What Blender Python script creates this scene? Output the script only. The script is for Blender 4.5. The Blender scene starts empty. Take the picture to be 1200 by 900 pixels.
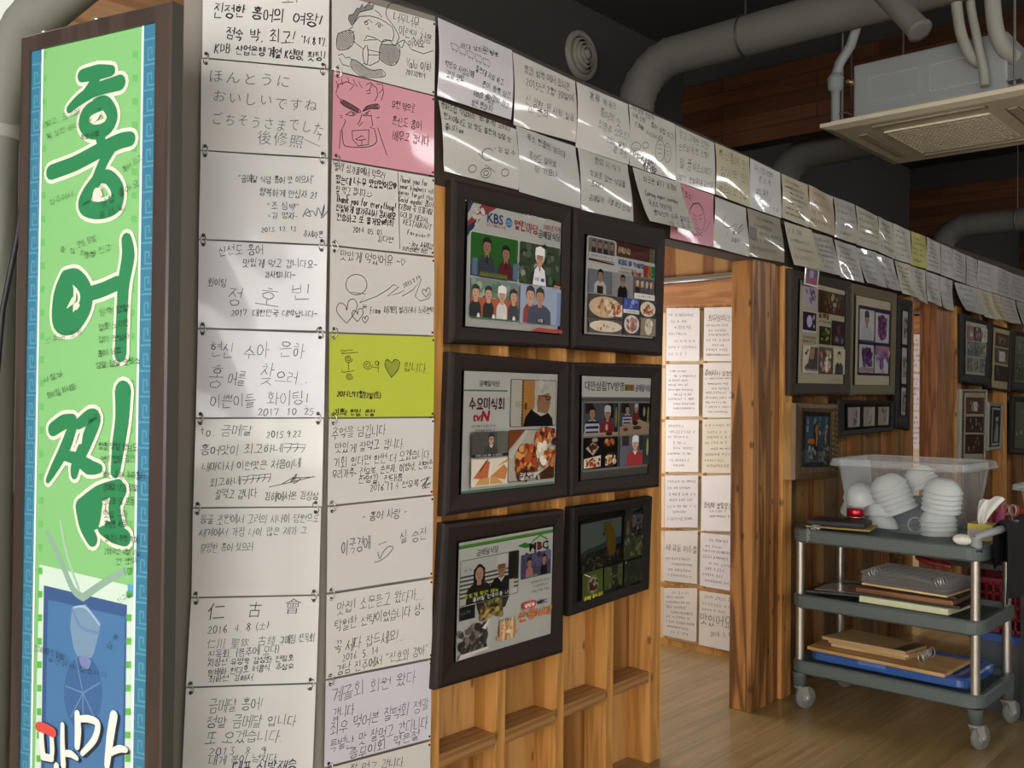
import bpy, bmesh, math, random
from mathutils import Vector, Matrix
random.seed(7)
SC = bpy.context.scene
COL = SC.collection
V = Vector

# ---------------------------------------------------------------- camera, world, exposure
F, CX, CY = 1120.0, 600.0, 450.0
PITCH, ROLL = math.atan(15 / F), math.radians(.55)
EYE = V((0, -1.884, 1.27))
f0 = V((.740, .672, 0)).normalized()
r0 = V((f0.y, -f0.x, 0))
u0 = V((0, 0, 1))
FW = f0 * math.cos(PITCH) + u0 * math.sin(PITCH)
U1 = u0 * math.cos(PITCH) - f0 * math.sin(PITCH)
RT = r0 * math.cos(ROLL) + U1 * math.sin(ROLL)
UP = U1 * math.cos(ROLL) - r0 * math.sin(ROLL)
cam = bpy.data.cameras.new('camera')
cam.sensor_fit = 'HORIZONTAL'; cam.sensor_width = 36; cam.lens = F / 1200 * 36
cam.clip_start = .02; cam.clip_end = 100
camo = bpy.data.objects.new('camera', cam); COL.objects.link(camo)
camo.matrix_world = Matrix(((RT.x, UP.x, -FW.x, EYE.x), (RT.y, UP.y, -FW.y, EYE.y), (RT.z, UP.z, -FW.z, EYE.z), (0, 0, 0, 1)))
SC.camera = camo
world = bpy.data.worlds.new('world'); SC.world = world; world.use_nodes = True
world.node_tree.nodes['Background'].inputs[0].default_value = (.75, .85, 1, 1)
world.node_tree.nodes['Background'].inputs[1].default_value = .6
SC.view_settings.view_transform = 'Standard'; SC.view_settings.look = 'None'
SC.view_settings.exposure = 0.0; SC.view_settings.gamma = 1.0
SC.view_settings.use_curve_mapping = False
WIN_LEFT, FILL_FAR, GLINT_HIGH, WIN_BOOTH, WIN_SIGN = 8.5, 4.6, 17.0, 14.0, .5    # daylight through the windows; far and high panes added for fill and glints
TUBE = 0.0

# ---------------------------------------------------------------- pixel -> point on a plane of the place
def ray(px, py): return FW + RT * ((px - CX) / F) - UP * ((py - CY) / F)
def hit(px, py, p, n):
    d = ray(px, py); return EYE + d * ((V(p) - EYE).dot(n) / d.dot(n))
def hy(px, py, y=0.0): return hit(px, py, V((0, y, 0)), V((0, 1, 0)))
def hx(px, py, x): return hit(px, py, V((x, 0, 0)), V((1, 0, 0)))
def hz(px, py, z=0.0): return hit(px, py, V((0, 0, z)), V((0, 0, 1)))

# ---------------------------------------------------------------- materials
def lin(c):
    if isinstance(c, str):
        c = c.lstrip('#'); c = [int(c[i:i + 2], 16) / 255 for i in (0, 2, 4)]
        c = [x / 12.92 if x <= .04045 else ((x + .055) / 1.055) ** 2.4 for x in c]
    return (c[0], c[1], c[2], 1)
_m = {}
def newmat(name):
    m = bpy.data.materials.new(name); m.use_nodes = True
    return m, m.node_tree.nodes, m.node_tree.links, m.node_tree.nodes['Principled BSDF']
def M(col, rough=.5, metal=0., coat=0., var=0., scale=20., spec=.5):
    k = (col, rough, metal, coat, var, scale, spec)
    if k in _m: return _m[k]
    m, N, L, b = newmat('paint_' + str(col).strip('#'))
    c = lin(col)
    b.inputs['Base Color'].default_value = c; b.inputs['Roughness'].default_value = rough
    b.inputs['Metallic'].default_value = metal; b.inputs['Coat Weight'].default_value = coat
    b.inputs['Coat Roughness'].default_value = .06; b.inputs['Specular IOR Level'].default_value = spec
    if var:
        tc = N.new('ShaderNodeTexCoord'); no = N.new('ShaderNodeTexNoise'); no.inputs['Scale'].default_value = scale
        no.inputs['Detail'].default_value = 4
        mx = N.new('ShaderNodeMix'); mx.data_type = 'RGBA'
        mx.inputs[6].default_value = tuple(x * (1 - var) for x in c[:3]) + (1,)
        mx.inputs[7].default_value = tuple(min(1, x * (1 + var)) for x in c[:3]) + (1,)
        L.new(tc.outputs['Object'], no.inputs['Vector']); L.new(no.outputs['Fac'], mx.inputs[0]); L.new(mx.outputs[2], b.inputs['Base Color'])
    _m[k] = m; return m
def wood(c1, c2, axis='Z', rough=.45, freq=14., knots=True, coat=0., seed=0.):
    k = ('wood', c1, c2, axis, rough, freq, knots, coat, seed)
    if k in _m: return _m[k]
    m, N, L, b = newmat('wood_grain')
    tc = N.new('ShaderNodeTexCoord'); mp = N.new('ShaderNodeMapping')
    s = [freq] * 3; s['XYZ'.index(axis)] = freq * .07
    mp.inputs['Scale'].default_value = s; mp.inputs['Location'].default_value = (seed, seed * 1.7, seed * .6)
    L.new(tc.outputs['Object'], mp.inputs['Vector'])
    n1 = N.new('ShaderNodeTexNoise'); n1.inputs['Scale'].default_value = 1.0; n1.inputs['Detail'].default_value = 3; n1.inputs['Distortion'].default_value = .6
    L.new(mp.outputs[0], n1.inputs['Vector'])
    ml = N.new('ShaderNodeMath'); ml.operation = 'MULTIPLY'; ml.inputs[1].default_value = 26
    L.new(n1.outputs['Fac'], ml.inputs[0])
    sn = N.new('ShaderNodeMath'); sn.operation = 'SINE'; L.new(ml.outputs[0], sn.inputs[0])
    rm = N.new('ShaderNodeMapRange'); rm.inputs[1].default_value = -.75; rm.inputs[2].default_value = .95; rm.interpolation_type = 'SMOOTHSTEP'
    L.new(sn.outputs[0], rm.inputs[0])
    n2 = N.new('ShaderNodeTexNoise'); n2.inputs['Scale'].default_value = 9; n2.inputs['Detail'].default_value = 5
    L.new(mp.outputs[0], n2.inputs['Vector'])
    ad = N.new('ShaderNodeMath'); ad.operation = 'MULTIPLY_ADD'; ad.inputs[1].default_value = .7
    L.new(rm.outputs[0], ad.inputs[0])
    m2 = N.new('ShaderNodeMath'); m2.operation = 'MULTIPLY'; m2.inputs[1].default_value = .5
    L.new(n2.outputs['Fac'], m2.inputs[0]); L.new(m2.outputs[0], ad.inputs[2])
    mx = N.new('ShaderNodeMix'); mx.data_type = 'RGBA'; mx.inputs[6].default_value = lin(c1); mx.inputs[7].default_value = lin(c2)
    L.new(ad.outputs[0], mx.inputs[0])
    out = mx.outputs[2]
    if knots:
        sx = N.new('ShaderNodeSeparateXYZ'); L.new(tc.outputs['Object'], sx.inputs[0]); cb = N.new('ShaderNodeCombineXYZ')
        o1, o2 = [q for q in 'XYZ' if q != axis]; sm = N.new('ShaderNodeMath'); sm.operation = 'ADD'; L.new(sx.outputs[o1], sm.inputs[0]); L.new(sx.outputs[o2], sm.inputs[1])
        L.new(sm.outputs[0], cb.inputs[0]); L.new(sx.outputs[axis], cb.inputs[1])
        mk = N.new('ShaderNodeMapping'); mk.inputs['Scale'].default_value = (9, 4.2, 1); mk.inputs['Location'].default_value = (seed * 2.1, seed * 1.3, 0)
        L.new(cb.outputs[0], mk.inputs['Vector'])
        vo = N.new('ShaderNodeTexVoronoi'); vo.voronoi_dimensions = '2D'; vo.inputs['Scale'].default_value = 1.0; L.new(mk.outputs[0], vo.inputs['Vector'])
        kr = N.new('ShaderNodeMapRange'); kr.inputs[1].default_value = .035; kr.inputs[2].default_value = .085; kr.inputs[3].default_value = .8; kr.inputs[4].default_value = 0
        L.new(vo.outputs['Distance'], kr.inputs[0])
        mk2 = N.new('ShaderNodeMix'); mk2.data_type = 'RGBA'; L.new(kr.outputs[0], mk2.inputs[0]); L.new(out, mk2.inputs[6])
        mk2.inputs[7].default_value = tuple(x * .28 for x in lin(c2)[:3]) + (1,)
        out = mk2.outputs[2]
    L.new(out, b.inputs['Base Color']); b.inputs['Roughness'].default_value = rough; b.inputs['Coat Weight'].default_value = coat; b.inputs['Coat Roughness'].default_value = .15
    _m[k] = m; return m
def planks(c1, c2, cm, length, width, rough, rotz=0., vertical=None, seam=.004, coat=0.):
    m, N, L, b = newmat('plank_boards')
    tc = N.new('ShaderNodeTexCoord'); mp = N.new('ShaderNodeMapping')
    if vertical == 'YZ': mp.inputs['Rotation'].default_value = (0, -math.pi / 2, 0)
    L.new(tc.outputs['Object'], mp.inputs['Vector'])
    vec = mp.outputs[0]
    if vertical:
        sx = N.new('ShaderNodeSeparateXYZ'); cb = N.new('ShaderNodeCombineXYZ'); L.new(tc.outputs['Object'], sx.inputs[0])
        L.new(sx.outputs[vertical[0]], cb.inputs[0]); L.new(sx.outputs[vertical[1]], cb.inputs[1]); vec = cb.outputs[0]
    br = N.new('ShaderNodeTexBrick'); br.inputs['Scale'].default_value = 1; br.inputs['Brick Width'].default_value = length; br.inputs['Row Height'].default_value = width
    br.inputs['Mortar Size'].default_value = seam; br.inputs['Color1'].default_value = lin(c1); br.inputs['Color2'].default_value = lin(c2); br.inputs['Mortar'].default_value = lin(cm)
    br.inputs['Bias'].default_value = 0; br.offset = .37
    L.new(vec, br.inputs['Vector'])
    m2 = N.new('ShaderNodeMapping'); m2.inputs['Scale'].default_value = (2.2, 38, 38); L.new(vec, m2.inputs['Vector'])
    no = N.new('ShaderNodeTexNoise'); no.inputs['Scale'].default_value = 1; no.inputs['Detail'].default_value = 5; L.new(m2.outputs[0], no.inputs['Vector'])
    rg = N.new('ShaderNodeMapRange'); rg.inputs[1].default_value = .3; rg.inputs[2].default_value = .7; rg.inputs[3].default_value = .72; rg.inputs[4].default_value = 1.22
    L.new(no.outputs['Fac'], rg.inputs[0])
    mx = N.new('ShaderNodeMix'); mx.data_type = 'RGBA'; mx.blend_type = 'MULTIPLY'; mx.inputs[0].default_value = 1
    L.new(br.outputs['Color'], mx.inputs[6]); L.new(rg.outputs[0], mx.inputs[7]); L.new(mx.outputs[2], b.inputs['Base Color'])
    b.inputs['Roughness'].default_value = rough; b.inputs['Coat Weight'].default_value = coat; b.inputs['Coat Roughness'].default_value = .2
    return m
def clear_mat(tint='#dfe6e8', fac=.12, rough=.05):
    k = ('clear', tint, fac, rough)
    if k in _m: return _m[k]
    m = bpy.data.materials.new('clear_plastic'); m.use_nodes = True; N = m.node_tree.nodes; L = m.node_tree.links
    b = N['Principled BSDF']; b.inputs['Base Color'].default_value = lin(tint); b.inputs['Roughness'].default_value = rough
    t = N.new('ShaderNodeBsdfTransparent'); mx = N.new('ShaderNodeMixShader')
    fr = N.new('ShaderNodeLayerWeight'); fr.inputs['Blend'].default_value = .25
    ad = N.new('ShaderNodeMath'); ad.operation = 'MULTIPLY_ADD'; ad.inputs[1].default_value = .5; ad.inputs[2].default_value = fac; ad.use_clamp = True
    L.new(fr.outputs['Fresnel'], ad.inputs[0]); L.new(ad.outputs[0], mx.inputs[0]); L.new(t.outputs[0], mx.inputs[1]); L.new(b.outputs[0], mx.inputs[2])
    L.new(mx.outputs[0], N['Material Output'].inputs['Surface'])
    _m[k] = m; return m
def pane_mat():
    if 'pane' in _m: return _m['pane']
    m = bpy.data.materials.new('glazing'); m.use_nodes = True; N = m.node_tree.nodes; L = m.node_tree.links
    N.remove(N['Principled BSDF'])
    g = N.new('ShaderNodeBsdfGlossy'); g.inputs['Roughness'].default_value = .03
    t = N.new('ShaderNodeBsdfTransparent'); t.inputs['Color'].default_value = (.95, .96, .95, 1); mx = N.new('ShaderNodeMixShader')
    fr = N.new('ShaderNodeFresnel'); fr.inputs['IOR'].default_value = 1.45
    L.new(fr.outputs[0], mx.inputs[0]); L.new(t.outputs[0], mx.inputs[1]); L.new(g.outputs[0], mx.inputs[2]); L.new(mx.outputs[0], N['Material Output'].inputs['Surface'])
    _m['pane'] = m; return m
def emit(col, s):
    m, N, L, b = newmat('lit_pane'); b.inputs['Base Color'].default_value = (.8, .8, .8, 1)
    b.inputs['Emission Color'].default_value = lin(col); b.inputs['Emission Strength'].default_value = s
    return m
PAPER = lambda c='#e6e4e2': M(c, .38, 0, .75, .03, 9.)
INK = M('#17171b', .6); GREY_INK = M('#4a4a50', .6)

# ---------------------------------------------------------------- mesh building
ORG = {}
class MB:
    def __init__(s): s.v = []; s.f = []; s.m = []; s.sm = []; s.mats = []
    def mi(s, m):
        if m not in s.mats: s.mats.append(m)
        return s.mats.index(m)
    def add(s, vs, fs, mat, smooth=False):
        o = len(s.v); k = s.mi(mat); s.v += [V(p) for p in vs]
        for f in fs: s.f.append(tuple(i + o for i in f)); s.m.append(k); s.sm.append(smooth)
    def box(s, a, b, mat): s.hexa([V((x, y, z)) for z in (a[2], b[2]) for x, y in ((a[0], a[1]), (b[0], a[1]), (b[0], b[1]), (a[0], b[1]))], mat)
    def hexa(s, p, mat): s.add(p, [(3, 2, 1, 0), (4, 5, 6, 7), (0, 1, 5, 4), (1, 2, 6, 5), (2, 3, 7, 6), (3, 0, 4, 7)], mat)
    def prism(s, pts, ext, mat):
        n = len(pts); ext = V(ext)
        s.add([V(p) for p in pts] + [V(p) + ext for p in pts], [tuple(range(n))[::-1], tuple(range(n, 2 * n))] + [(i, (i + 1) % n, n + (i + 1) % n, n + i) for i in range(n)], mat)
    def poly(s, pts, mat): s.add(pts, [tuple(range(len(pts)))], mat)
    def grid(s, fn, nu, nv, mat, smooth=True, flip=False):
        vs = [fn(i / nu, j / nv) for j in range(nv + 1) for i in range(nu + 1)]
        fs = []
        for j in range(nv):
            for i in range(nu):
                a = j * (nu + 1) + i; q = (a, a + 1, a + nu + 2, a + nu + 1); fs.append(q[::-1] if flip else q)
        s.add(vs, fs, mat, smooth)
    def tube(s, pts, r, mat, n=10, closed=False, caps=True):
        pts = [V(p) for p in pts]; k = len(pts); rs = r if isinstance(r, (list, tuple)) else [r] * k
        vs = []; prev = None
        for i, p in enumerate(pts):
            if closed: t = pts[(i + 1) % k] - pts[i - 1]
            else: t = pts[min(i + 1, k - 1)] - pts[max(i - 1, 0)]
            t.normalize()
            if prev is None: a = t.orthogonal().normalized()
            else: a = (prev - t * prev.dot(t)).normalized()
            prev = a; b = t.cross(a)
            for j in range(n):
                an = 2 * math.pi * j / n; vs.append(p + (a * math.cos(an) + b * math.sin(an)) * rs[i])
        fs = []
        for i in range(k if closed else k - 1):
            for j in range(n):
                i2 = (i + 1) % k; fs.append((i * n + j, i * n + (j + 1) % n, i2 * n + (j + 1) % n, i2 * n + j))
        s.add(vs, fs, mat, True)
        if caps and not closed:
            s.add(vs[:n], [tuple(range(n))[::-1]], mat); s.add(vs[-n:], [tuple(range(n))], mat)
    def lathe(s, c, prof, mat, axis=(0, 0, 1), n=24, smooth=True):
        c = V(c); ax = V(axis).normalized(); a = ax.orthogonal().normalized(); b = ax.cross(a); vs = []
        for r, h in prof:
            for j in range(n):
                an = 2 * math.pi * j / n; vs.append(c + ax * h + (a * math.cos(an) + b * math.sin(an)) * r)
        fs = [(i * n + j, i * n + (j + 1) % n, (i + 1) * n + (j + 1) % n, (i + 1) * n + j) for i in range(len(prof) - 1) for j in range(n)]
        s.add(vs, fs, mat, smooth)
    def build(s, name, parent=None, org=None, bevel=0., seg=2, kind=None):
        me = bpy.data.meshes.new(name)
        if org is None:
            if parent is not None: org = ORG[parent]
            else:
                lo = V([min(p[i] for p in s.v) for i in range(3)]); hi = V([max(p[i] for p in s.v) for i in range(3)])
                org = V(((lo.x + hi.x) / 2, (lo.y + hi.y) / 2, lo.z))
        org = V(org)
        me.from_pydata([p - org for p in s.v], [], s.f)
        for m in s.mats: me.materials.append(m)
        me.polygons.foreach_set('material_index', s.m); me.polygons.foreach_set('use_smooth', s.sm)
        if bevel:
            bm = bmesh.new(); bm.from_mesh(me)
            bmesh.ops.remove_doubles(bm, verts=bm.verts, dist=1e-5); bm.normal_update()
            ed = [e for e in bm.edges if len(e.link_faces) == 2 and e.calc_face_angle(0) > .5]
            bmesh.ops.bevel(bm, geom=ed, offset=bevel, segments=seg, affect='EDGES', profile=.6, clamp_overlap=True)
            bm.to_mesh(me); bm.free()
        me.update()
        o = bpy.data.objects.new(name, me); COL.objects.link(o)
        o.location = org - (ORG[parent] if parent is not None else V((0, 0, 0)))
        if parent is not None: o.parent = parent
        ORG[o] = org
        if kind: o['kind'] = kind
        return o
def tag(o, label, cat, group=None):
    o['label'] = label; o['category'] = cat
    if group: o['group'] = group
    return o
def thing(name, loc, label, cat, group=None):
    o = bpy.data.objects.new(name, None); COL.objects.link(o); o.empty_display_size = .1
    o.location = V(loc); ORG[o] = V(loc); return tag(o, label, cat, group)
def dup(o, loc=None, parent=None):
    c = o.copy(); COL.objects.link(c); ORG[c] = V(loc) if loc is not None else ORG[o]
    if loc is not None: c.location = loc
    if parent is not None: c.parent = parent; c.matrix_parent_inverse = o.matrix_parent_inverse
    for ch in list(o.children): dup(ch, None, c)
    return c
def struct(mb, name, bevel=0.): return mb.build(name, bevel=bevel, kind='structure')

# ---------------------------------------------------------------- pen strokes: Hangul put together from jamo, Latin and digits
def circ(cx, cy, r, a0=90, a1=450, n=12, ry=None):
    return [(cx + r * math.cos(math.radians(a0 + (a1 - a0) * i / n)), cy + (ry or r) * math.sin(math.radians(a0 + (a1 - a0) * i / n))) for i in range(n + 1)]
J = {
 'ㄱ': [[(.05, .9), (.9, .92), (.85, .5), (.6, .0)]], 'ㄴ': [[(.1, 1), (.08, .12), (.95, .2)]],
 'ㄷ': [[(.1, .92), (.9, .92)], [(.12, .92), (.1, .1), (.95, .14)]], 'ㄹ': [[(.08, .95), (.88, .95), (.85, .55), (.1, .5), (.1, .05), (.95, .1)]],
 'ㅁ': [[(.12, .95), (.1, .05)], [(.12, .93), (.9, .95), (.86, .06), (.1, .06)]], 'ㅂ': [[(.12, 1), (.12, .02), (.88, .02)], [(.88, 1), (.88, .02)], [(.12, .5), (.88, .5)]],
 'ㅅ': [[(.52, 1), (.42, .5), (.0, .0)], [(.42, .55), (.75, .2), (1, .02)]], 'ㅇ': [circ(.5, .48, .43, n=12)],
 'ㅈ': [[(.05, .92), (.92, .94), (.5, .5), (.0, .0)], [(.5, .5), (1, .02)]], 'ㅊ': [[(.4, 1.12), (.6, 1.02)], [(.05, .82), (.92, .84), (.5, .42), (.0, .0)], [(.5, .42), (1, .02)]],
 'ㅋ': [[(.05, .92), (.9, .92), (.82, .4), (.5, .0)], [(.05, .52), (.84, .54)]], 'ㅌ': [[(.1, .95), (.9, .95)], [(.1, .95), (.1, .06), (.95, .1)], [(.1, .5), (.85, .5)]],
 'ㅍ': [[(.02, .92), (.98, .92)], [(.3, .92), (.34, .1)], [(.7, .92), (.66, .1)], [(0, .08), (1, .08)]], 'ㅎ': [[(.35, 1.08), (.65, 1.02)], [(.02, .8), (.98, .82)], circ(.5, .32, .32, n=10)]}
DBL = {'ㄲ': 'ㄱㄱ', 'ㄸ': 'ㄷㄷ', 'ㅃ': 'ㅂㅂ', 'ㅆ': 'ㅅㅅ', 'ㅉ': 'ㅈㅈ', 'ㄳ': 'ㄱㅅ', 'ㄵ': 'ㄴㅈ', 'ㄶ': 'ㄴㅎ', 'ㄺ': 'ㄹㄱ', 'ㄻ': 'ㄹㅁ', 'ㄼ': 'ㄹㅂ', 'ㄽ': 'ㄹㅅ', 'ㄾ': 'ㄹㅌ', 'ㄿ': 'ㄹㅍ', 'ㅀ': 'ㄹㅎ', 'ㅄ': 'ㅂㅅ'}
LEAD = 'ㄱㄲㄴㄷㄸㄹㅁㅂㅃㅅㅆㅇㅈㅉㅊㅋㅌㅍㅎ'
VOW = 'ㅏㅐㅑㅒㅓㅔㅕㅖㅗㅘㅙㅚㅛㅜㅝㅞㅟㅠㅡㅢㅣ'
TAIL = ['', *'ㄱㄲㄳㄴㄵㄶㄷㄹㄺㄻㄼㄽㄾㄿㅀㅁㅂㅄㅅㅆㅇㅈㅊㅋㅌㅍㅎ']
def vb(*xs): return [[(x, 1), (x, 0)] for x in xs]
VV = {'ㅏ': vb(.4) + [[(.4, .5), (.95, .5)]], 'ㅑ': vb(.4) + [[(.4, .65), (.95, .65)], [(.4, .38), (.95, .38)]], 'ㅓ': vb(.8) + [[(.1, .5), (.8, .5)]], 'ㅕ': vb(.8) + [[(.1, .65), (.8, .65)], [(.1, .38), (.8, .38)]],
 'ㅣ': vb(.5), 'ㅐ': vb(.3, .85) + [[(.3, .5), (.85, .5)]], 'ㅒ': vb(.3, .85) + [[(.3, .65), (.85, .65)], [(.3, .38), (.85, .38)]], 'ㅔ': vb(.5, .95) + [[(.0, .5), (.5, .5)]], 'ㅖ': vb(.5, .95) + [[(0, .65), (.5, .65)], [(0, .38), (.5, .38)]]}
HV = {'ㅗ': [[(.5, 1), (.5, .3)], [(0, .25), (1, .3)]], 'ㅛ': [[(.35, 1), (.35, .3)], [(.65, 1), (.65, .3)], [(0, .25), (1, .3)]], 'ㅜ': [[(0, .8), (1, .85)], [(.5, .8), (.5, .0)]], 'ㅠ': [[(0, .8), (1, .85)], [(.35, .8), (.3, 0)], [(.65, .8), (.65, 0)]], 'ㅡ': [[(0, .5), (1, .55)]]}
CV = {'ㅘ': 'ㅗㅏ', 'ㅙ': 'ㅗㅐ', 'ㅚ': 'ㅗㅣ', 'ㅝ': 'ㅜㅓ', 'ㅞ': 'ㅜㅔ', 'ㅟ': 'ㅜㅣ', 'ㅢ': 'ㅡㅣ'}
def fitb(st, x0, y0, x1, y1): return [[(x0 + (x1 - x0) * x, y0 + (y1 - y0) * y) for x, y in s] for s in st]
def jam(c, x0, y0, x1, y1):
    if c in DBL:
        xm = (x0 + x1) / 2; return jam(DBL[c][0], x0, y0, xm - .02, y1) + jam(DBL[c][1], xm + .02, y0, x1, y1)
    return fitb(J[c], x0, y0, x1, y1)
def syl(ch):
    k = ord(ch) - 0xAC00; l = LEAD[k // 588]; v = VOW[k % 588 // 28]; t = TAIL[k % 28]; b = .44 if t else 0.
    o = jam(t, .14, .0, .9, .34) if t else []
    if v in VV: o += jam(l, .02, b + (.12 if not t else .04), .52, .92) + fitb(VV[v], .58, b - .02, 1., 1.)
    elif v in HV: o += jam(l, .14, b + (1 - b) * .42, .86, .98) + fitb(HV[v], .02, b, .98, b + (1 - b) * .36)
    else:
        o += jam(l, .04, b + (1 - b) * .45, .56, .96) + fitb(HV[CV[v][0]], .0, b, .62, b + (1 - b) * .4) + fitb(VV[CV[v][1]], .64, b - .02, 1., 1.)
    return o
LT = {'0': [circ(.25, .45, .22, n=10, ry=.42)], '1': [[(.1, .7), (.25, .9), (.25, .0)]], '2': [[(.03, .7), (.2, .9), (.42, .72), (.3, .4), (.02, .02), (.5, .05)]], '3': [[(.05, .85), (.4, .85), (.2, .5), (.44, .28), (.3, .02), (.03, .08)]],
 '4': [[(.35, .0), (.35, .9), (.02, .3), (.5, .3)]], '5': [[(.45, .88), (.1, .88), (.08, .5), (.4, .48), (.42, .15), (.2, .0), (.02, .06)]], '6': [[(.4, .9), (.1, .5), (.06, .18), (.25, .0), (.44, .2), (.3, .42), (.08, .28)]], '7': [[(.03, .65), (.03, .88), (.46, .88), (.22, .0)]],
 '8': [[(.25, .48), (.06, .7), (.25, .9), (.42, .7), (.06, .2), (.25, .0), (.44, .22), (.25, .48)]], '9': [[(.42, .66), (.25, .5), (.06, .68), (.25, .9), (.42, .7), (.4, .0)]],
 '.': [[(.06, .0), (.13, .03)]], ',': [[(.12, .08), (.05, -.1)]], '!': [[(.18, .95), (.14, .28)], [(.12, .04), (.16, .0)]], '?': [[(.03, .75), (.2, .92), (.38, .72), (.2, .45), (.2, .25)], [(.18, .03), (.22, .0)]], '-': [[(.05, .42), (.42, .42)]], '~': [[(.0, .4), (.15, .5), (.35, .38), (.5, .48)]],
 '(': [[(.25, .95), (.1, .5), (.25, .0)]], ')': [[(.05, .95), (.2, .5), (.05, .0)]], '"': [[(.1, .95), (.08, .75)], [(.28, .95), (.26, .75)]], "'": [[(.1, .95), (.08, .75)]], ':': [[(.1, .6), (.14, .6)], [(.1, .1), (.14, .1)]], '^': [[(.02, .4), (.2, .62), (.38, .4)]],
 '♥': [[(.35, .1), (.02, .55), (.18, .8), (.35, .62), (.52, .8), (.68, .55), (.35, .1)], [(.2, .65), (.35, .3), (.5, .65), (.3, .45)]], '♡': [[(.35, .05), (.02, .5), (.16, .8), (.35, .58), (.55, .8), (.7, .5), (.35, .05)]],
 'A': [[(0, 0), (.25, .9), (.5, 0)], [(.1, .35), (.4, .35)]], 'B': [[(.05, 0), (.05, .9), (.35, .85), (.32, .5), (.05, .48), (.42, .4), (.38, .03), (.05, 0)]], 'C': [circ(.28, .45, .25, 50, 310, 10, .42)], 'D': [[(.05, 0), (.05, .9), (.38, .75), (.42, .25), (.05, 0)]],
 'E': [[(.42, .9), (.05, .9), (.05, .0), (.45, 0)], [(.05, .48), (.36, .48)]], 'F': [[(.45, .9), (.05, .9), (.05, 0)], [(.05, .48), (.36, .48)]], 'G': [circ(.28, .45, .25, 50, 330, 10, .42) + [(.5, .42), (.3, .42)]], 'J': [[(.4, .9), (.4, .1), (.2, 0), (.05, .15)]], 'K': [[(.05, .9), (.05, 0)], [(.45, .9), (.06, .42), (.48, 0)]],
 'L': [[(.05, .9), (.05, 0), (.45, 0)]], 'M': [[(0, 0), (.05, .9), (.28, .3), (.5, .9), (.55, 0)]], 'N': [[(.03, 0), (.03, .9), (.45, 0), (.45, .9)]], 'O': [circ(.28, .45, .26, n=12, ry=.42)], 'R': [[(.05, 0), (.05, .9), (.4, .8), (.36, .5), (.05, .46), (.46, 0)]], 'S': [[(.42, .8), (.2, .92), (.05, .7), (.4, .3), (.25, 0), (.02, .1)]],
 'T': [[(0, .9), (.52, .9)], [(.26, .9), (.26, 0)]], 'U': [[(.04, .9), (.06, .15), (.25, 0), (.44, .15), (.45, .9)]], 'V': [[(0, .9), (.25, 0), (.5, .9)]],
 'a': [circ(.2, .25, .18, n=8, ry=.24), [(.4, .5), (.4, 0)]], 'b': [[(.05, .9), (.05, 0)], circ(.23, .25, .18, n=8, ry=.24)], 'd': [circ(.2, .25, .18, n=8, ry=.24), [(.4, .9), (.4, 0)]], 'e': [[(.04, .27), (.4, .3), (.3, .52), (.1, .45), (.06, .12), (.22, 0), (.42, .1)]], 'f': [[(.36, .85), (.22, .9), (.16, .0)], [(.02, .5), (.34, .5)]], 'g': [circ(.2, .25, .18, n=8, ry=.24), [(.4, .5), (.38, -.25), (.1, -.28)]],
 'h': [[(.05, .9), (.05, 0)], [(.05, .35), (.22, .52), (.38, .35), (.38, 0)]], 'i': [[(.08, .5), (.08, 0)], [(.07, .72), (.1, .75)]], 'k': [[(.05, .9), (.05, 0)], [(.36, .5), (.06, .22), (.4, 0)]], 'l': [[(.08, .9), (.1, 0)]], 'm': [[(.03, .5), (.03, 0)], [(.03, .38), (.15, .52), (.25, .35), (.25, 0)], [(.25, .38), (.38, .52), (.47, .35), (.47, 0)]], 'n': [[(.05, .5), (.05, 0)], [(.05, .36), (.22, .52), (.38, .34), (.38, 0)]],
 'o': [circ(.2, .25, .19, n=8, ry=.25)], 'r': [[(.05, .5), (.06, 0)], [(.06, .34), (.18, .5), (.32, .46)]], 's': [[(.34, .46), (.15, .5), (.06, .36), (.32, .16), (.2, 0), (.02, .06)]], 't': [[(.18, .8), (.18, .06), (.34, .04)], [(.02, .52), (.36, .52)]], 'u': [[(.05, .5), (.06, .1), (.2, 0), (.36, .12)], [(.38, .5), (.38, 0)]], 'v': [[(.02, .5), (.2, 0), (.38, .5)]],
 'w': [[(.0, .5), (.12, 0), (.25, .42), (.38, 0), (.5, .5)]], 'y': [[(.04, .5), (.2, .1)], [(.38, .5), (.1, -.3)]]}
_gl = {}
def outline(text, thin=0.):
    k = (text, thin)
    if k in _gl: return _gl[k]
    c = bpy.data.curves.new('tmp', 'FONT'); c.body = text; c.size = 1; c.resolution_u = 2; c.offset = thin
    o = bpy.data.objects.new('tmp', c); COL.objects.link(o)
    dg = bpy.context.evaluated_depsgraph_get(); dg.update(); e = o.evaluated_get(dg); me = e.to_mesh()
    r = ([(v.co.x, v.co.y) for v in me.vertices], [tuple(p.vertices) for p in me.polygons])
    e.to_mesh_clear(); bpy.data.objects.remove(o); bpy.data.curves.remove(c)
    _gl[k] = r; return r
def ribbon(mb, pts, w, mat, P):
    """pen line through 2D points; P maps a 2D point (metres) to the surface"""
    q = [pts[0]]
    for p in pts[1:]:
        if math.dist(p, q[-1]) > 1e-6: q.append(p)
    if len(q) < 2: return
    L, R = [], []
    for i, p in enumerate(q):
        a = q[max(i - 1, 0)]; b = q[min(i + 1, len(q) - 1)]
        dx, dy = b[0] - a[0], b[1] - a[1]; n = math.hypot(dx, dy) or 1
        h = w / 2 * (1 if 0 < i < len(q) - 1 else .8)
        L.append((p[0] - dy / n * h, p[1] + dx / n * h)); R.append((p[0] + dy / n * h, p[1] - dx / n * h))
    k = len(q); mb.add([P(*p) for p in L + R], [(k + i, k + i + 1, i + 1, i) for i in range(k - 1)], mat)
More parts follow.
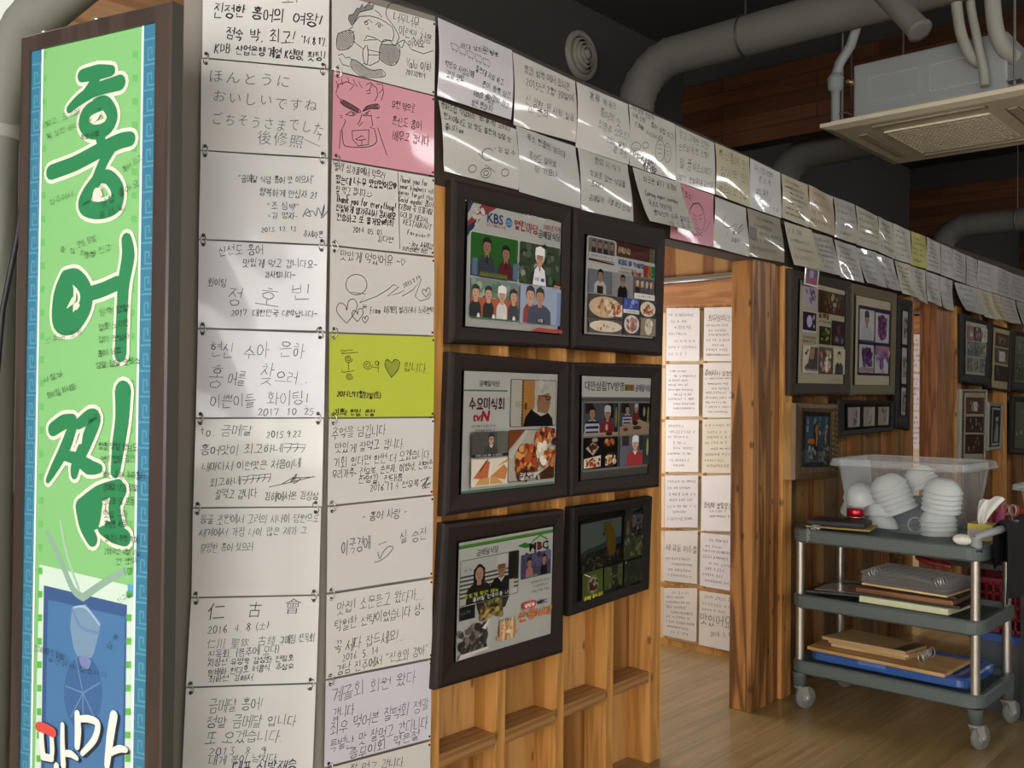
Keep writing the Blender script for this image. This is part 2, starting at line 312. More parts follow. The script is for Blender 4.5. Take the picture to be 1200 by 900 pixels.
def write(mb, P, text, x0, y0, x1, y1, h, w, mat, jit=.05, slant=.0, rnd=None):
    """hand lettering from (x0,y0) to (x1,y1), middle line, letter height h, in the metres of P"""
    rnd = rnd or random
    adv = []
    for ch in text:
        if '가' <= ch <= '힣': adv.append(1.06)
        elif ch == ' ': adv.append(.5)
        elif ch in LT: adv.append(.62 if ch not in ".,!'il()" else .34)
        elif ch in J: adv.append(.8)
        else: adv.append(1.1)
    tot = sum(adv); ln = math.hypot(x1 - x0, y1 - y0); ux, uy = (x1 - x0) / ln, (y1 - y0) / ln
    sx = ln / tot; pos = 0
    for ch, a in zip(text, adv):
        if ch != ' ':
            cw = sx * (a - .1) / (a - .1 if a > .9 else 1)
            s = h * rnd.uniform(1 - jit * 1.5, 1 + jit * 1.5); r = rnd.uniform(-1, 1) * jit * 1.2; dy = rnd.uniform(-1, 1) * jit * h
            bx = x0 + ux * pos * sx; by = y0 + uy * pos * sx
            def T(x, y):
                X = x * min(sx, h * 1.25); Y = (y - .5) * s + dy; X += (Y) * slant
                X, Y = X - Y * r, Y + X * r
                return (bx + ux * X - uy * Y, by + uy * X + ux * Y)
            st = syl(ch) if '가' <= ch <= '힣' else J.get(ch) or LT.get(ch)
            if st:
                for q in st:
                    ribbon(mb, [T(x + rnd.uniform(-1, 1) * jit * .5, y + rnd.uniform(-1, 1) * jit * .5) for x, y in q], w * rnd.uniform(.8, 1.2), mat, P)
            else:
                vs, fs = outline(ch, -.012)
                mb.add([P(*T(x, y + .12)) for x, y in vs], fs, mat)
        pos += a
def squiggle(mb, P, x0, y0, x1, h, w, mat, rnd):
    """an unreadable far-off word: a few broken strokes"""
    x = x0
    while x < x1 - h * .3:
        k = rnd.choice('abcdefgh')
        c = lambda a, b: (x + a * h * .8 + rnd.uniform(-1, 1) * h * .1, y0 + (b - .5) * h + rnd.uniform(-1, 1) * h * .1)
        if k == 'a': S = [[c(0, .9), c(.5, .85), c(.1, .1)], [c(.8, 1), c(.8, 0)]]
        elif k == 'b': S = [[c(0, .7), c(.9, .75)], [c(.1, .3), c(.5, .4), c(.8, .05)]]
        elif k == 'c': S = [[c(.1, .8), c(.1, .2), c(.7, .25)], [c(.5, .9), c(.9, .4)]]
        elif k == 'd': S = [[c(0, .3), c(.4, .9), c(.8, .3)], [c(.2, .1), c(.7, .12)]]
        elif k == 'e': S = [[c(.1, .9), c(.6, .95), c(.5, .5), c(.1, .5), c(.1, .1), c(.7, .1)]]
        elif k == 'f': S = [[c(.2, .4), c(.4, .6), c(.6, .4), c(.4, .2), c(.2, .4)], [c(.1, .85), c(.8, .9)]]
        elif k == 'g': S = [[c(.3, 1), c(.0, .3)], [c(.3, .8), c(.6, .4)], [c(.85, .9), c(.85, .1)], [c(.85, .5), c(1, .5)]]
        else: S = [[c(.0, .5), c(.3, .6), c(.5, .45), c(.9, .55)], [c(.4, .9), c(.45, .1)]]
        for q in S: ribbon(mb, q, w, mat, P)
        x += h * rnd.uniform(.8, 1.05)
        if rnd.random() < .28: x += h * rnd.uniform(.3, .9)

# ================================================================ THE ROOM
YB = 1.84
WALLG = M('#77736c', .85, var=.06, scale=6)
DARKG = M('#3c3b38', .9, var=.05, scale=3)
PINE_A = wood('#d6a566', '#a8763c', 'Z', .5, 9., True)
PINE_B = wood('#c0904f', '#8a5a28', 'Z', .5, 7., True, seed=3.)
PINE_C = wood('#dcac6a', '#b78546', 'Z', .5, 5., True, seed=5.)
PLY = wood('#c2955a', '#80501f', 'Z', .5, 4., False, seed=8.)
STUD = wood('#d69c58', '#b07a3c', 'Z', .45, 16., True, seed=1.)
SHADE_PINE_A = wood('#86602f', '#5c3e1c', 'Z', .5, 9., True, seed=11.)  # pine of the farther wall, its shade put into the colour
SHADE_PINE_B = wood('#70502a', '#4c3417', 'Z', .5, 7., True, seed=13.)  # second pine tone, likewise darkened to stand for shade
STUDX = wood('#b08350', '#8a6036', 'X', .5, 16., False, seed=2.)
POST = wood('#b98248', '#63401f', 'Z', .45, 11., True, seed=6.)
POSTR = wood('#a0683a', '#6f4320', 'Z', .5, 18., False, seed=4.)
b = MB(); b.box((-2.6, -5.5, -.1), (16, YB, 0), planks('#9c8257', '#8f764c', '#6c5736', 1.2, .12, .34, coat=.25, seam=.0015)); struct(b, 'floor')
b = MB(); b.box((-2.6, -5.5, 3.75), (16, YB, 3.85), DARKG); struct(b, 'ceiling')
def wall_with_windows(name, axis, c, th, a0, a1, z1, wins, mat):
    """upright wall slab on axis = c with openings; wins = (from, to, sill, top)"""
    m = MB(); cur = a0
    def bx(p, q, z0, zz):
        if q - p < 1e-4 or zz - z0 < 1e-4: return
        if axis == 'X': m.box((min(c, c + th), p, z0), (max(c, c + th), q, zz), mat)
        else: m.box((p, min(c, c + th), z0), (q, max(c, c + th), zz), mat)
    for (p, q, s, t) in sorted(wins):
        bx(cur, p, 0, z1); bx(p, q, 0, s); bx(p, q, t, z1); cur = q
    bx(cur, a1, 0, z1); return struct(m, name)
_nw = [0]
def window(axis, c, inward, p, q, s, t, strength, col, nx=3):
    """frame with mullions and a frosted pane that glows, set in the wall's opening"""
    _nw[0] += 1; m = MB(); al = M('#3a3835', .5)
    def bx(mb, p0, q0, z0, z1, d0, d1, mat):
        lo, hi = sorted((c + d0, c + d1))
        if axis == 'X': mb.box((lo, p0, z0), (hi, q0, z1), mat)
        else: mb.box((p0, lo, z0), (q0, hi, z1), mat)
    w = .05; d = -inward * .08
    bx(m, p, q, s, s + w, 0, d, al); bx(m, p, q, t - w, t, 0, d, al); bx(m, p, p + w, s + w, t - w, 0, d, al); bx(m, q - w, q, s + w, t - w, 0, d, al)
    for i in range(1, nx):
        x = p + (q - p) * i / nx; bx(m, x - .02, x + .02, s + w, t - w, 0, d, al)
    o = m.build('window_%d' % _nw[0], kind='structure')
    g = MB(); bx(g, p + w, q - w, s + w, t - w, d * .6, d * .7, emit(col, strength)); g.build('pane', o)
    return o
WL = [(-4.8, -2.2, .4, 2.7), (-1.7, .6, .4, 2.7)]
wall_with_windows('wall_left', 'X', -2.6, -.1, -5.5, YB, 3.75, WL, M('#b8b09c', .8))
for p, q, s, t in WL: window('X', -2.6, 1, p, q, s, t, WIN_LEFT, '#fdfaf6')
FILL_SPANS = [(-2.3, -.2, .7, 2.6), (.2, 2.3, .7, 2.6)]  # unseen panes added as frontal fill on the framed pictures
GLINT_SPANS = [(4.0, 15.8, 3.34, 3.73)]  # unseen strip under the ceiling, added for glints on the curled notes
wall_with_windows('wall_far', 'Y', -5.5, -.1, -2.6, 16, 3.75, FILL_SPANS + GLINT_SPANS, M('#8a8072', .8))
for p, q, s, t in FILL_SPANS: window('Y', -5.5, 1, p, q, s, t, FILL_FAR, '#fdfaf6', 4)
for p, q, s, t in GLINT_SPANS: window('Y', -5.5, 1, p, q, s, t, GLINT_HIGH, '#f4f4f4', 7)
WB = [(.75, 1.43, .85, 3.3), (3.0, 4.0, .75, 1.75), (5.3, 6.3, .75, 1.75)]
wall_with_windows('wall_back', 'Y', YB, .1, -2.6, 16, 3.75, WB, DARKG)
window('Y', YB, -1, *WB[0], WIN_SIGN, '#e4ecd6', 1)
for w_ in WB[1:]: window('Y', YB, -1, *w_, WIN_BOOTH, '#fbfaff', 2)
wall_with_windows('wall_right', 'X', 16, .1, -5.5, YB, 3.75, [], M('#6b5a48', .8))

# the long stud wall with the booths behind it
P0 = hy(508, 460); N0 = V((0, -1, 0))
D2 = V((.987, -.158, 0)).normalized(); N2 = V((-.158, -.987, 0)).normalized()
P1 = hit(384, 460, P0, N2); D1 = V((.864, -.504, 0)).normalized(); N1 = V((-.504, -.864, 0)).normalized()
PA = P1 - D1 * .35
GB = M('#8d867c', .8, var=.05, scale=5)
b = MB()
for A, B, n in ((P1, P0, N2), (PA, P1, N1)):
    A = V((A.x, A.y, 0)); B = V((B.x, B.y, 0)); o = n * -.012
    b.prism([A + o, B + o, B + o - n * .09, A + o - n * .09], (0, 0, 2.3 if n is N2 else 2.42), GB)
struct(b, 'wall_pillar')
top = [(1.75, 2.27), (2.05, 2.262), (2.35, 2.25), (2.64, 2.24), (3.2, 2.225), (3.74, 2.205), (4.5, 2.2), (5.7, 2.21), (7.5, 2.23), (10, 2.25), (14, 2.25)]
b = MB()
for (x0, z0), (x1, z1) in zip(top, top[1:]):
    zb = 1.84; z0 -= .02; z1 -= .02
    b.hexa([V((x, y, z)) for z in (0, 1) for x, y in ((x0, .002), (x1, .002), (x1, .1), (x0, .1))], M('#3a2d22', .8))
    b.v[-8:] = [V((x0, .002, zb)), V((x1, .002, zb)), V((x1, .1, zb)), V((x0, .1, zb)), V((x0, .002, z0)), V((x1, .002, z1)), V((x1, .1, z1)), V((x0, .1, z0))]
struct(b, 'wall_header')
_nt = [0]
def trim(a, c, mat, bev=.002):
    _nt[0] += 1; m = MB(); m.box(a, c, mat); return m.build('trim_%d' % _nt[0], bevel=bev, kind='structure')
studs = [(1.757, 1.797), (2.02, 2.06), (2.29, 2.33), (2.548, 2.588), (2.80, 2.868)]
for x0, x1 in studs: trim((x0, 0, 0), (x1, .089, 1.84), STUD)
bays = [(1.797, 2.02, PINE_A, PLY, .262), (2.06, 2.29, PINE_B, PINE_C, .262), (2.33, 2.548, PINE_A, PLY, .272), (2.588, 2.80, PLY, PINE_C, .28)]
for x0, x1, up, lo, zb in bays:
    trim((x0, .001, zb), (x1, .085, zb + .04), STUDX)
    m = MB(); m.box((x0 - .01, .089, zb + .02), (x1 + .01, .104, 1.84), up); m.build('wall_panel', kind='structure')
    m = MB(); m.box((x0 - .01, .089, 0), (x1 + .01, .104, zb + .02), lo); m.build('wall_panel', kind='structure')
# door posts and the second stretch of wall
trim((3.53, 0, 0), (3.718, .10, 1.84), POST, .004)
trim((3.72, .012, 0), (3.782, .10, 1.84), POSTR); trim((3.785, -.004, 0), (3.872, .089, 1.84), STUD)
for x0, x1 in ((4.25, 4.29), (4.7, 4.74), (5.20, 5.24)): trim((x0, .02, 0), (x1, .075, 1.84), SHADE_PINE_A)
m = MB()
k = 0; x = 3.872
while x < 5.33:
    w_ = [.085, .12, .1, .14][k % 4]; m.box((x, .075 - .003 * (k % 2), 0), (min(x + w_, 5.33), .095, 1.84), [SHADE_PINE_A, SHADE_PINE_B, SHADE_PINE_A, POSTR][k % 4]); x += w_; k += 1
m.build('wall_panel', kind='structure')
trim((5.30, .0, 0), (5.335, .09, 1.84), PINE_B)
trim((5.71, 0, 0), (5.955, .10, 1.84), POSTR, .004); trim((5.955, .014, 0), (6.036, .1, 1.84), POST); trim((6.04, -.004, 0), (6.13, .089, 1.84), PINE_B)
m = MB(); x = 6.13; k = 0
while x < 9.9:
    w_ = [.12, .16, .1][k % 3]; m.box((x, .07 - .003 * (k % 2), 0), (x + w_, .095, 1.84), [SHADE_PINE_A, POSTR, SHADE_PINE_B][k % 3]); x += w_; k += 1
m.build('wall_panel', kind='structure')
for x0 in (6.5, 7.5): trim((x0, 0, 0), (x0 + .05, .07, 1.84), SHADE_PINE_A)
trim((7.02, 0, 0), (7.10, .07, 1.84), STUD)
# booths: ceiling, side partitions, sliding doors
m = MB(); m.box((1.8, .105, 2.14), (12, YB, 2.17), M('#8b7a62', .8)); struct(m, 'ceiling_booth')
m = MB(); m.box((2.808, .105, 0), (2.868, YB, 2.14), M('#c9b795', .7)); struct(m, 'wall_booth_left')
def partition(X, nd, y0, zt, sx):
    m = MB(); m.box((X + .03, .1, zt + .15), (X + .06, YB, 2.14), PLY); m.box((X + .03, y0 + 1.0, 0), (X + .06, YB, zt + .15), PLY); m.box((X + .03, .1, 0), (X + .06, y0, zt + .15), PLY); struct(m, 'wall_booth_' + sx)
    trim((X, .1, zt), (X + .07, YB, zt + .115), wood('#c08a52', '#a0683a', 'Y', .45, 14., False, seed=X), .003)
    m = MB(); m.box((X + .005, .1, zt + .125), (X + .035, YB, zt + .15), M('#8f8b85', .35, .9)); m.box((X - .004, .1, zt + .125), (X + .005, YB, zt + .132), M('#b7b3ab', .3, .9)); m.build('trim_track_' + sx, kind='structure')
    d = MB(); DW = wood('#c9974f', '#a9743a', 'Z', .5, 14., False, seed=X + 2)
    y1 = y0 + 1.02
    for a, c in ((y0, y0 + .035), (y1 - .06, y1)): d.box((X + .008, a, .0), (X + .034, c, zt), DW)
    for a, c in ((0, .03), (zt - .03, zt)): d.box((X + .008, y0 + .035, a), (X + .034, y1 - .06, c), DW)
    o = d.build('door_%d' % nd, kind='structure')
    g = MB(); g.box((X + .014, y0 + .035, .03), (X + .026, y1 - .06, zt - .03), M('#d8c39a', .7)); g.build('paper_panel', o)
    l = MB()
    for i in range(1, 6):
        z = .03 + (zt - .06) * i / 6 + .0; l.box((X + .006, y0 + .035, z - .008), (X + .014, y1 - .06, z + .008), DW)
    for y in (y0 + .245, y0 + .47, y0 + .7): l.box((X + .007, y - .007, .03), (X + .014, y + .007, zt - .03), DW)
    l.build('lattice', o)
    return o
partition(4.2, 1, .385, 1.745, 'right')
partition(6.5, 2, .30, 1.72, 'second')
# roof beams with boarded sides, upper grey steel above them
for i, X in enumerate((5.9, 10.4, 14.6)):
    m = MB(); bw = planks('#663c1f', '#482914', '#2c190c', 1.1, .1, .5, vertical='YZ', seam=.003)
    m.box((X, -2.4, 3.01), (X + .14, YB, 3.51), bw); m.box((X + .01, -2.4, 3.51), (X + .13, YB, 3.75), DARKG)
    m.build('beam', kind='structure')
m = MB(); m.box((1.44, 1.79, 2.35), (2.3, 1.84, 3.45), wood('#c99c70', '#9c6a42', 'X', .5, 7., True, seed=9.)); m.build('wall_board', kind='structure')
m = MB(); pts = [V((x, .05, z + .055)) for x, z in top if x < 4]; pts = [pts[0] - V((.45, -.06, -.0))] + pts
m.tube([p - V((0, 0, .02)) for p in pts], .026, M('#4b4944', .6), 12); m.build('trim_rail', kind='structure')

# ================================================================ AIR DUCTS, VENT, AIR CONDITIONER
WRAP = M('#706d66', .7, var=.06, scale=8)
def duct(X, z, r, label, wrapmat=WRAP, yend=-5.4, yb=1.3, zbot=2.175, R=.27, zr=None):
    t = thing('air_duct', (X, yb, zbot), label, 'air duct', 'insulated air ducts that drop behind the wall')
    pts = [V((X, yb, zbot)), V((X, yb, z - R))]
    n = 12
    for i in range(1, n): a = math.pi / 2 * i / n; pts.append(V((X, yb - R + R * math.cos(a), z - R + R * math.sin(a))))
    e = MB(); el = [V((X, yb, z - R - .02))] + pts[2:] + [V((X, yb - R, z))]
    rr = []; pp = []
    for i in range(len(el)):
        pp.append(el[i]); rr.append(r * (1.045 if i % 2 else .975))
    e.tube(pp, rr, wrapmat, 24); e.build('elbow', t)
    d = MB(); d.tube([pts[0], pts[1]], r, wrapmat, 24); d.build('drop_pipe', t)
    s = MB(); ys = yb - R; k = 0; pp = []; rr = []
    while ys > yend:
        pp += [V((X, ys, z)), V((X, ys - .02, z))]; rr += [r * (1.015 if k % 3 == 0 else 1.0), r]; ys -= .21; k += 1
    pp.append(V((X, yend, z))); rr.append(r); s.tube(pp, rr, wrapmat, 24); s.build('straight_pipe', t)
    for yy in (.6, -1.6):
        h = MB(); h.tube([V((X + math.cos(a) * (r + .006), yy, z + math.sin(a) * (r + .006))) for a in [2 * math.pi * i / 20 for i in range(20)]], .006, M('#6e6a64', .4, .8), 6, closed=True)
        h.tube([V((X, yy, z + r)), V((X, yy, 3.75))], .005, M('#6e6a64', .4, .8), 6); h.build('hanger', t)
    return t
duct(4.545, 3.19, .105, 'thick grey wrapped air duct nearest, bending down behind the paper-covered wall')
duct(6.32, 3.0, .105, 'grey air duct passing behind the ceiling air conditioner')
duct(9.68, 2.95, .105, 'farthest grey air duct bending down behind the wall above the second door')
# duct in the left corner behind the signboard: rises and bends overhead
Z3 = EYE + ray(-8, 300) * 2.8
t = thing('corner_duct', (Z3.x, Z3.y, 0), 'grey insulated pipe rising at far left behind the green signboard', 'air duct')
g = M('#8f9186', .7, var=.05, scale=6); r = .062; zc = 1.98; R = .32
m = MB(); m.tube([V((Z3.x, Z3.y, 0)), V((Z3.x, Z3.y, zc))], r, g, 28); m.build('riser', t)
m = MB(); pp = []; rr = []
for i in range(17): a = math.pi / 2 * i / 16; pp.append(V((Z3.x, Z3.y - R + R * math.cos(a), zc + R * math.sin(a)))); rr.append(r * (1.02 if i % 2 else .99))
m.tube(pp, rr, g, 28); m.build('elbow', t)
m = MB(); m.tube([pp[-1], pp[-1] + V((0, -3.2, .3))], r, g, 24); m.build('straight_pipe', t)
m = MB(); m.lathe((Z3.x, Z3.y, zc + .03), [(r + .002, 0), (r + .009, .004), (r + .009, .046), (r + .002, .05)], M('#b5b7ad', .5), n=28); m.build('clamp_band', t)
m = MB(); c0 = Z3 + RT * .05 - f0 * .075
m.tube([V((c0.x, c0.y, 0)) + RT * -.02, V((c0.x, c0.y, .7)) + RT * -.005, V((c0.x, c0.y, 1.2)), V((c0.x, c0.y, 1.5)) + RT * .02, V((c0.x, c0.y, 1.72)) + RT * .06, V((c0.x, c0.y, 1.9)) + RT * .08], .008, M('#26262a', .5), 8)
tag(m.build('cable'), 'black cable running down beside the grey pipe left of the signboard', 'cable')
# round vent high on the back wall
t = thing('round_vent', (4.711, YB, 3.42), 'round ringed vent high on the dark wall above the papers', 'vent')
vm = M('#8d877c', .5); c = V((4.711, YB, 3.42))
m = MB(); m.lathe(c, [(.155, -.002), (.155, -.02), (.125, -.035), (.118, -.02), (.118, -.002)], vm, (0, 1, 0), 40); m.build('rim', t)
m = MB()
for r_, d in ((.10, -.045), (.075, -.06), (.05, -.07)): m.lathe(c, [(r_ + .014, -.012), (r_, d), (r_ - .006, d + .002), (r_ + .006, -.012)], vm, (0, 1, 0), 36)
m.lathe(c, [(.03, -.01), (.032, -.07), (.0001, -.075)], vm, (0, 1, 0), 24); m.build('cone_rings', t)
m = MB(); m.lathe(c, [(.116, -.006), (.0001, -.006)], M('#1d1b18', .9), (0, 1, 0), 32); m.build('backing', t)
# short pipe stub by the first duct
m = MB(); a = EYE + ray(1046, 2) * 3.9; e = EYE + ray(1078, 36) * 3.75; m.tube([a + (a - e) * 3.0, a, e], .045, M('#716e67', .6), 16); m.lathe(e, [(.046, -.01), (.05, 0), (.03, .006), (.0001, .006)], M('#5f5c56', .6), (e - a), 16)
tag(m.build('pipe_stub'), 'short capped grey pipe end hanging below the nearest duct', 'pipe')

# ceiling cassette air conditioner
AX0, AX1, AY0, AY1, AZ = 4.56, 5.54, -.765, .19, 2.62
t = thing('ceiling_air_conditioner', ((AX0 + AX1) / 2, (AY0 + AY1) / 2, AZ), 'cream cassette air conditioner hanging under the ceiling at upper right', 'air conditioner')
CR = M('#d9cfb5', .45); BODY = M('#9fa3a3', .45, .3)
m = MB()
def rect(x0, y0, x1, y1, z): return [V((x0, y0, z)), V((x1, y0, z)), V((x1, y1, z)), V((x0, y1, z))]
def ring(mb, a, c, mat):
    mb.add(a + c, [(i, (i + 1) % 4, 4 + (i + 1) % 4, 4 + i) for i in range(4)], mat)
o0 = rect(AX0, AY0, AX1, AY1, AZ + .03); o1 = rect(AX0, AY0, AX1, AY1, AZ + .012); o2 = rect(AX0 + .05, AY0 + .05, AX1 - .05, AY1 - .05, AZ)
o3 = rect(AX0 + .235, AY0 + .235, AX1 - .235, AY1 - .235, AZ)
ring(m, o0, o1, CR); ring(m, o1, o2, CR); m.poly(o0[::-1], CR)
# flat field with four outlet slots
sl = []
w_, l_ = .05, .56; cx, cy = (AX0 + AX1) / 2, (AY0 + AY1) / 2
ring(m, o2, rect(AX0 + .1, AY0 + .1, AX1 - .1, AY1 - .1, AZ), CR); 
ring(m, rect(AX0 + .16, AY0 + .16, AX1 - .16, AY1 - .16, AZ), o3, CR)
for (x0, y0, x1, y1) in ((AX0 + .1, AY0 + .1, AX0 + .16, AY0 + .21), (AX0 + .1, AY1 - .21, AX0 + .16, AY1 - .1), (AX1 - .16, AY0 + .1, AX1 - .1, AY0 + .21), (AX1 - .16, AY1 - .21, AX1 - .1, AY1 - .1), (AX0 + .16, AY0 + .1, AX0 + .21, AY0 + .16), (AX1 - .21, AY0 + .1, AX1 - .16, AY0 + .16), (AX0 + .16, AY1 - .16, AX0 + .21, AY1 - .1), (AX1 - .21, AY1 - .16, AX1 - .16, AY1 - .1)):
    m.poly(rect(x0, y0, x1, y1, AZ)[::-1], CR)
m.box((AX0 + .04, AY0 + .04, AZ + .028), (AX1 - .04, AY1 - .04, AZ + .045), CR)
m.build('cover_panel', t)
FL = M('#b9ae94', .5); DK = M('#4b4639', .8)
for (x0, y0, x1, y1) in ((AX0 + .1, AY0 + .21, AX0 + .16, AY1 - .21), (AX1 - .16, AY0 + .21, AX1 - .1, AY1 - .21), (AX0 + .21, AY0 + .1, AX1 - .21, AY0 + .16), (AX0 + .21, AY1 - .16, AX1 - .21, AY1 - .1)):
    m = MB(); m.box((x0, y0, AZ + .004), (x1, y1, AZ + .02), DK)
    k = .008; m.box((x0 + k, y0 + k, AZ - .003), (x1 - k, y1 - k, AZ + .004), FL); m.build('louver_flap', t)
m = MB(); gx0, gx1, gy0, gy1 = AX0 + .235, AX1 - .235, AY0 + .235, AY1 - .235
m.box((gx0, gy0, AZ + .012), (gx1, gy1, AZ + .02), DK)
for i in range(23): y = gy0 + (gy1 - gy0) * i / 22; m.box((gx0, y - .0055, AZ - .008), (gx1, y + .0055, AZ + .012), CR)
for i in range(13): x = gx0 + (gx1 - gx0) * i / 12; m.box((x - .008, gy0, AZ - .009), (x + .008, gy1, AZ + .011), CR)
m.build('intake_grille', t)
m = MB(); m.box((4.68, -.64, AZ + .045), (5.42, .07, 2.95), BODY); m.build('housing', t, bevel=.012)
m = MB()
for y0, y1 in ((-.25, .0 - .01), (-.54, -.30)):
    for a, c in (((4.676, y0, 2.74), (4.68, y1, 2.744)), ((4.676, y0, 2.866), (4.68, y1, 2.87)), ((4.676, y0, 2.744), (4.68, y0 + .004, 2.866)), ((4.676, y1 - .004, 2.744), (4.68, y1, 2.866))): m.box(a, c, M('#d2d2c9', .3, .5))
m.box((4.672, -.5, 2.688), (4.68, .05, 2.692), M('#d2d2c9', .3, .5)); m.build('pressed_panel', t)
for x, y in ((4.64, .11), (5.46, .11), (4.64, -.68), (5.46, -.68)):
    m = MB(); m.tube([(x, y, 2.66), (x, y, 3.75)], .006, M('#8c8a86', .4, .8), 6); m.build('hanging_rod', t)
    m = MB(); m.box((x - .02, y - .03, 2.70), (x + .05, y + .03, 2.706), M('#8c8a86', .4, .8)); m.build('bracket', t)
m = MB(); gp = M('#8c9090', .55)
m.tube([(4.63, .14, 2.66), (4.63, .14, 2.86)], .022, gp, 14); m.lathe((4.63, .14, 2.82), [(.022, 0), (.038, .012), (.04, .07), (.026, .09), (.0001, .09)], gp, n=16)
m.tube([(4.63, .14, 2.9), (4.63, .12, 2.96), (4.62, .06, 3.03), (4.62, .03, 3.12), (4.62, .02, 3.5)], .024, gp, 14); m.build('drain_pipe', t)
m = MB(); m.lathe((4.66, .07, 2.86), [(.018, 0), (.02, .012), (.012, .02), (.012, .03)], M('#c9b37a', .25, .9), (-1, .4, 0), 12); m.build('valve', t)
wt = M('#9b998f', .65)
for pts, r_ in (([(4.6, -.49, 3.7), (4.6, -.50, 3.1), (4.61, -.53, 2.93), (4.64, -.55, 2.78), (4.63, -.56, 2.70)], .019), ([(4.62, -.58, 3.7), (4.62, -.585, 3.2), (4.63, -.6, 2.95), (4.66, -.63, 2.86), (4.72, -.66, 2.83)], .034), ([(4.57, -.45, 3.7), (4.56, -.45, 3.15), (4.57, -.47, 2.95), (4.62, -.5, 2.84), (4.69, -.53, 2.82)], .024)):
    m = MB(); sp = []
    P = [V(p) for p in pts]
    for i in range(len(P) - 1):
        for k in range(4): sp.append(P[i].lerp(P[i + 1], k / 4))
    sp.append(P[-1])
    for _ in range(2): sp = [sp[0]] + [(sp[i - 1] + sp[i] * 2 + sp[i + 1]) / 4 for i in range(1, len(sp) - 1)] + [sp[-1]]
    m.tube(sp, r_, wt, 14); m.build('hose', t)
m = MB(); m.tube([(5.2, .3, 2.9), (5.2, .3, 3.75)], .006, M('#4d4943', .5), 6); tag(m.build('hanging_rod'), 'thin dark rod hanging from the ceiling in front of the boarded beam', 'rod')

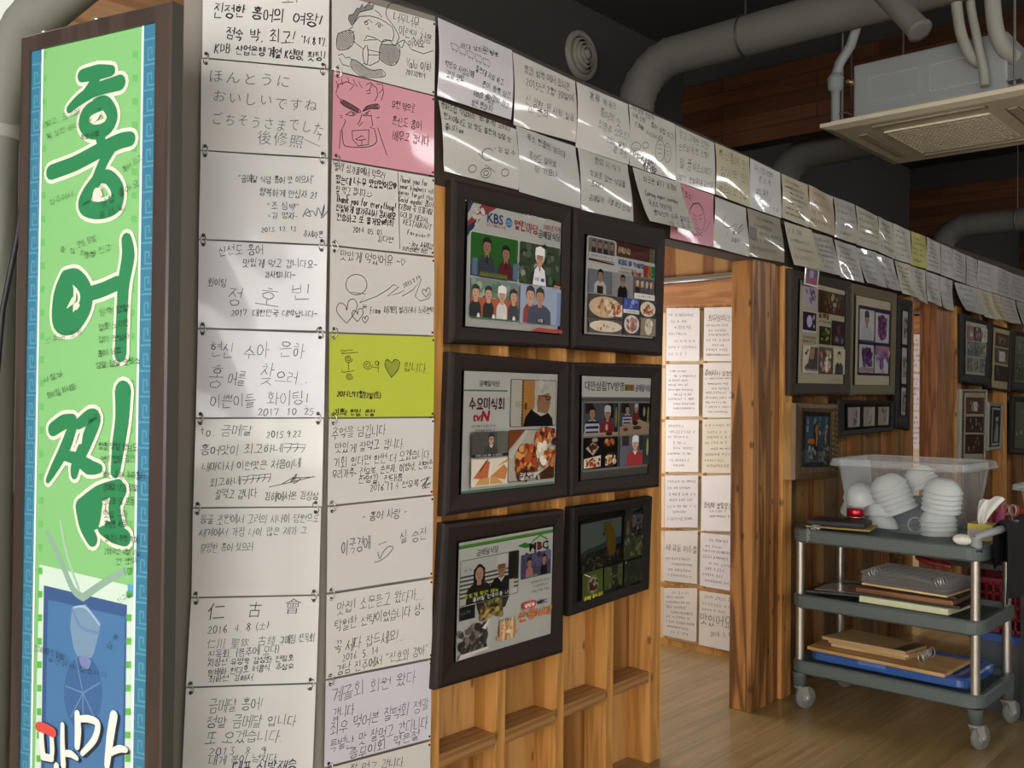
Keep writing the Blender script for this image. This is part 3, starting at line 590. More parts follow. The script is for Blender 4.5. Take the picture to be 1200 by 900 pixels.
# ================================================================ THE VISITORS' NOTES
RINGM = M('#cfccc4', .25, .9)
UPZ = V((0, 0, 1))
class Plane:
    def __init__(s, p, n, d): s.p, s.n, s.d = V(p), V(n).normalized(), V(d).normalized()
    def at(s, px, py): return hit(px, py, s.p, s.n)
PL1 = Plane(P1, N1, D1); PL2 = Plane(P0, N2, D2); PLW = Plane((0, -.004, 0), (0, -1, 0), (1, 0, 0))
PLD1 = Plane((4.2, 0, 0), (-1, 0, 0), (0, -1, 0)); PLD2 = Plane((6.5, 0, 0), (-1, 0, 0), (0, -1, 0))
def sheet(quad, pl, label, group, lines=(), crop=(0, 0, 1), color='#e6e4e2', off=.004, bulge=0., lift=0., rings='', extra=None, scrib=0, scr=(.08, .9), seed=1, pen=.0018, ink=INK, cat='sheet', wave=0., dots=False, frame=None, name='paper_sheet', lid=None):
    rnd = random.Random(seed * 77 + 5)
    TL, TR, BR, BL = [pl.at(*q) for q in quad]
    O = BL; ex = pl.d; ey = UPZ; n = pl.n
    W = ((TR - TL).length + (BR - BL).length) / 2; H = ((TL - BL).length + (TR - BR).length) / 2
    ph = rnd.uniform(0, 6); tilt = rnd.uniform(.05, .45)
    def dz(u, v):
        u = min(max(u, 0), 1); v = min(max(v, 0), 1)
        return off + bulge * (.8 + .2 * math.sin(math.pi * u)) * math.sin(math.pi * min(max(v + tilt * (u - .5), 0), 1)) + lift * (1 - v) ** 2 * (1 + .25 * math.sin(3 * u + ph)) + wave * math.sin(2 * math.pi * (1.1 * u + .5 * v) + ph) * .5 + wave * .5
    def S(u, v, o=0.):
        p = (BL * (1 - u) + BR * u) * (1 - v) + (TL * (1 - u) + TR * u) * v
        return p + n * (dz(u, v) + o)
    def inv(x, y):
        # metres -> fraction, following the sheet's slanted sides
        p = O + ex * x + ey * y
        v = .5
        for _ in range(3):
            a = BL * (1 - v) + TL * v; c = BR * (1 - v) + TR * v; u = (p - a).dot(ex) / max((c - a).dot(ex), 1e-6)
            lo = (BL * (1 - u) + BR * u).z; hi = (TL * (1 - u) + TR * u).z; v = (p.z - lo) / max(hi - lo, 1e-6)
        return u, v
    def P(x, y):
        u, v = inv(x, y); return O + ex * x + ey * y + n * (dz(u, v) + .0011)
    def PF(u, v): return S(u, v, .0011)
    mb = MB(); pm = PAPER(color); nu, nv = (10, 16) if (bulge or wave or lift) else (2, 2)
    mb.grid(lambda u, v: S(u, v), nu, nv, pm); mb.grid(lambda u, v: S(u, v, -.0012), nu, nv, pm, flip=True)
    rim = [(i / nu, 0) for i in range(nu)] + [(1, j / nv) for j in range(nv)] + [(1 - i / nu, 1) for i in range(nu)] + [(0, 1 - j / nv) for j in range(nv)]
    k = len(rim); mb.add([S(u, v) for u, v in rim] + [S(u, v, -.0012) for u, v in rim], [(k + i, k + (i + 1) % k, (i + 1) % k, i) for i in range(k)], pm)
    ox, oy, sc = crop
    def px2(x, y):
        p = pl.at(ox + x / sc, oy + y / sc) - O; return (p.dot(ex), p.dot(ey))
    ctr = (TL + BR) / 2; mpp = (ctr - EYE).dot(FW) / F
    for ln in lines:
        tx, xa, ya, xb, yb, h = ln[:6]; wt = ln[6] if len(ln) > 6 else pen
        a = px2(xa, ya); c = px2(xb, yb)
        write(mb, P, tx, a[0], a[1], c[0], c[1], h / sc * mpp * 1.06, wt, ink, jit=.075, slant=.12, rnd=rnd)
    if extra: extra(mb, P, px2, PF, pen)
    if scrib:
        va, vb_ = scr; lh = H * (vb_ - va) / scrib
        PW = lambda x, y: PF(x / W, y / H)
        for i in range(scrib):
            y = H * vb_ - lh * (i + .4) + rnd.uniform(-1, 1) * lh * .1
            x0 = W * rnd.choice((.08, .08, .14, .25)); x1 = W * rnd.uniform(.6, .94)
            squiggle(mb, PW, x0, y, x1, lh * rnd.uniform(.42, .6), pen * .85, ink, rnd)
    if dots:
        for u, v in ((.985, .96), (.985, .035)):
            c = S(u, v, .0015); mb.add([c + (ex * math.cos(a) + ey * math.sin(a)) * .0032 for a in [i * math.pi / 4 for i in range(8)]], [tuple(range(8))], M('#191716', .7))
    o = mb.build(name); tag(o, label, cat, group)
    for s in rings:
        u = .035 if s == 'l' else .955
        c = S(u, 1, .004) + ey * .001; r = MB()
        a0 = rnd.uniform(-.15, .15)
        r.tube([c + ey * (.013 * math.cos(a)) + ex * (.0055 * math.sin(a) + a0 * .03 * math.cos(a)) + n * (.005 * math.sin(a)) for a in [2 * math.pi * i / 14 for i in range(14)]], 0.0013, RINGM, 6, closed=True)
        for d in (.0115, -.0115): r.lathe(c + ey * d + n * -.0015, [(.0045, 0), (.0001, .0006)], M('#2a2826', .7), n, 8)
        r.build('binder_ring', o)
    return o
C1 = (220, 0, 4); C2 = (220, 200, 4); C3 = (220, 380, 4); C4 = (205, 560, 3.871); C5 = (205, 680, 3.871)
GA = 'notes hung in the left column'; GBc = 'notes hung in the column beside the pictures'
def smooth(q):
    o = []
    for i in range(len(q) - 1):
        a, b_, c, d = q[max(i - 1, 0)], q[i], q[i + 1], q[min(i + 2, len(q) - 1)]
        for k in range(4):
            f = k / 4; o.append(tuple(.5 * (2 * b_[j] + (c[j] - a[j]) * f + (2 * a[j] - 5 * b_[j] + 4 * c[j] - d[j]) * f * f + (3 * b_[j] - a[j] - 3 * c[j] + d[j]) * f ** 3) for j in (0, 1)))
    return o + [q[-1]]
def strokes(mb, P, px2, paths, w, mat=INK):
    for p in paths: ribbon(mb, smooth([px2(*q) for q in p]) if 5 < len(p) < 14 else [px2(*q) for q in p], w, mat, P)
Q1 = [((238, -34), (386, -22), (384.5, 81), (237, 68)), ((236, 69.5), (384.5, 83), (384, 185), (235, 176)), ((235, 178), (384, 187), (383, 287), (233, 280)), ((233, 282), (383, 289), (381, 388), (232, 384)),
      ((232, 386), (381, 391), (379.5, 489), (229.5, 489)), ((229.5, 491), (379, 490.5), (377, 593), (226.5, 594)), ((226, 596), (376, 594.5), (373.5, 696), (224.5, 699)), ((224, 701), (374, 698), (370.5, 799), (218, 804)), ((218, 806), (370, 801), (366, 905), (213, 915))]
def x_sig3(mb, P, px2, PF, w):
    strokes(mb, P, px2, [[(538, 220), (560, 180), (575, 215), (550, 205), (585, 190), (600, 215), (610, 175), (630, 215), (640, 160), (625, 225), (655, 190)]], w)
def x_sig2(mb, P, px2, PF, w): strokes(mb, P, px2, [[(545, 655), (580, 672), (620, 690)], [(600, 635), (622, 630), (612, 660)]], w, GREY_INK)
def x_sig6(mb, P, px2, PF, w):
    strokes(mb, P, px2, [[(380, 762), (480, 740), (595, 712)], [(440, 748), (500, 715), (480, 740), (510, 700), (495, 745), (530, 720), (500, 720), (590, 715)]], w)
T1L = [
 ('large bold thank-you note at the top of the left column, black brush pen', [("오!", 440, -5, 520, 0, 50), ("진정한", 122, 48, 272, 62, 64, .0034), ("홍어의", 300, 62, 455, 82, 62, .0034), ("여왕!", 492, 88, 632, 104, 60, .0034), ("점숙", 180, 158, 262, 166, 56, .0032), ("박, 최고!", 290, 164, 505, 180, 58, .0032), ("'14.8.17.", 530, 185, 655, 200, 38, .0026), ("KDB", 128, 225, 205, 232, 44, .0028), ("산업은행", 225, 238, 365, 245, 42, .0028), ("계열 K생명,", 375, 250, 548, 262, 42, .0028), ("홧팅!", 560, 264, 645, 268, 44, .0028)], C1, '#d9d7d3', None),
 ('note with large thin Japanese writing, second from top of the left column', [("ほんとうに", 95, 360, 490, 385, 66), ("おいしいですね", 115, 450, 615, 500, 62), ("ごちそうさまでした", 110, 555, 645, 605, 60), ("後修照", 325, 645, 550, 665, 62)], C1, '#dddbd8', x_sig2),
 ('shiny white note with short quoted lines, third from top of the left column', [('"금메달 식당 홍어 맛 이으서"', 235, 42, 595, 45, 34), ("행복하게 만십자 21", 335, 100, 610, 118, 34), ('"조 심백"', 370, 168, 525, 172, 34), ('-김 영자-', 375, 212, 520, 215, 30), ("2013. 12. 13", 345, 280, 510, 272, 24), ("추세자윤", 540, 300, 635, 302, 30)], C2, '#dfdedd', x_sig3),
 ('glossy white note with a big three-letter signature, fourth from top of the left column', [("신선도 홍어", 145, 380, 355, 370, 44), ("맛있게 먹고 갑니다요~", 258, 432, 610, 440, 38), ("감사합니다~", 360, 488, 505, 490, 30), ("화이팅", 95, 525, 185, 525, 34), ("정", 190, 590, 258, 590, 85), ("호", 320, 585, 440, 600, 85), ("빈", 480, 575, 590, 575, 80), ("2017. 대한민국 대박납니다~", 205, 665, 610, 672, 30)], C2, '#e2e1e4', None),
 ('pale lilac-white note with large grey marker writing, fifth in the left column', [("현신", 105, 125, 220, 125, 66), ("수아", 262, 125, 385, 125, 66), ("은하", 428, 122, 555, 122, 68), ("홍", 100, 240, 175, 240, 90), ("어를", 190, 250, 275, 250, 60), ("찾", 338, 240, 405, 240, 100), ("으러...", 410, 245, 570, 248, 55), ("이쁜이들", 105, 358, 320, 355, 60), ("화이팅!", 370, 350, 568, 350, 62), ("2017. 10. 25", 330, 410, 595, 408, 36)], C3, '#e4e4ea', None),
 ('white note starting with to, signed with a crossed scrawl, sixth in the left column', [("to. 금메달", 60, 495, 305, 493, 48), ("2015.9.22", 370, 515, 535, 512, 32), ("홍어맛이 최고하네ㅋㅋㅋ", 60, 588, 545, 578, 44), ("내마다서 이런맛은 처음이네", 68, 668, 530, 650, 40), ("최고하네ㅋㅋㅋㅋㅋ", 105, 738, 385, 720, 36), ("잘먹고 갑니다.", 130, 795, 335, 792, 42), ("김해에서온 김창상", 360, 805, 615, 800, 40)], C3, '#e6e5df', x_sig6),
 ('white note written only in its top half, blank below, seventh in the left column', [("몽골 초원에서 고려의 사나이 당원으로", 115, 188, 655, 182, 38), ("세계에서 가장 나이 많은 제가 그", 110, 245, 600, 238, 36), ("유명한 홍어 찾으러", 115, 316, 355, 312, 38)], C4, '#e4e3e0', None),
 ('white note headed by three large Chinese characters, eighth in the left column', [("仁", 145, 605, 240, 605, 80), ("古", 330, 600, 400, 600, 70), ("會", 495, 583, 580, 583, 66), ("2016. 4. 8 (土)", 150, 687, 430, 665, 36), ("仁川 聖欽. 古錢", 145, 752, 460, 735, 44), ("구매팀 친목회", 475, 735, 635, 718, 36), ("친목회. (음주에 모다)", 150, 802, 475, 772, 36), ("지창선 유병욱 강성화 전창호", 150, 838, 540, 812, 28), ("임배하 한대호 허용식. 주상우", 150, 880, 540, 848, 28), ("최하선. 김해서.", 155, 908, 365, 900, 28)], C4, '#e8e7e4', None),
 ('white note dated 2013. 8. 9 at the bottom of the left column', [("금메달 홍어!", 155, 568, 400, 552, 54), ("정말 금메달 입니다", 145, 640, 555, 628, 50), ("또 오겠습니다.", 140, 712, 495, 702, 50), ("2013. 8. 9", 155, 770, 420, 764, 36), ("내게 복이 넘치다", 155, 812, 465, 800, 38), ("대표 심방재승", 258, 848, 555, 832, 50, .003)], C5, '#e8e7e3', None)]
for i, (q, (lb, ls, cr, col, ex_)) in enumerate(zip(Q1, T1L)):
    sheet(q, PL1, lb, GA, ls, cr, col, rings='' if i == 0 else 'lr', extra=ex_, seed=i + 1, pen=.0015 if i in (1, 6) else .0018, ink=GREY_INK if i in (1, 6) else INK, wave=.004 if i in (2, 3, 4) else .0015)
Q2 = [((388, -8), (509, 26), (508, 112), (388, 82)), ((390, 84), (508, 113.5), (507.5, 206), (388, 186)), ((388, 188), (508, 208.5), (507, 300), (386, 287)), ((386, 289), (508, 302.5), (507, 393), (385, 389)),
      ((385, 391), (508, 395), (507, 488), (384.5, 489)), ((384.5, 491), (507.5, 490), (506, 579), (383, 592)), ((383, 594.5), (507, 581), (505.5, 675), (382, 694)), ((382, 697), (506, 678), (505, 770), (381, 795)), ((381, 797.5), (505, 773), (503.5, 865), (379, 898)), ((379, 901), (503.5, 868), (502, 960), (377, 1000))]
def hatch(poly, ang, step):
    ca, sa = math.cos(ang), math.sin(ang); out = []
    r = [(x * ca + y * sa, -x * sa + y * ca) for x, y in poly]
    y = min(p[1] for p in r) + step / 2
    while y < max(p[1] for p in r):
        xs = sorted(a[0] + (y - a[1]) / (b_[1] - a[1]) * (b_[0] - a[0]) for a, b_ in zip(r, r[1:] + r[:1]) if (a[1] - y) * (b_[1] - y) < 0)
        for a, b_ in zip(xs[::2], xs[1::2]): out.append([(a * ca - y * sa, a * sa + y * ca), (b_ * ca - y * sa, b_ * sa + y * ca)])
        y += step
    return out
def x_man(mb, P, px2, PF, w):
    hair = [(770, 70), (790, 40), (800, 45), (815, 20), (822, 40), (850, 10), (850, 30), (868, 25), (862, 45), (800, 60), (775, 110), (765, 125), (748, 95), (750, 75)]
    coat = [(700, 160), (760, 145), (775, 190), (750, 230), (700, 235), (692, 195)]
    fore = [(900, 210), (970, 215), (990, 240), (980, 290), (950, 310), (900, 285), (893, 245)]
    body = [(765, 280), (790, 290), (850, 330), (905, 330), (915, 362), (815, 362), (760, 315)]
    for pl_, st in ((hair, 5), (coat, 7), (fore, 6), (body, 7)): strokes(mb, P, px2, [pl_ + pl_[:1]] + hatch(pl_, -.7, st), w * .9)
    strokes(mb, P, px2, [[(775, 110), (800, 80), (850, 78), (890, 88), (925, 108), (955, 130), (962, 165), (955, 195), (940, 190), (905, 200), (870, 180), (835, 170), (820, 195), (845, 190), (880, 190)],
        [(768, 130), (752, 140), (758, 160), (775, 150)], [(770, 150), (775, 200), (820, 235)], [(830, 215), (815, 245), (820, 290), (835, 305), (840, 250), (835, 215)], [(835, 235), (900, 250)], [(840, 260), (890, 262)],
        [(870, 50), (890, 62), (905, 85)], [(820, 108), (845, 95), (860, 110)], [(875, 120), (890, 108), (912, 125)], circ(832, 112, 7), circ(893, 125, 6), [(838, 130), (845, 142)], [(900, 215), (915, 190), (945, 195), (960, 215), (975, 208), (990, 215)], [(895, 255), (890, 290), (850, 310), (815, 300)],
        [(700, 262), (720, 255), (735, 275), (752, 270), (765, 285)], [(705, 275), (720, 305), (755, 315)],
        [(990, 15), (945, 20), (925, 55), (930, 85), (960, 125), (985, 175), (975, 205), (1010, 190), (1000, 225), (985, 215)], [(1010, 190), (1045, 235), (1100, 255), (1145, 240)]], w)
def x_angry(mb, P, px2, PF, w):
    b1 = [(712, 485), (722, 470), (800, 515), (796, 530), (740, 505)]; b2 = [(815, 525), (835, 500), (885, 490), (890, 512), (850, 512)]
    for pl_ in (b1, b2): strokes(mb, P, px2, [pl_ + pl_[:1]] + hatch(pl_, -.9, 4), w * .9)
    strokes(mb, P, px2, [[(735, 540), (760, 525), (792, 535), (770, 545), (735, 540)], [(815, 545), (850, 520), (858, 545), (820, 545)], circ(772, 534, 5), circ(835, 535, 5), [(812, 535), (800, 575), (790, 582), (800, 592), (815, 575)],
        [(722, 600), (735, 570), (728, 560)], [(855, 545), (862, 590), (850, 600), (870, 605)], [(718, 600), (725, 675), (755, 690), (840, 690), (880, 665), (870, 605)], [(765, 615), (768, 655), (795, 685), (842, 680), (845, 610)], [(765, 615), (845, 610)], [(782, 655), (812, 638), (830, 655), (800, 660), (782, 655)], [(812, 660), (810, 685)],
        [(690, 440), (700, 400), (740, 385), (775, 400), (755, 425)], [(830, 400), (850, 390), (880, 415), (885, 450), (870, 478)], [(880, 395), (908, 400), (912, 440), (900, 475)], [(712, 610), (705, 700)], [(885, 600), (905, 660), (930, 730)], [(690, 380), (705, 415)], [(715, 370), (722, 400)], [(745, 365), (752, 390)], [(770, 375), (790, 410)], [(795, 385), (812, 415)], [(860, 395), (845, 425)], [(830, 430), (850, 425), (848, 440), (832, 442)],
        [(690, 445), (712, 470)], [(908, 420), (890, 440)], [(708, 545), (720, 545)], [(710, 555), (722, 553)], [(880, 555), (895, 552)]], w)
def x_sig4(mb, P, px2, PF, w):
    def heart(x, y, s): return [(x, y + s), (x - s * .75, y + .1 * s), (x - s * .55, y - .55 * s), (x - .1 * s, y - .35 * s), (x, y), (x + .15 * s, y - .7 * s), (x + .6 * s, y - .8 * s), (x + .75 * s, y - .1 * s), (x, y + s)]
    strokes(mb, P, px2, [circ(785, 535, 50, 200, 560, 18, 48), [(760, 570), (830, 580), (800, 620), (880, 590), (930, 560), (960, 535), (985, 545), (930, 590), (985, 575), (1010, 560), (1000, 590), (1050, 560), (1090, 510), (1060, 590), (1085, 612), (1125, 600), (1135, 575)], heart(740, 655, 62), heart(790, 675, 34), heart(826, 697, 18), heart(1112, 570, 24), [(815, 628), (832, 648)], [(832, 628), (815, 648)], [(812, 640), (836, 638)]], w)
def x_hong5(mb, P, px2, PF, w):
    sp = lambda x, y, r: [(x + r * (1 - i / 22) * math.cos(i * .65), y + r * (1 - i / 22) * math.sin(i * .65)) for i in range(20)]
    heart = [(950, 250), (920, 195), (930, 165), (952, 180), (965, 165), (988, 178), (980, 215), (950, 250)]
    strokes(mb, P, px2, [[(712, 130), (720, 118), (728, 128), (715, 138), (795, 132)], [(728, 125), (770, 120)], sp(748, 162, 20), [(748, 182), (750, 215)], [(720, 212), (715, 225), (728, 225), (775, 218)], sp(752, 244, 18), sp(838, 190, 24), [(860, 200), (890, 205)], circ(882, 182, 9), [(888, 175), (888, 225)], heart] + hatch(heart, -.8, 8), w)
def x_sc6(mb, P, px2, PF, w): strokes(mb, P, px2, [[(1085, 735), (1130, 715), (1090, 760), (1135, 740), (1095, 770), (1120, 720), (1105, 765), (1130, 762)]], w)
def x_line3(mb, P, px2, PF, w): strokes(mb, P, px2, [[(980, 8), (984, 180), (988, 368)], [(838, 105), (840, 112)], [(852, 105), (853, 111)], [(832, 118), (845, 125), (860, 116)]], w)
def x_smile(mb, P, px2, PF, w): strokes(mb, P, px2, [[(918, 302), (955, 288)], [(915, 335), (925, 365), (940, 335), (965, 310), (985, 315), (960, 350), (925, 375), (900, 382)]], w)
Y7 = 0
T2L = [
 ('note with a pen cartoon of a man and a speech bubble, above the pink sheet', [("너무너무...", 960, 75, 1110, 120, 46), ("이런맛 처음", 985, 145, 1138, 190, 46), ("이에요", 1030, 200, 1105, 212, 32), ("Valu 이하", 1020, 292, 1138, 322, 44), ("20130919", 1018, 335, 1110, 358, 26)], C1, '#d8d6d1', x_man),
 ('pink sheet with a pen drawing of an angry face, in the column beside the pictures', [("우원 먹으로", 950, 490, 1062, 510, 38), ("혼신도 홍어", 952, 565, 1092, 590, 42), ("배우고 갑니다", 955, 635, 1128, 665, 44)], C1, '#dc9aa6', x_angry),
 ('densely written note in Korean and English split by a pen line, below the pink sheet', [("멀리 싱가폴에서 먹으러", 685, -20, 920, 25, 36), ("왔는데 너~무 맛있었어요♥", 690, 42, 970, 75, 36, .0026), ("잘 먹고 갑니다", 690, 88, 830, 108, 36), ("Thank you for everything!", 692, 128, 970, 172, 36, .0026), ("친절하게 챙겨주셔서 감사해요", 690, 172, 970, 216, 32, .0026), ("건승하고 또 올게요♥희희", 692, 218, 960, 250, 32, .0026), ("2014. 05. 03.", 770, 275, 915, 292, 26), ("김다연", 885, 318, 960, 325, 28), ("Thank you for", 990, 38, 1125, 60, 30), ("your kindness will", 990, 70, 1150, 98, 26), ("never forget this", 985, 100, 1150, 130, 28), ("Gold medal 홍어", 985, 130, 1148, 162, 28), ("다음에 꼭 또올게요", 985, 166, 1145, 196, 28), ("GOLD MEDAL", 990, 205, 1130, 234, 28), ("RESTAURANT", 1005, 240, 1140, 268, 28), ("Forever!!", 1025, 288, 1130, 308, 24), ("-Joy 서재경", 1030, 338, 1145, 358, 26), ("지리산마인 희진", 1000, 366, 1120, 380, 22)], C2, '#d9d6d0', x_line3),
 ('note with a looping signature and hearts, above the yellow-green sheet', [("맛있게 먹었어유 ~♡", 708, 398, 1012, 425, 46), ("From. 미래의 빌리러나 노주현♡", 850, 655, 1145, 652, 32), ("2015.2.19", 1005, 540, 1085, 498, 20)], C2, '#d9d5cf', x_sig4),
 ('bright yellow-green sheet with curly letters and a hatched heart', [("합니다.", 1008, 198, 1125, 208, 46), ("2014년11월22일(토)", 697, 325, 902, 335, 28, .0026), ("기쁘R 언정. 은정", 682, 412, 872, 412, 28, .0026)], C3, '#c3cf3f', x_hong5),
 ('white note filled with seven lines of pen writing, below the yellow-green sheet', [("추억을 남깁니다.", 670, 510, 935, 495, 52), ("맛있게 잘먹고 갑니다.", 685, 582, 1015, 555, 44), ("기회 있다면 한번 더 오겠습니다", 680, 650, 1130, 605, 44), ("우리가족~ 전유복, 손은자, 이병석, 전명준", 672, 705, 1145, 655, 38), ("전영길, 전태홍", 795, 730, 1005, 715, 36), ("2016.11.4 전유복", 850, 765, 1080, 745, 34)], C3, '#dcd9d4', x_sc6),
 ('white note with a few short words and a smile doodle, third above the bottom edge', [("- 홍어 사랑 -", 845, 175, 1050, 152, 42), ("이국경애", 750, 318, 885, 292, 62), ("실 승진", 1015, 275, 1140, 250, 50)], C4, '#dad6d3', x_smile),
 ('cream-white note dated 2016. 5. 14 in the column beside the pictures', [("맛집! 소문듣고 왔다가....", 730, 590, 1135, 520, 52), ("탁월한 선택이었습니다 상~", 720, 670, 1130, 588, 48), ("꼭 세다 잡드세요!...", 718, 768, 1042, 702, 48), ("2016. 5. 14", 755, 815, 920, 775, 34), ('경남 진주에서 "진호와 경아"', 730, 872, 1148, 772, 44)], C4, '#dfdcd5', None),
 ('lilac-white note with big slanting pen writing, second from bottom beside the wood wall', [("계골회 회원 왔다", 705, 522, 1092, 428, 60), ("갑니다", 710, 605, 812, 580, 50), ("최우 먹어본 찰떡회 정말", 700, 672, 1150, 555, 54), ("특별난 맛 잘먹고 간다니다", 695, 755, 1145, 635, 54), ("총무이회. 역은철", 785, 790, 1105, 695, 46)], C5, '#d8d4dc', None),
 ('cream note cut by the bottom edge, lowest beside the wood wall', [("잘 먹고 갑니다.", 790, 855, 1045, 815, 42)], C5, '#d9d5cc', None)]
for i, (q, (lb, ls, cr, col, ex_)) in enumerate(zip(Q2, T2L)):
    sheet(q, PL2, lb, GBc, ls, cr, col, rings='' if i == 0 else 'l', extra=ex_, seed=i + 31, pen=.0018, dots=True, wave=.001, off=.004)
# ---- the band of notes along the top of the long wall
CT = (500, 0, 4.286); CU = (660, 60, 4); CV_ = (880, 180, 3.75)
GT = 'notes in the top row of the long wall band'; GL = 'notes in the lower row of the long wall band'
def x_boxes(mb, P, px2, PF, w):
    paths = []
    for k in range(5):
        x, y = 98 + k * 40, 222 + k * 19; paths += [[(x, y), (x + 32, y + 12), (x + 34, y + 44), (x + 4, y + 30), (x, y)], [(x + 8, y + 34), (x + 10, y + 46)], [(x + 26, y + 40), (x + 26, y + 52)]]
    strokes(mb, P, px2, paths, w * .8)
def x_balloons(mb, P, px2, PF, w):
    strokes(mb, P, px2, [circ(290, 780, 30, 60, 330), circ(285, 872, 24), circ(285, 872, 12), [(275, 830), (300, 845), (330, 870)], circ(378, 870, 18), circ(218, 850, 18), [(240, 770), (262, 800)]], w)
def x_faces(mb, P, px2, PF, w):
    strokes(mb, P, px2, [circ(325, 450, 20), circ(367, 445, 14), circ(435, 470, 22, ry=50), circ(470, 480, 16, ry=45), [(315, 455), (325, 462), (335, 455)], [(425, 440), (445, 445)], [(425, 460), (445, 465)], [(425, 480), (445, 485)], [(465, 450), (478, 455)], [(465, 470), (478, 475)], [(465, 490), (478, 495)]], w)
def x_pinkface(mb, P, px2, PF, w):
    strokes(mb, P, px2, [circ(615, 790, 38, ry=75, n=18), [(590, 760), (612, 775)], [(622, 775), (645, 765)], [(595, 785), (608, 790)], [(625, 790), (640, 785)], [(615, 790), (608, 815), (620, 818)], [(600, 835), (618, 830), (632, 838), (612, 845)], [(585, 740), (600, 715), (630, 712), (650, 745)], [(655, 800), (680, 800), (650, 850)], [(600, 870), (620, 850), (640, 870)]], w)
def x_sigB6(mb, P, px2, PF, w): strokes(mb, P, px2, [[(750, 770), (735, 810), (760, 830), (800, 810), (780, 860), (830, 810), (800, 860), (835, 830)], [(760, 840), (750, 880)]], w)
def x_photoB7(mb, P, px2, PF, w):
    for a, c in (((862, 820), (895, 880)),):
        mb.add([P(*px2(*q)) for q in ((a[0], a[1]), (c[0], a[1] + 14), (c[0], c[1] + 10), (a[0], c[1]))], [(3, 2, 1, 0)], M('#6d6a64', .5))
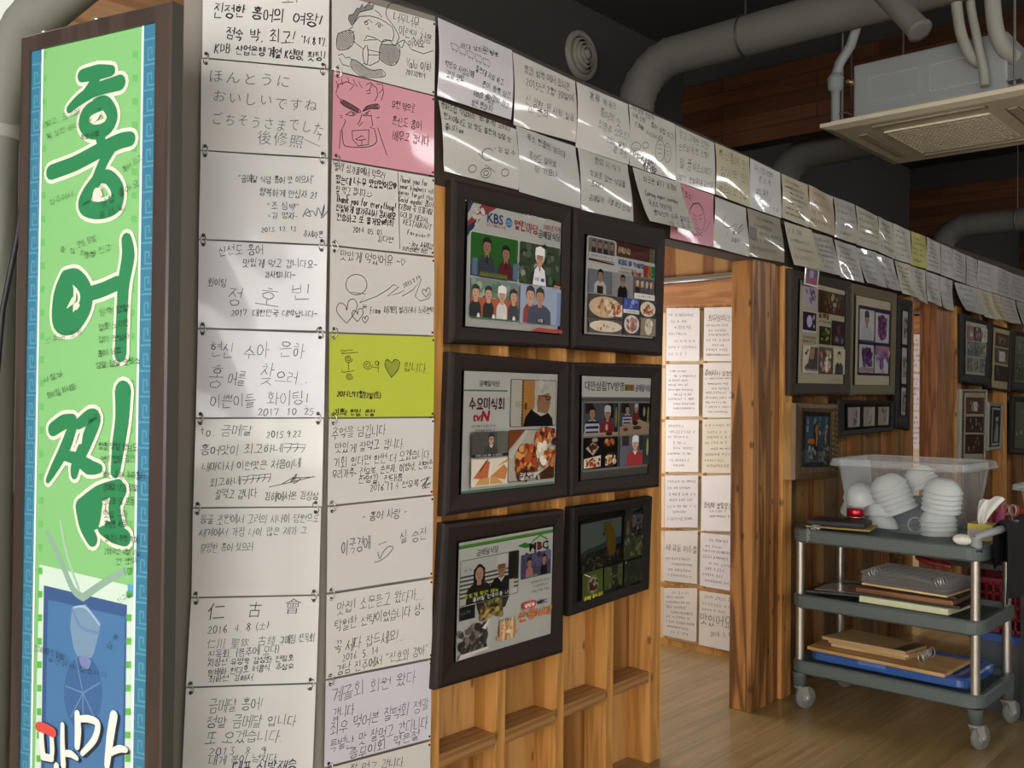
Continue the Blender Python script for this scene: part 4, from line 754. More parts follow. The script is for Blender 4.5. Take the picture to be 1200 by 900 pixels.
TOP = [
 ([(510, 22), (597, 60), (595.5, 141), (509.5, 113)], 'first note in the top row over the pictures, with a row of small boxes drawn', [("바대 상희는 봤는", 150, 232, 345, 282, 24), ("2014.2.8", 262, 245, 340, 278, 22), ("좋은데 자랑 하고", 220, 350, 362, 425, 30), ("박민우 사장님께", 68, 325, 212, 385, 34), ("갓김 맛있", 78, 375, 165, 405, 32), ("혼이 듬뿍 담긴", 255, 425, 400, 490, 30), ("늘 맛이 최고", 280, 485, 395, 540, 30), ("하여요 음성님", 215, 470, 320, 515, 30), ("방문 했습니다", 210, 520, 318, 552, 30)], CT, '#d5d1d6', dict(extra=x_boxes, bulge=.009)),
 ([(597.5, 62), (671, 96), (671, 167.5), (599, 147)], 'second note in the top row over the pictures, four slanting lines', [("통과 성북 에서 왔시온", 470, 350, 705, 440, 40), ("2015년 2월 20일에", 475, 415, 718, 505, 40), ("신 창현, 외", 475, 500, 600, 560, 50), ("사람 일동", 610, 560, 720, 600, 34), ("이 춘희", 490, 550, 590, 580, 40)], CT, '#cfcbc4', dict(bulge=.009)),
 ([(672, 97), (733, 123), (733, 193.5), (672, 173)], 'third note in the top row, headed by large Chinese characters', [("木神", 105, 205, 155, 235, 56), ("의 하오", 170, 240, 235, 265, 34), ("홍어의 맛", 150, 285, 250, 345, 40), ("첫음주 첫으로!", 140, 345, 285, 410, 36), ("메뉴 살찜", 185, 420, 275, 450, 28), ("응 후회", 215, 460, 285, 490, 34)], CU, '#d2cfca', dict(bulge=.0105)),
 ([(734, 123), (788, 146), (788.5, 212), (735, 194)], 'fourth note in the top row, crowded with small writing and doodled faces', [("그때 엄청 맛있게", 300, 262, 410, 320, 22), ("가족 모임", 305, 300, 370, 330, 22), ("홍어 삼합 최고!", 395, 345, 508, 410, 24), ("또 올께요", 320, 340, 360, 370, 20), ("지민이네가", 370, 385, 450, 415, 20), ("어머니생신", 315, 480, 420, 540, 26, .003), ("축하해요", 360, 535, 425, 570, 26, .003)], CU, '#c9c6be', dict(extra=x_faces, bulge=.006)),
 ([(788.5, 147), (834, 168), (834.5, 228), (789.5, 213)], 'fifth note in the top row, a big centre line between small ones', [("참고 그윽한 첫맛!", 530, 390, 672, 450, 34), ("은은하게 한 첫향!", 525, 450, 668, 490, 30), ("일 품", 530, 520, 588, 545, 50), ("이로소이다", 592, 545, 680, 570, 32), ("2017. 손창우네 김신우", 525, 590, 690, 635, 26)], CU, '#c8c5bd', dict(bulge=.004)),
 ([(835, 168), (875, 185), (874.5, 243), (836, 228)], 'sixth note in the top row, yellowish with three tall lines', [("특선홍어 맛!", 712, 480, 852, 545, 44), ("정차의 맛!", 718, 560, 850, 610, 44), ("목포의 맛 한입", 715, 640, 845, 680, 38)], CU, '#bfb89a', dict(bulge=.008)),
 ([(876, 186), (911.5, 203), (912.5, 256), (875.5, 243)], 'seventh note in the top row, plain white with short centred words', [("우리 전집 사랑이", 880, 545, 972, 585, 26), ("승 리 육", 900, 600, 960, 625, 28), ("성일 필례", 890, 655, 945, 670, 24), ("2012.4.5", 908, 685, 960, 702, 20), ("Neo", 955, 725, 1000, 745, 34)], CU, '#c9c9c7', dict(bulge=.004)),
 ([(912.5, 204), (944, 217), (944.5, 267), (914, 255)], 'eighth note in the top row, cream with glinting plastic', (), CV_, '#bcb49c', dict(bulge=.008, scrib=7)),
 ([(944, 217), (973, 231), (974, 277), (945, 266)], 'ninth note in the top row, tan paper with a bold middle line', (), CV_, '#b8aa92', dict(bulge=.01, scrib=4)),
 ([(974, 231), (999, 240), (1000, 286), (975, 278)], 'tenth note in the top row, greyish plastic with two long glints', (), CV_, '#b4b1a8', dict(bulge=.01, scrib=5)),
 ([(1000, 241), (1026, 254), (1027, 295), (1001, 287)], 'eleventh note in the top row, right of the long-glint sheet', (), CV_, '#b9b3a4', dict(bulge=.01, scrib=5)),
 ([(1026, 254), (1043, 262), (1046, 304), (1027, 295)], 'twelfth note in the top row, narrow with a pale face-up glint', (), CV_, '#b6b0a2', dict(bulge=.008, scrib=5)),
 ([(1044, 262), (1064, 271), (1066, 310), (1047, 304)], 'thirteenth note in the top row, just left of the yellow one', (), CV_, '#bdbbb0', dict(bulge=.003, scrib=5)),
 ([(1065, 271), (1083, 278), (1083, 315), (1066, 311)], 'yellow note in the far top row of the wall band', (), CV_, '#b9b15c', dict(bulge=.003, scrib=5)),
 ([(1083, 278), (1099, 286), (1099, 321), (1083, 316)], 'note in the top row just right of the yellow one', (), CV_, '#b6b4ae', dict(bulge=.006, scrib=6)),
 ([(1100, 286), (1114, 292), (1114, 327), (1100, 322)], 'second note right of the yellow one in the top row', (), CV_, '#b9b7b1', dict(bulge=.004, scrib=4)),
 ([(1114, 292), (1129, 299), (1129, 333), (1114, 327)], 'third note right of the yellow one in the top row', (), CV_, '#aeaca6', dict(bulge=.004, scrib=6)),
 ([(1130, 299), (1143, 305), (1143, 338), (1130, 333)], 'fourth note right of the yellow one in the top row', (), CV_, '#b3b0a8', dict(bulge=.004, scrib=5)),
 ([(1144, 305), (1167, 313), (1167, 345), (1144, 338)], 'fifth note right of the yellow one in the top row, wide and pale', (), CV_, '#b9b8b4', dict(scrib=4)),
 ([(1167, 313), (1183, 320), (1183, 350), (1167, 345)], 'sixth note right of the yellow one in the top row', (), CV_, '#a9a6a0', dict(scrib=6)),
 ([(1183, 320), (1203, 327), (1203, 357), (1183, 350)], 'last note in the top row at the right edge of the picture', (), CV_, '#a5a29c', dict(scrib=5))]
for i, (q, lb, ls, cr, col, kw) in enumerate(TOP):
    kw = dict(kw); kw.setdefault('wave', 0.003 if i > 7 else .0006)
    sheet(q, PLW, lb, GT, ls, cr, col, seed=i + 61, pen=.0018 if i < 7 else .0026, off=.010, **kw)
LOW = [
 ([(512, 118), (604, 152), (605, 223), (519.5, 201)], 'tilted first note in the lower row, with balloon doodles and a strong glint', [("축하드립 식당이라", 60, 525, 235, 590, 34), ("동네사람 모이다", 255, 590, 415, 650, 30), ("한치에서도 점 맛도 좋은게 정말 맛", 70, 585, 415, 705, 30), ("좋니다.oo", 75, 640, 170, 660, 28), ("-김상수", 320, 745, 440, 775, 28)], CT, '#cbc8c2', dict(extra=x_balloons, bulge=.0095, lift=.001)),
 ([(603, 148), (673, 172), (678, 245), (607, 225)], 'second note in the lower row, big glossy highlight across its foot', [("목소 원출의 가으데", 490, 690, 685, 780, 36), ("목적도 찾아보", 495, 785, 635, 830, 36), ("먹 기으니", 525, 850, 640, 885, 32)], CT, '#c5c3bf', dict(bulge=.0095, lift=.001)),
 ([(675, 173), (734, 193), (740, 260), (680, 246)], 'third note in the lower row, faint lines and a glint at its foot', [("음성 시 식기", 135, 510, 265, 560, 30), ("맛으로 없는 식당을", 110, 570, 280, 630, 28), ("포시다", 115, 620, 175, 640, 28), ("금메달의", 110, 685, 180, 700, 26), ("가을 듣고 또다시", 195, 700, 305, 750, 24)], CU, '#c3c1bb', dict(bulge=.009, lift=.001)),
 ([(736, 197), (792, 215), (802, 274), (747, 261)], 'tilted note overlapping the left edge of the pink face sheet', [("이곳은 싸다 가격이", 350, 600, 510, 650, 30), ("Coming again someday", 350, 665, 510, 710, 26), ("목포로 먹으러요", 360, 715, 470, 745, 26), ("음식맛이 아주 좋아요", 375, 760, 550, 800, 26), ("NO. 1 오 우", 435, 810, 550, 830, 22)], CU, '#c1bfb8', dict(bulge=.004, lift=.03, off=.018)),
 ([(789, 212), (835, 229), (833, 290), (783, 279)], 'pink sheet with a drawn face in the lower row of the wall band', [("맛 있소!", 540, 650, 600, 690, 30)], CU, '#c98795', dict(extra=x_pinkface, bulge=.003, lift=.006)),
 ([(836, 231), (873, 244), (875, 301), (833, 289)], 'note with a scribbled signature, right of the pink face sheet', [("김상수", 775, 880, 815, 892, 20)], CU, '#c2c1bb', dict(extra=x_sigB6, bulge=.009, lift=.001)),
 ([(874, 244), (913, 257), (917, 308), (876, 300)], 'brownish plastic sleeve with a small photo, left of the dark framed collage', (), CU, '#97907f', dict(extra=x_photoB7, bulge=.009, lift=.001, scrib=5)),
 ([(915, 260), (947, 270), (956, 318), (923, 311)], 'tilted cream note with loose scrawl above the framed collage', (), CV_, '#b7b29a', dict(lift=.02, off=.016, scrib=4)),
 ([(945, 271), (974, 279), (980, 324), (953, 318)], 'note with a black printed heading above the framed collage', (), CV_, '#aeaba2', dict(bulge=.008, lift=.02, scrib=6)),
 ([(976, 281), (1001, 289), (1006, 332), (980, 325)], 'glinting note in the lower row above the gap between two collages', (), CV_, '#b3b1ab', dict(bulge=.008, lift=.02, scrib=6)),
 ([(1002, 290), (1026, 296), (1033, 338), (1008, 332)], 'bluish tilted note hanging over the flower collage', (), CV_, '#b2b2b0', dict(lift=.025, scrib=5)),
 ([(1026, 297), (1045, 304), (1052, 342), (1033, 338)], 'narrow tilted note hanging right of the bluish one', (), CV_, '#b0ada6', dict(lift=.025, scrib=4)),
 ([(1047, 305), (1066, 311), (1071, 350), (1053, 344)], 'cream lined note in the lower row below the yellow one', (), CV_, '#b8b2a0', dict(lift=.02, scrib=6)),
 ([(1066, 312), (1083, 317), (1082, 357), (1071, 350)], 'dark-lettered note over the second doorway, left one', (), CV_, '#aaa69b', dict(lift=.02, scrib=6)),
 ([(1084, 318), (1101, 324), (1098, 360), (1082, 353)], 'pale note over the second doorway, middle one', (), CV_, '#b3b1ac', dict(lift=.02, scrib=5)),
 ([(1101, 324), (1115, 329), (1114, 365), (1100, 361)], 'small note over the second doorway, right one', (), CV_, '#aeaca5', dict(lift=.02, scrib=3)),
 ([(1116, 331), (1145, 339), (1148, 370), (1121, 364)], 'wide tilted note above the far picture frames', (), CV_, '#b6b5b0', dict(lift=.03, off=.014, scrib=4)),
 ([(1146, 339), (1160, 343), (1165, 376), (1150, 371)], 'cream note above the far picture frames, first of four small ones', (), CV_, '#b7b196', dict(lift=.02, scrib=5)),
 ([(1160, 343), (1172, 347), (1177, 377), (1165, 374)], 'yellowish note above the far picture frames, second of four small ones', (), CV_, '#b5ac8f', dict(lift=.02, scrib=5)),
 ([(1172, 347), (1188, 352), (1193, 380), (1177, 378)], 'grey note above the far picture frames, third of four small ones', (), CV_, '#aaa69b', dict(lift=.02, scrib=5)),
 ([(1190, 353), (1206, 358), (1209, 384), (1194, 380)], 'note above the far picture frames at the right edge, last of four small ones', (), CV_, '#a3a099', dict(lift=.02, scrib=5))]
for i, (q, lb, ls, cr, col, kw) in enumerate(LOW):
    kw = dict(kw); kw.setdefault('wave', .004 if i > 7 else .0006)
    sheet(q, PLW, lb, GL, ls, cr, col, seed=i + 101, pen=.0021 if i < 6 else .0026, **kw)
# ---- notes on the sliding door in the first doorway, two columns of six
ys = [(361, 423, 361, 423), (427, 488, 426, 489), (492, 553, 492, 554), (557, 618, 558, 622), (622, 682, 626, 691), (689, 749, 695, 762)]
wl = ['top', 'second', 'third', 'fourth', 'fifth', 'lowest']
def xl(y): return 781.8 - (y - 361) * .0088, 820.6 - (y - 361) * .009
def xr(y): return 826 - (y - 361) * .0148, 868 - (y - 361) * .0175
CD = (760, 270, 3.6); CE = (760, 500, 2.25)
dl = [[], [], [], [], [("세 강동 여수를", 48, 316, 130, 325, 16)], []]
dr = [[("회무침이라도?", 255, 372, 380, 368, 26)], [("홍어사서 상형했!", 240, 600, 370, 605, 22)], [], [("좌석이 불필요가기", 148, 205, 232, 210, 16)], [], [("맛있어요", 138, 505, 222, 515, 30, .003), ("2018. 3. 19", 165, 545, 225, 548, 12)]]
for i, (a, b_, c, d) in enumerate(ys):
    q = [(xl(a)[0], a), (xl(a)[1], a), (xl(b_)[1], b_), (xl(b_)[0], b_)]
    if i == 5: q[2] = (816.5, 752); q[3] = (777.5, 744)
    if i == 4: q[2] = (817.5, 684); q[3] = (778, 680)
    sheet(q, PLD1, 'handwritten note on the sliding door, %s in its left column' % wl[i], 'notes on the sliding door', dl[i], CD if i < 3 else CE, ['#e6e3e2', '#e0dedf', '#e2dfdc', '#dcd9da', '#d8d5cf', '#dad6d0'][i], scrib=[7, 9, 8, 7, 4, 9][i], scr=[(.06, .92), (.1, .9), (.06, .92), (.1, .92), (.05, .5), (.05, .95)][i], seed=i + 151, pen=.0022, off=.006)
    q = [(xr(c)[0], c - .3), (xr(c)[1], c - 1.5), (xr(d)[1], d + .5), (xr(d)[0], d)]
    if i == 5: q[0] = (820.8, 692); q[3] = (819.8, 755); q[2] = (860.5, 764); q[1] = (862, 698)
    if i == 4: q[0] = (821.8, 624); q[3] = (820.8, 686); q[2] = (862.5, 693); q[1] = (863.5, 628)
    sheet(q, PLD1, 'handwritten note on the sliding door, %s in its right column' % wl[i], 'notes on the sliding door', dr[i], CD if i < 3 else CE, ['#e4e1dc', '#e0dcd6', '#d9d2bf', '#e2dfe0', '#dcd9dd', '#dbd7d0'][i], scrib=[7, 8, 8, 2, 8, 3][i], scr=[(.06, .7), (.06, .74), (.06, .92), (.2, .4), (.06, .92), (.6, .95)][i], seed=i + 171, pen=.0022, off=.006)
for k, (a, b_) in enumerate(((392, 435), (438, 480), (483, 526))):
    sheet([(1062, a), (1083.5, a), (1083 - k * .3, b_), (1062, b_)], PLD2, 'bright note strip seen through the second doorway, %s one' % ('top', 'middle', 'lowest')[k], 'notes inside the second doorway', (), (0, 0, 1), '#dcd9d6', scrib=6, seed=190 + k, pen=.003, off=.006)

# ================================================================ FRAMED PICTURES
class Pic:
    """a printed picture: flat colour shapes laid on its sheet, u to the right and v up in 0..1"""
    def __init__(s, Q, n, bg):
        s.Q = Q; s.n = n; s.mb = MB(); s.k = 0; s.dim = 1.
        TL, TR, BR, BL = Q; s.asp = (TR - TL).length / (TL - BL).length; s.H = (TL - BL).length; s.W = (TR - TL).length
        s.rect(0, 0, 1, 1, bg)
    def P(s, u, v, o=None):
        TL, TR, BR, BL = s.Q; return (BL * (1 - u) + BR * u) * (1 - v) + (TL * (1 - u) + TR * u) * v + s.n * (s.k * .00005 if o is None else o)
    def poly(s, pts, col):
        if s.dim != 1 and isinstance(col, str): col = '#%02x%02x%02x' % tuple(int(int(col[i:i + 2], 16) * s.dim) for i in (1, 3, 5))
        s.k += 1; s.mb.poly([s.P(u, v) for u, v in pts], col if not isinstance(col, str) else M(col, .4))
    def rect(s, u0, v0, u1, v1, col): s.poly([(u0, v0), (u1, v0), (u1, v1), (u0, v1)], col)
    def rrect(s, u0, v0, u1, v1, col, r=.03):
        p = []; ru = r / s.asp
        for cx, cy, a in ((u1 - ru, v1 - r, 0), (u0 + ru, v1 - r, 90), (u0 + ru, v0 + r, 180), (u1 - ru, v0 + r, 270)):
            for k in range(5): t = math.radians(a + k * 22.5); p.append((cx + ru * math.cos(t), cy + r * math.sin(t)))
        s.poly(p, col)
    def ell(s, u, v, r, col, ry=None, n=16, rot=0):
        ry = ry or r; p = []
        for i in range(n):
            a = 2 * math.pi * i / n; x, y = r * math.cos(a), ry * math.sin(a)
            p.append((u + (x * math.cos(rot) - y * math.sin(rot)) / s.asp, v + x * math.sin(rot) + y * math.cos(rot)))
        s.poly(p, col)
    def text(s, t, u0, v0, u1, h, col, thin=0., slant=0., v1=None):
        """printed lettering, its foot at v0, h high"""
        s.k += 1; vs, fs = outline(t, thin); x0 = min(x for x, y in vs); x1 = max(x for x, y in vs); y0 = min(y for x, y in vs); y1 = max(y for x, y in vs)
        q = []
        for x, y in vs:
            f = (x - x0) / (x1 - x0); g = (y - y0) / (y1 - y0); q.append((u0 + (u1 - u0) * f + slant * g * h / s.asp, v0 + ((v1 or v0) - v0) * f + h * g))
        s.mb.add([s.P(*p) for p in q], fs, M(col, .4) if isinstance(col, str) else col)
    def pen(s, t, u0, v0, u1, h, col, w=.012, slant=0., v1=None, seed=3):
        s.k += 1; write(s.mb, lambda x, y: s.P(x / s.W, y / s.H), t, u0 * s.W, v0 * s.H, u1 * s.W, (v1 or v0) * s.H, h * s.H, w * s.H, M(col, .4), jit=.03, slant=slant, rnd=random.Random(seed))
    def line(s, pts, w, col): s.k += 1; ribbon(s.mb, [(u * s.W, v * s.H) for u, v in pts], w * s.H, M(col, .4), lambda x, y: s.P(x / s.W, y / s.H))
    def small(s, u0, v, u1, h, col, seed=1): s.k += 1; squiggle(s.mb, lambda x, y: s.P(x / s.W, y / s.H), u0 * s.W, v * s.H, u1 * s.W, h * s.H, h * s.H * .16, M(col, .4), random.Random(seed))
    def blobs(s, u0, v0, u1, v1, cols, n, r, seed=1):
        rnd = random.Random(seed)
        for i in range(n): s.ell(rnd.uniform(u0, u1), rnd.uniform(v0, v1), r * rnd.uniform(.5, 1.2), rnd.choice(cols), r * rnd.uniform(.4, 1), 8, rnd.uniform(0, 3))
    def person(s, u, v, h, shirt, hair='#191513', skin='#c79a7c', hat=None, w=.62, collar=None, glasses=False, long=False, turn=0., mic=False):
        a = s.asp; r = h * .19; hy_ = v + h * .74; W = h * w / 2 / a
        if long: s.poly([(u - r * 1.1 / a, v + h * .3), (u + r * 1.1 / a, v + h * .3), (u + r * 1.15 / a, hy_ + r * .6), (u, hy_ + r * 1.35), (u - r * 1.15 / a, hy_ + r * .6)], hair)
        s.poly([(u - W, v), (u + W, v), (u + W * .95, v + h * .34), (u + W * .62, v + h * .46), (u + W * .2, v + h * .52), (u - W * .2, v + h * .52), (u - W * .62, v + h * .46), (u - W * .95, v + h * .34)], shirt)
        s.poly([(u - r * .42 / a, v + h * .44), (u + r * .42 / a, v + h * .44), (u + r * .42 / a, v + h * .62), (u - r * .42 / a, v + h * .62)], skin)
        if collar: s.poly([(u - r * .8 / a, v + h * .52), (u, v + h * .36), (u + r * .8 / a, v + h * .52), (u, v + h * .45)], collar)
        s.ell(u, hy_ + r * .14, r * .96, hair if not hat else hat, r * 1.14)
        s.ell(u + turn * r / a, hy_ - r * .12, r * .8, skin, r * .98)
        if hat: s.poly([(u - r * 1.05 / a, hy_ + r * .3), (u + r * 1.05 / a, hy_ + r * .3), (u + r * .95 / a, hy_ + r * 1.3), (u, hy_ + r * 1.6), (u - r * .95 / a, hy_ + r * 1.3)], hat)
        elif not long: s.poly([(u - r * .9 / a, hy_ + r * .25), (u - r * .3 / a, hy_ + r * .55), (u + r * .5 / a, hy_ + r * .5), (u + r * .9 / a, hy_ + r * .2), (u + r * .8 / a, hy_ + r * .95), (u, hy_ + r * 1.25), (u - r * .8 / a, hy_ + r * .95)], hair)
        e = r * .1
        for d in (-.32, .32):
            s.ell(u + (d + turn * 1.3) * r / a, hy_ + r * .02, e, '#1c1412', e * .8, 6)
            if glasses: s.line([(u + (d + turn * 1.3) * r / a + math.cos(t) * r * .26 / a, hy_ + math.sin(t) * r * .24) for t in [i * math.pi / 4 for i in range(9)]], r * .09, '#15110f')
        s.ell(u + turn * 1.3 * r / a, hy_ - r * .52, r * .22, '#8c4338', r * .07, 8)
        s.poly([(u + (turn * 1.4 - .06) * r / a, hy_ - r * .28), (u + (turn * 1.4 + .1) * r / a, hy_ - r * .28), (u + turn * 1.4 * r / a, hy_)], '#b58668')
        if mic: s.poly([(u - r * .12 / a, v + h * .28), (u + r * .12 / a, v + h * .28), (u + r * .16 / a, v + h * .5), (u - r * .16 / a, v + h * .5)], '#141312')
def quad3(q, y): return [hy(*p, y) for p in q]
def framed(outer, inner, pq, label, draw, fm, bg='#e4e2dd', front=.034, name='picture_frame', group=None, cat='picture', mat=None, ridge=.25, pane=True, side=None):
    O = quad3(outer, -front); I = quad3(inner, -front); n = V((0, -1, 0))
    ctr = sum((p for p in O), V()) / 4; t = thing(name, (ctr.x, 0, min(p.z for p in O)), label, cat, group)
    m = MB(); C = sum((p for p in I), V()) / 4
    R1 = [p.lerp(q, .06) for p, q in zip(O, I)]; R2 = [p.lerp(q, ridge) for p, q in zip(O, I)]; I2 = [p.lerp(C, .012) for p in I]
    L0 = [V((p.x, -.001, p.z)) for p in O]; L1 = [p - n * .012 for p in O]; L2 = [p - n * .003 for p in R1]; L3 = [p for p in R2]; L4 = [p - n * .006 for p in I]; L5 = [p - n * .013 for p in I2]
    for A, B in ((L0, L1), (L1, L2), (L2, L3), (L3, L4), (L4, L5)):
        m.add(A + B, [((i + 1) % 4, i, 4 + i, 4 + (i + 1) % 4) for i in range(4)], side if (side and A is L0) else fm)
    m.poly(L0, fm); m.build('frame', t)
    yb = -front + .0125
    if mat:
        m = MB(); m.poly([V((p.x, yb, p.z)) for p in I2][::-1], mat); m.build('mat_board', t)
    p = Pic(quad3(pq, yb - .0012), n, bg); draw(p); p.mb.build('print', t)
    if pane:
        m = MB(); a = [V((q_.x, -front + .0065, q_.z)) for q_ in I]; m.poly(a[::-1], pane_mat()); m.build('glass', t)
    return t
FRW = wood('#26160e', '#190e08', 'X', .6, 6., False, 0.)
FRB = M('#1d1a18', .6, spec=.25)
SK = '#c79a7c'
WHT = '#e9e6e2'
def d_kbs(p):
    p.poly([(0, .84), (.13, 1), (.28, 1), (.18, .93), (.1, .88), (0, .8)], '#b5413c'); p.poly([(0, .80), (.15, .92), (0, .72)], '#29345e'); p.poly([(0, .9), (.05, 1), (0, 1)], '#29345e')
    p.blobs(.03, .8, .15, .97, ['#f0e6e4', '#e8c9c9', '#ffffff'], 14, .028, 3)
    p.text('KBS', .185, .865, .345, .085, '#1d3f8f', .02); p.ell(.405, .90, .042, '#3f8fc4'); p.line([(.375, .9), (.4, .915), (.435, .895)], .008, '#dfeaf2'); p.line([(.38, .88), (.41, .89), (.43, .88)], .006, '#dfeaf2')
    p.pen('열린마당', .46, .90, .72, .085, '#b5302c', .012, v1=.89); p.text('100년가게', .78, .905, .97, .055, '#b5302c', .01); p.text('금메달식당', .72, .825, .97, .072, '#1a1718', .01); p.small(.18, .845, .37, .03, '#b5302c', 4)
    p.rrect(.015, .055, .985, .775, '#f3f1ee', .035)
    p.rrect(.03, .41, .505, .765, '#2f7d23', .02); p.rect(.03, .41, .505, .50, '#4a5a78')
    for u in (.05, .12, .46): p.rect(u, .42, u + .05, .56, '#7f97b8')
    p.person(.19, .44, .31, '#4b4f5d', mic=True); p.person(.38, .42, .29, '#7c2330', hair='#1b1412', mic=True); p.rect(.12, .415, .40, .455, '#6e8a3c'); p.small(.13, .432, .39, .022, '#d9c44a', 5); p.rect(.12, .405, .40, .418, '#7a4a78')
    p.rrect(.52, .405, .975, .765, '#4c5f40', .02); p.blobs(.53, .42, .965, .75, ['#39502f', '#5d7350', '#2a3b25', '#76806a', '#8a8f84'], 46, .04, 6)
    p.person(.735, .405, .33, '#1b1b20', hat='#e9e7e4', glasses=True, skin='#c28d6e'); p.poly([(.66, .405), (.81, .405), (.79, .54), (.75, .575), (.735, .52), (.715, .575), (.68, .54)], '#e7e5e6'); p.text('1대', .685, .44, .725, .035, '#1d1d22', .02); p.rect(.75, .44, .79, .47, '#2c4fa0'); p.rect(.9, .405, .975, .425, '#c47a33')
    p.rrect(.03, .065, .505, .398, '#6b8074', .02); p.blobs(.04, .2, .49, .38, ['#54705a', '#86998a', '#3f5a47', '#a6ab92'], 30, .04, 7); p.rect(.03, .10, .505, .24, '#b0532a')
    for u, sh, ha in ((.075, '#17171b', None), (.2, '#121214', None), (.335, '#d9d6d3', '#eeeeec'), (.455, '#32373d', None)): p.person(u, .08, .27, sh, hat=ha, w=.5)
    for u in (.1, .25, .36, .46): p.ell(u, .085, .018, '#e6e3da', .028)
    p.rect(.03, .065, .505, .078, '#4c6a4a')
    p.rrect(.52, .065, .975, .395, '#9aa6bb', .02); p.rect(.93, .065, .975, .36, '#7789b5'); p.person(.63, .07, .33, '#8f3230', hair='#1a1513', w=.55); p.person(.735, .065, .33, '#3e4457', hair='#1a1412', skin='#b98562', w=.95); p.rect(.7, .075, .79, .105, '#15151a'); p.text('1대', .72, .08, .77, .03, '#e8e8e8', .02)
    p.poly([(.65, 0), (1, 0), (1, .03), (.72, .035)], '#b5413c')
def food(p, u0, v0, u1, v1, cols, plate='#dfd9cf', seed=2, n=26, bg='#2a1c17'):
    p.rect(u0, v0, u1, v1, bg); cu, cv = (u0 + u1) / 2, (v0 + v1) / 2; h = (v1 - v0)
    p.ell(cu, cv, (u1 - u0) * p.asp * .48, plate, h * .44); p.blobs(u0 + (u1 - u0) * .22, v0 + h * .25, u1 - (u1 - u0) * .22, v1 - h * .25, cols, n, h * .13, seed)
OR = ['#b3541f', '#8a3213', '#c97a33', '#6e2410', '#d99a55', '#a8431c']; PO = ['#c79a66', '#dcb98a', '#a8713f', '#e5cfae', '#8d5a33']
def d_kbs2(p):
    p.rect(0, .84, .9, 1, '#5b1f1b'); p.poly([(0, .84), (.93, .84), (1, .8), (1, .78), (0, .78)], '#e4e2dd'); 
    for i, c in enumerate(('#8a7a35', '#6a5a2a', '#6c7a86', '#4d5a66')): p.rect(.89 + i * .022, .84, .912 + i * .022, 1, c)
    p.pen('금메달식당', .42, .915, .6, .06, '#d9c9a0', .012); p.small(.62, .92, .86, .02, '#8d5a4a', 3)
    p.rrect(.0, .74, .4, .995, '#e6e3df', .04); p.rrect(.02, .76, .38, .98, '#8d8580', .03); 
    for u in (.09, .17, .25, .33): p.person(u, .82, .15, random.choice(['#5a2f2c', '#2d2a2c', '#6d5a50']), w=.5)
    p.rect(.02, .77, .38, .83, '#e9e6e2'); p.small(.05, .8, .35, .035, '#191716', 8); p.poly([(.02, .745), (.36, .735), (.38, .75), (.02, .762)], '#5b1f1b')
    p.text('KBS', .43, .755, .55, .06, '#1d4f9f', .02); p.ell(.595, .785, .03, '#3f7fc4'); p.pen('TV방영', .64, .785, .8, .05, '#2c4f9f', .01); p.small(.47, .72, .7, .022, '#2b2623', 5); p.small(.43, .68, .6, .026, '#2b2623', 6); p.pen('맛기행', .62, .685, .77, .04, '#b5402c', .012)
    p.rect(.8, .67, 1, .8, '#3e8a4a'); p.rect(.8, .67, .86, .8, '#b5402c'); p.rect(.86, .67, .91, .8, '#d9862c'); p.blobs(.81, .68, .99, .79, ['#2f8a8a', '#d9a62c', '#3e6a9f', '#4aa04a'], 12, .02, 4)
    p.rect(.02, .42, .33, .66, '#8f8f98'); p.person(.18, .42, .26, '#e1ddd6', hair='#15110f', w=.8); p.rect(.14, .42, .22, .5, '#2a2624')
    p.rect(.335, .42, .645, .66, '#b5b2b0'); p.person(.49, .41, .25, '#1e1c1d', hair='#251a15', glasses=True, w=.7); p.rect(.65, .42, .96, .66, '#8a8484')
    for u in (.7, .77, .84, .9): p.person(u, .47, .18, random.choice(['#3a2c2a', '#7a3a2c', '#2d2d33']), w=.5)
    p.rect(.65, .42, .96, .48, '#e3dfda'); p.small(.7, .45, .93, .03, '#191716', 4)
    food(p, .02, .16, .48, .41, PO, '#cbb08a', 2, 30, '#3a2a20'); p.poly([(.28, .2), (.48, .2), (.48, .33), (.38, .3)], '#e0d8cc'); p.blobs(.33, .22, .47, .31, OR, 16, .03, 4)
    p.rect(.49, .27, .72, .41, '#2c3f8a'); p.blobs(.5, .3, .71, .4, ['#4a6ac4', '#1a2350', '#8a9ad9'], 10, .03, 5); p.rect(.49, .25, .72, .29, '#e3dfda'); p.small(.52, .27, .7, .025, '#191716', 6)
    food(p, .73, .22, .97, .41, OR + PO, '#d8cdbd', 7); food(p, .02, .02, .48, .155, PO, '#e0d4c0', 8, 24, '#57483a'); food(p, .49, .02, .72, .245, ['#9a5a4a', '#b5806a', '#c9a28a', '#8a3f34'], '#d9d3cc', 9); p.rect(.73, .02, .96, .215, '#8a7a66'); p.ell(.85, .12, .07, '#d9cdb8', .09); p.blobs(.8, .05, .9, .18, ['#c9bca4', '#a8977c', '#e5dccb'], 10, .03, 3)
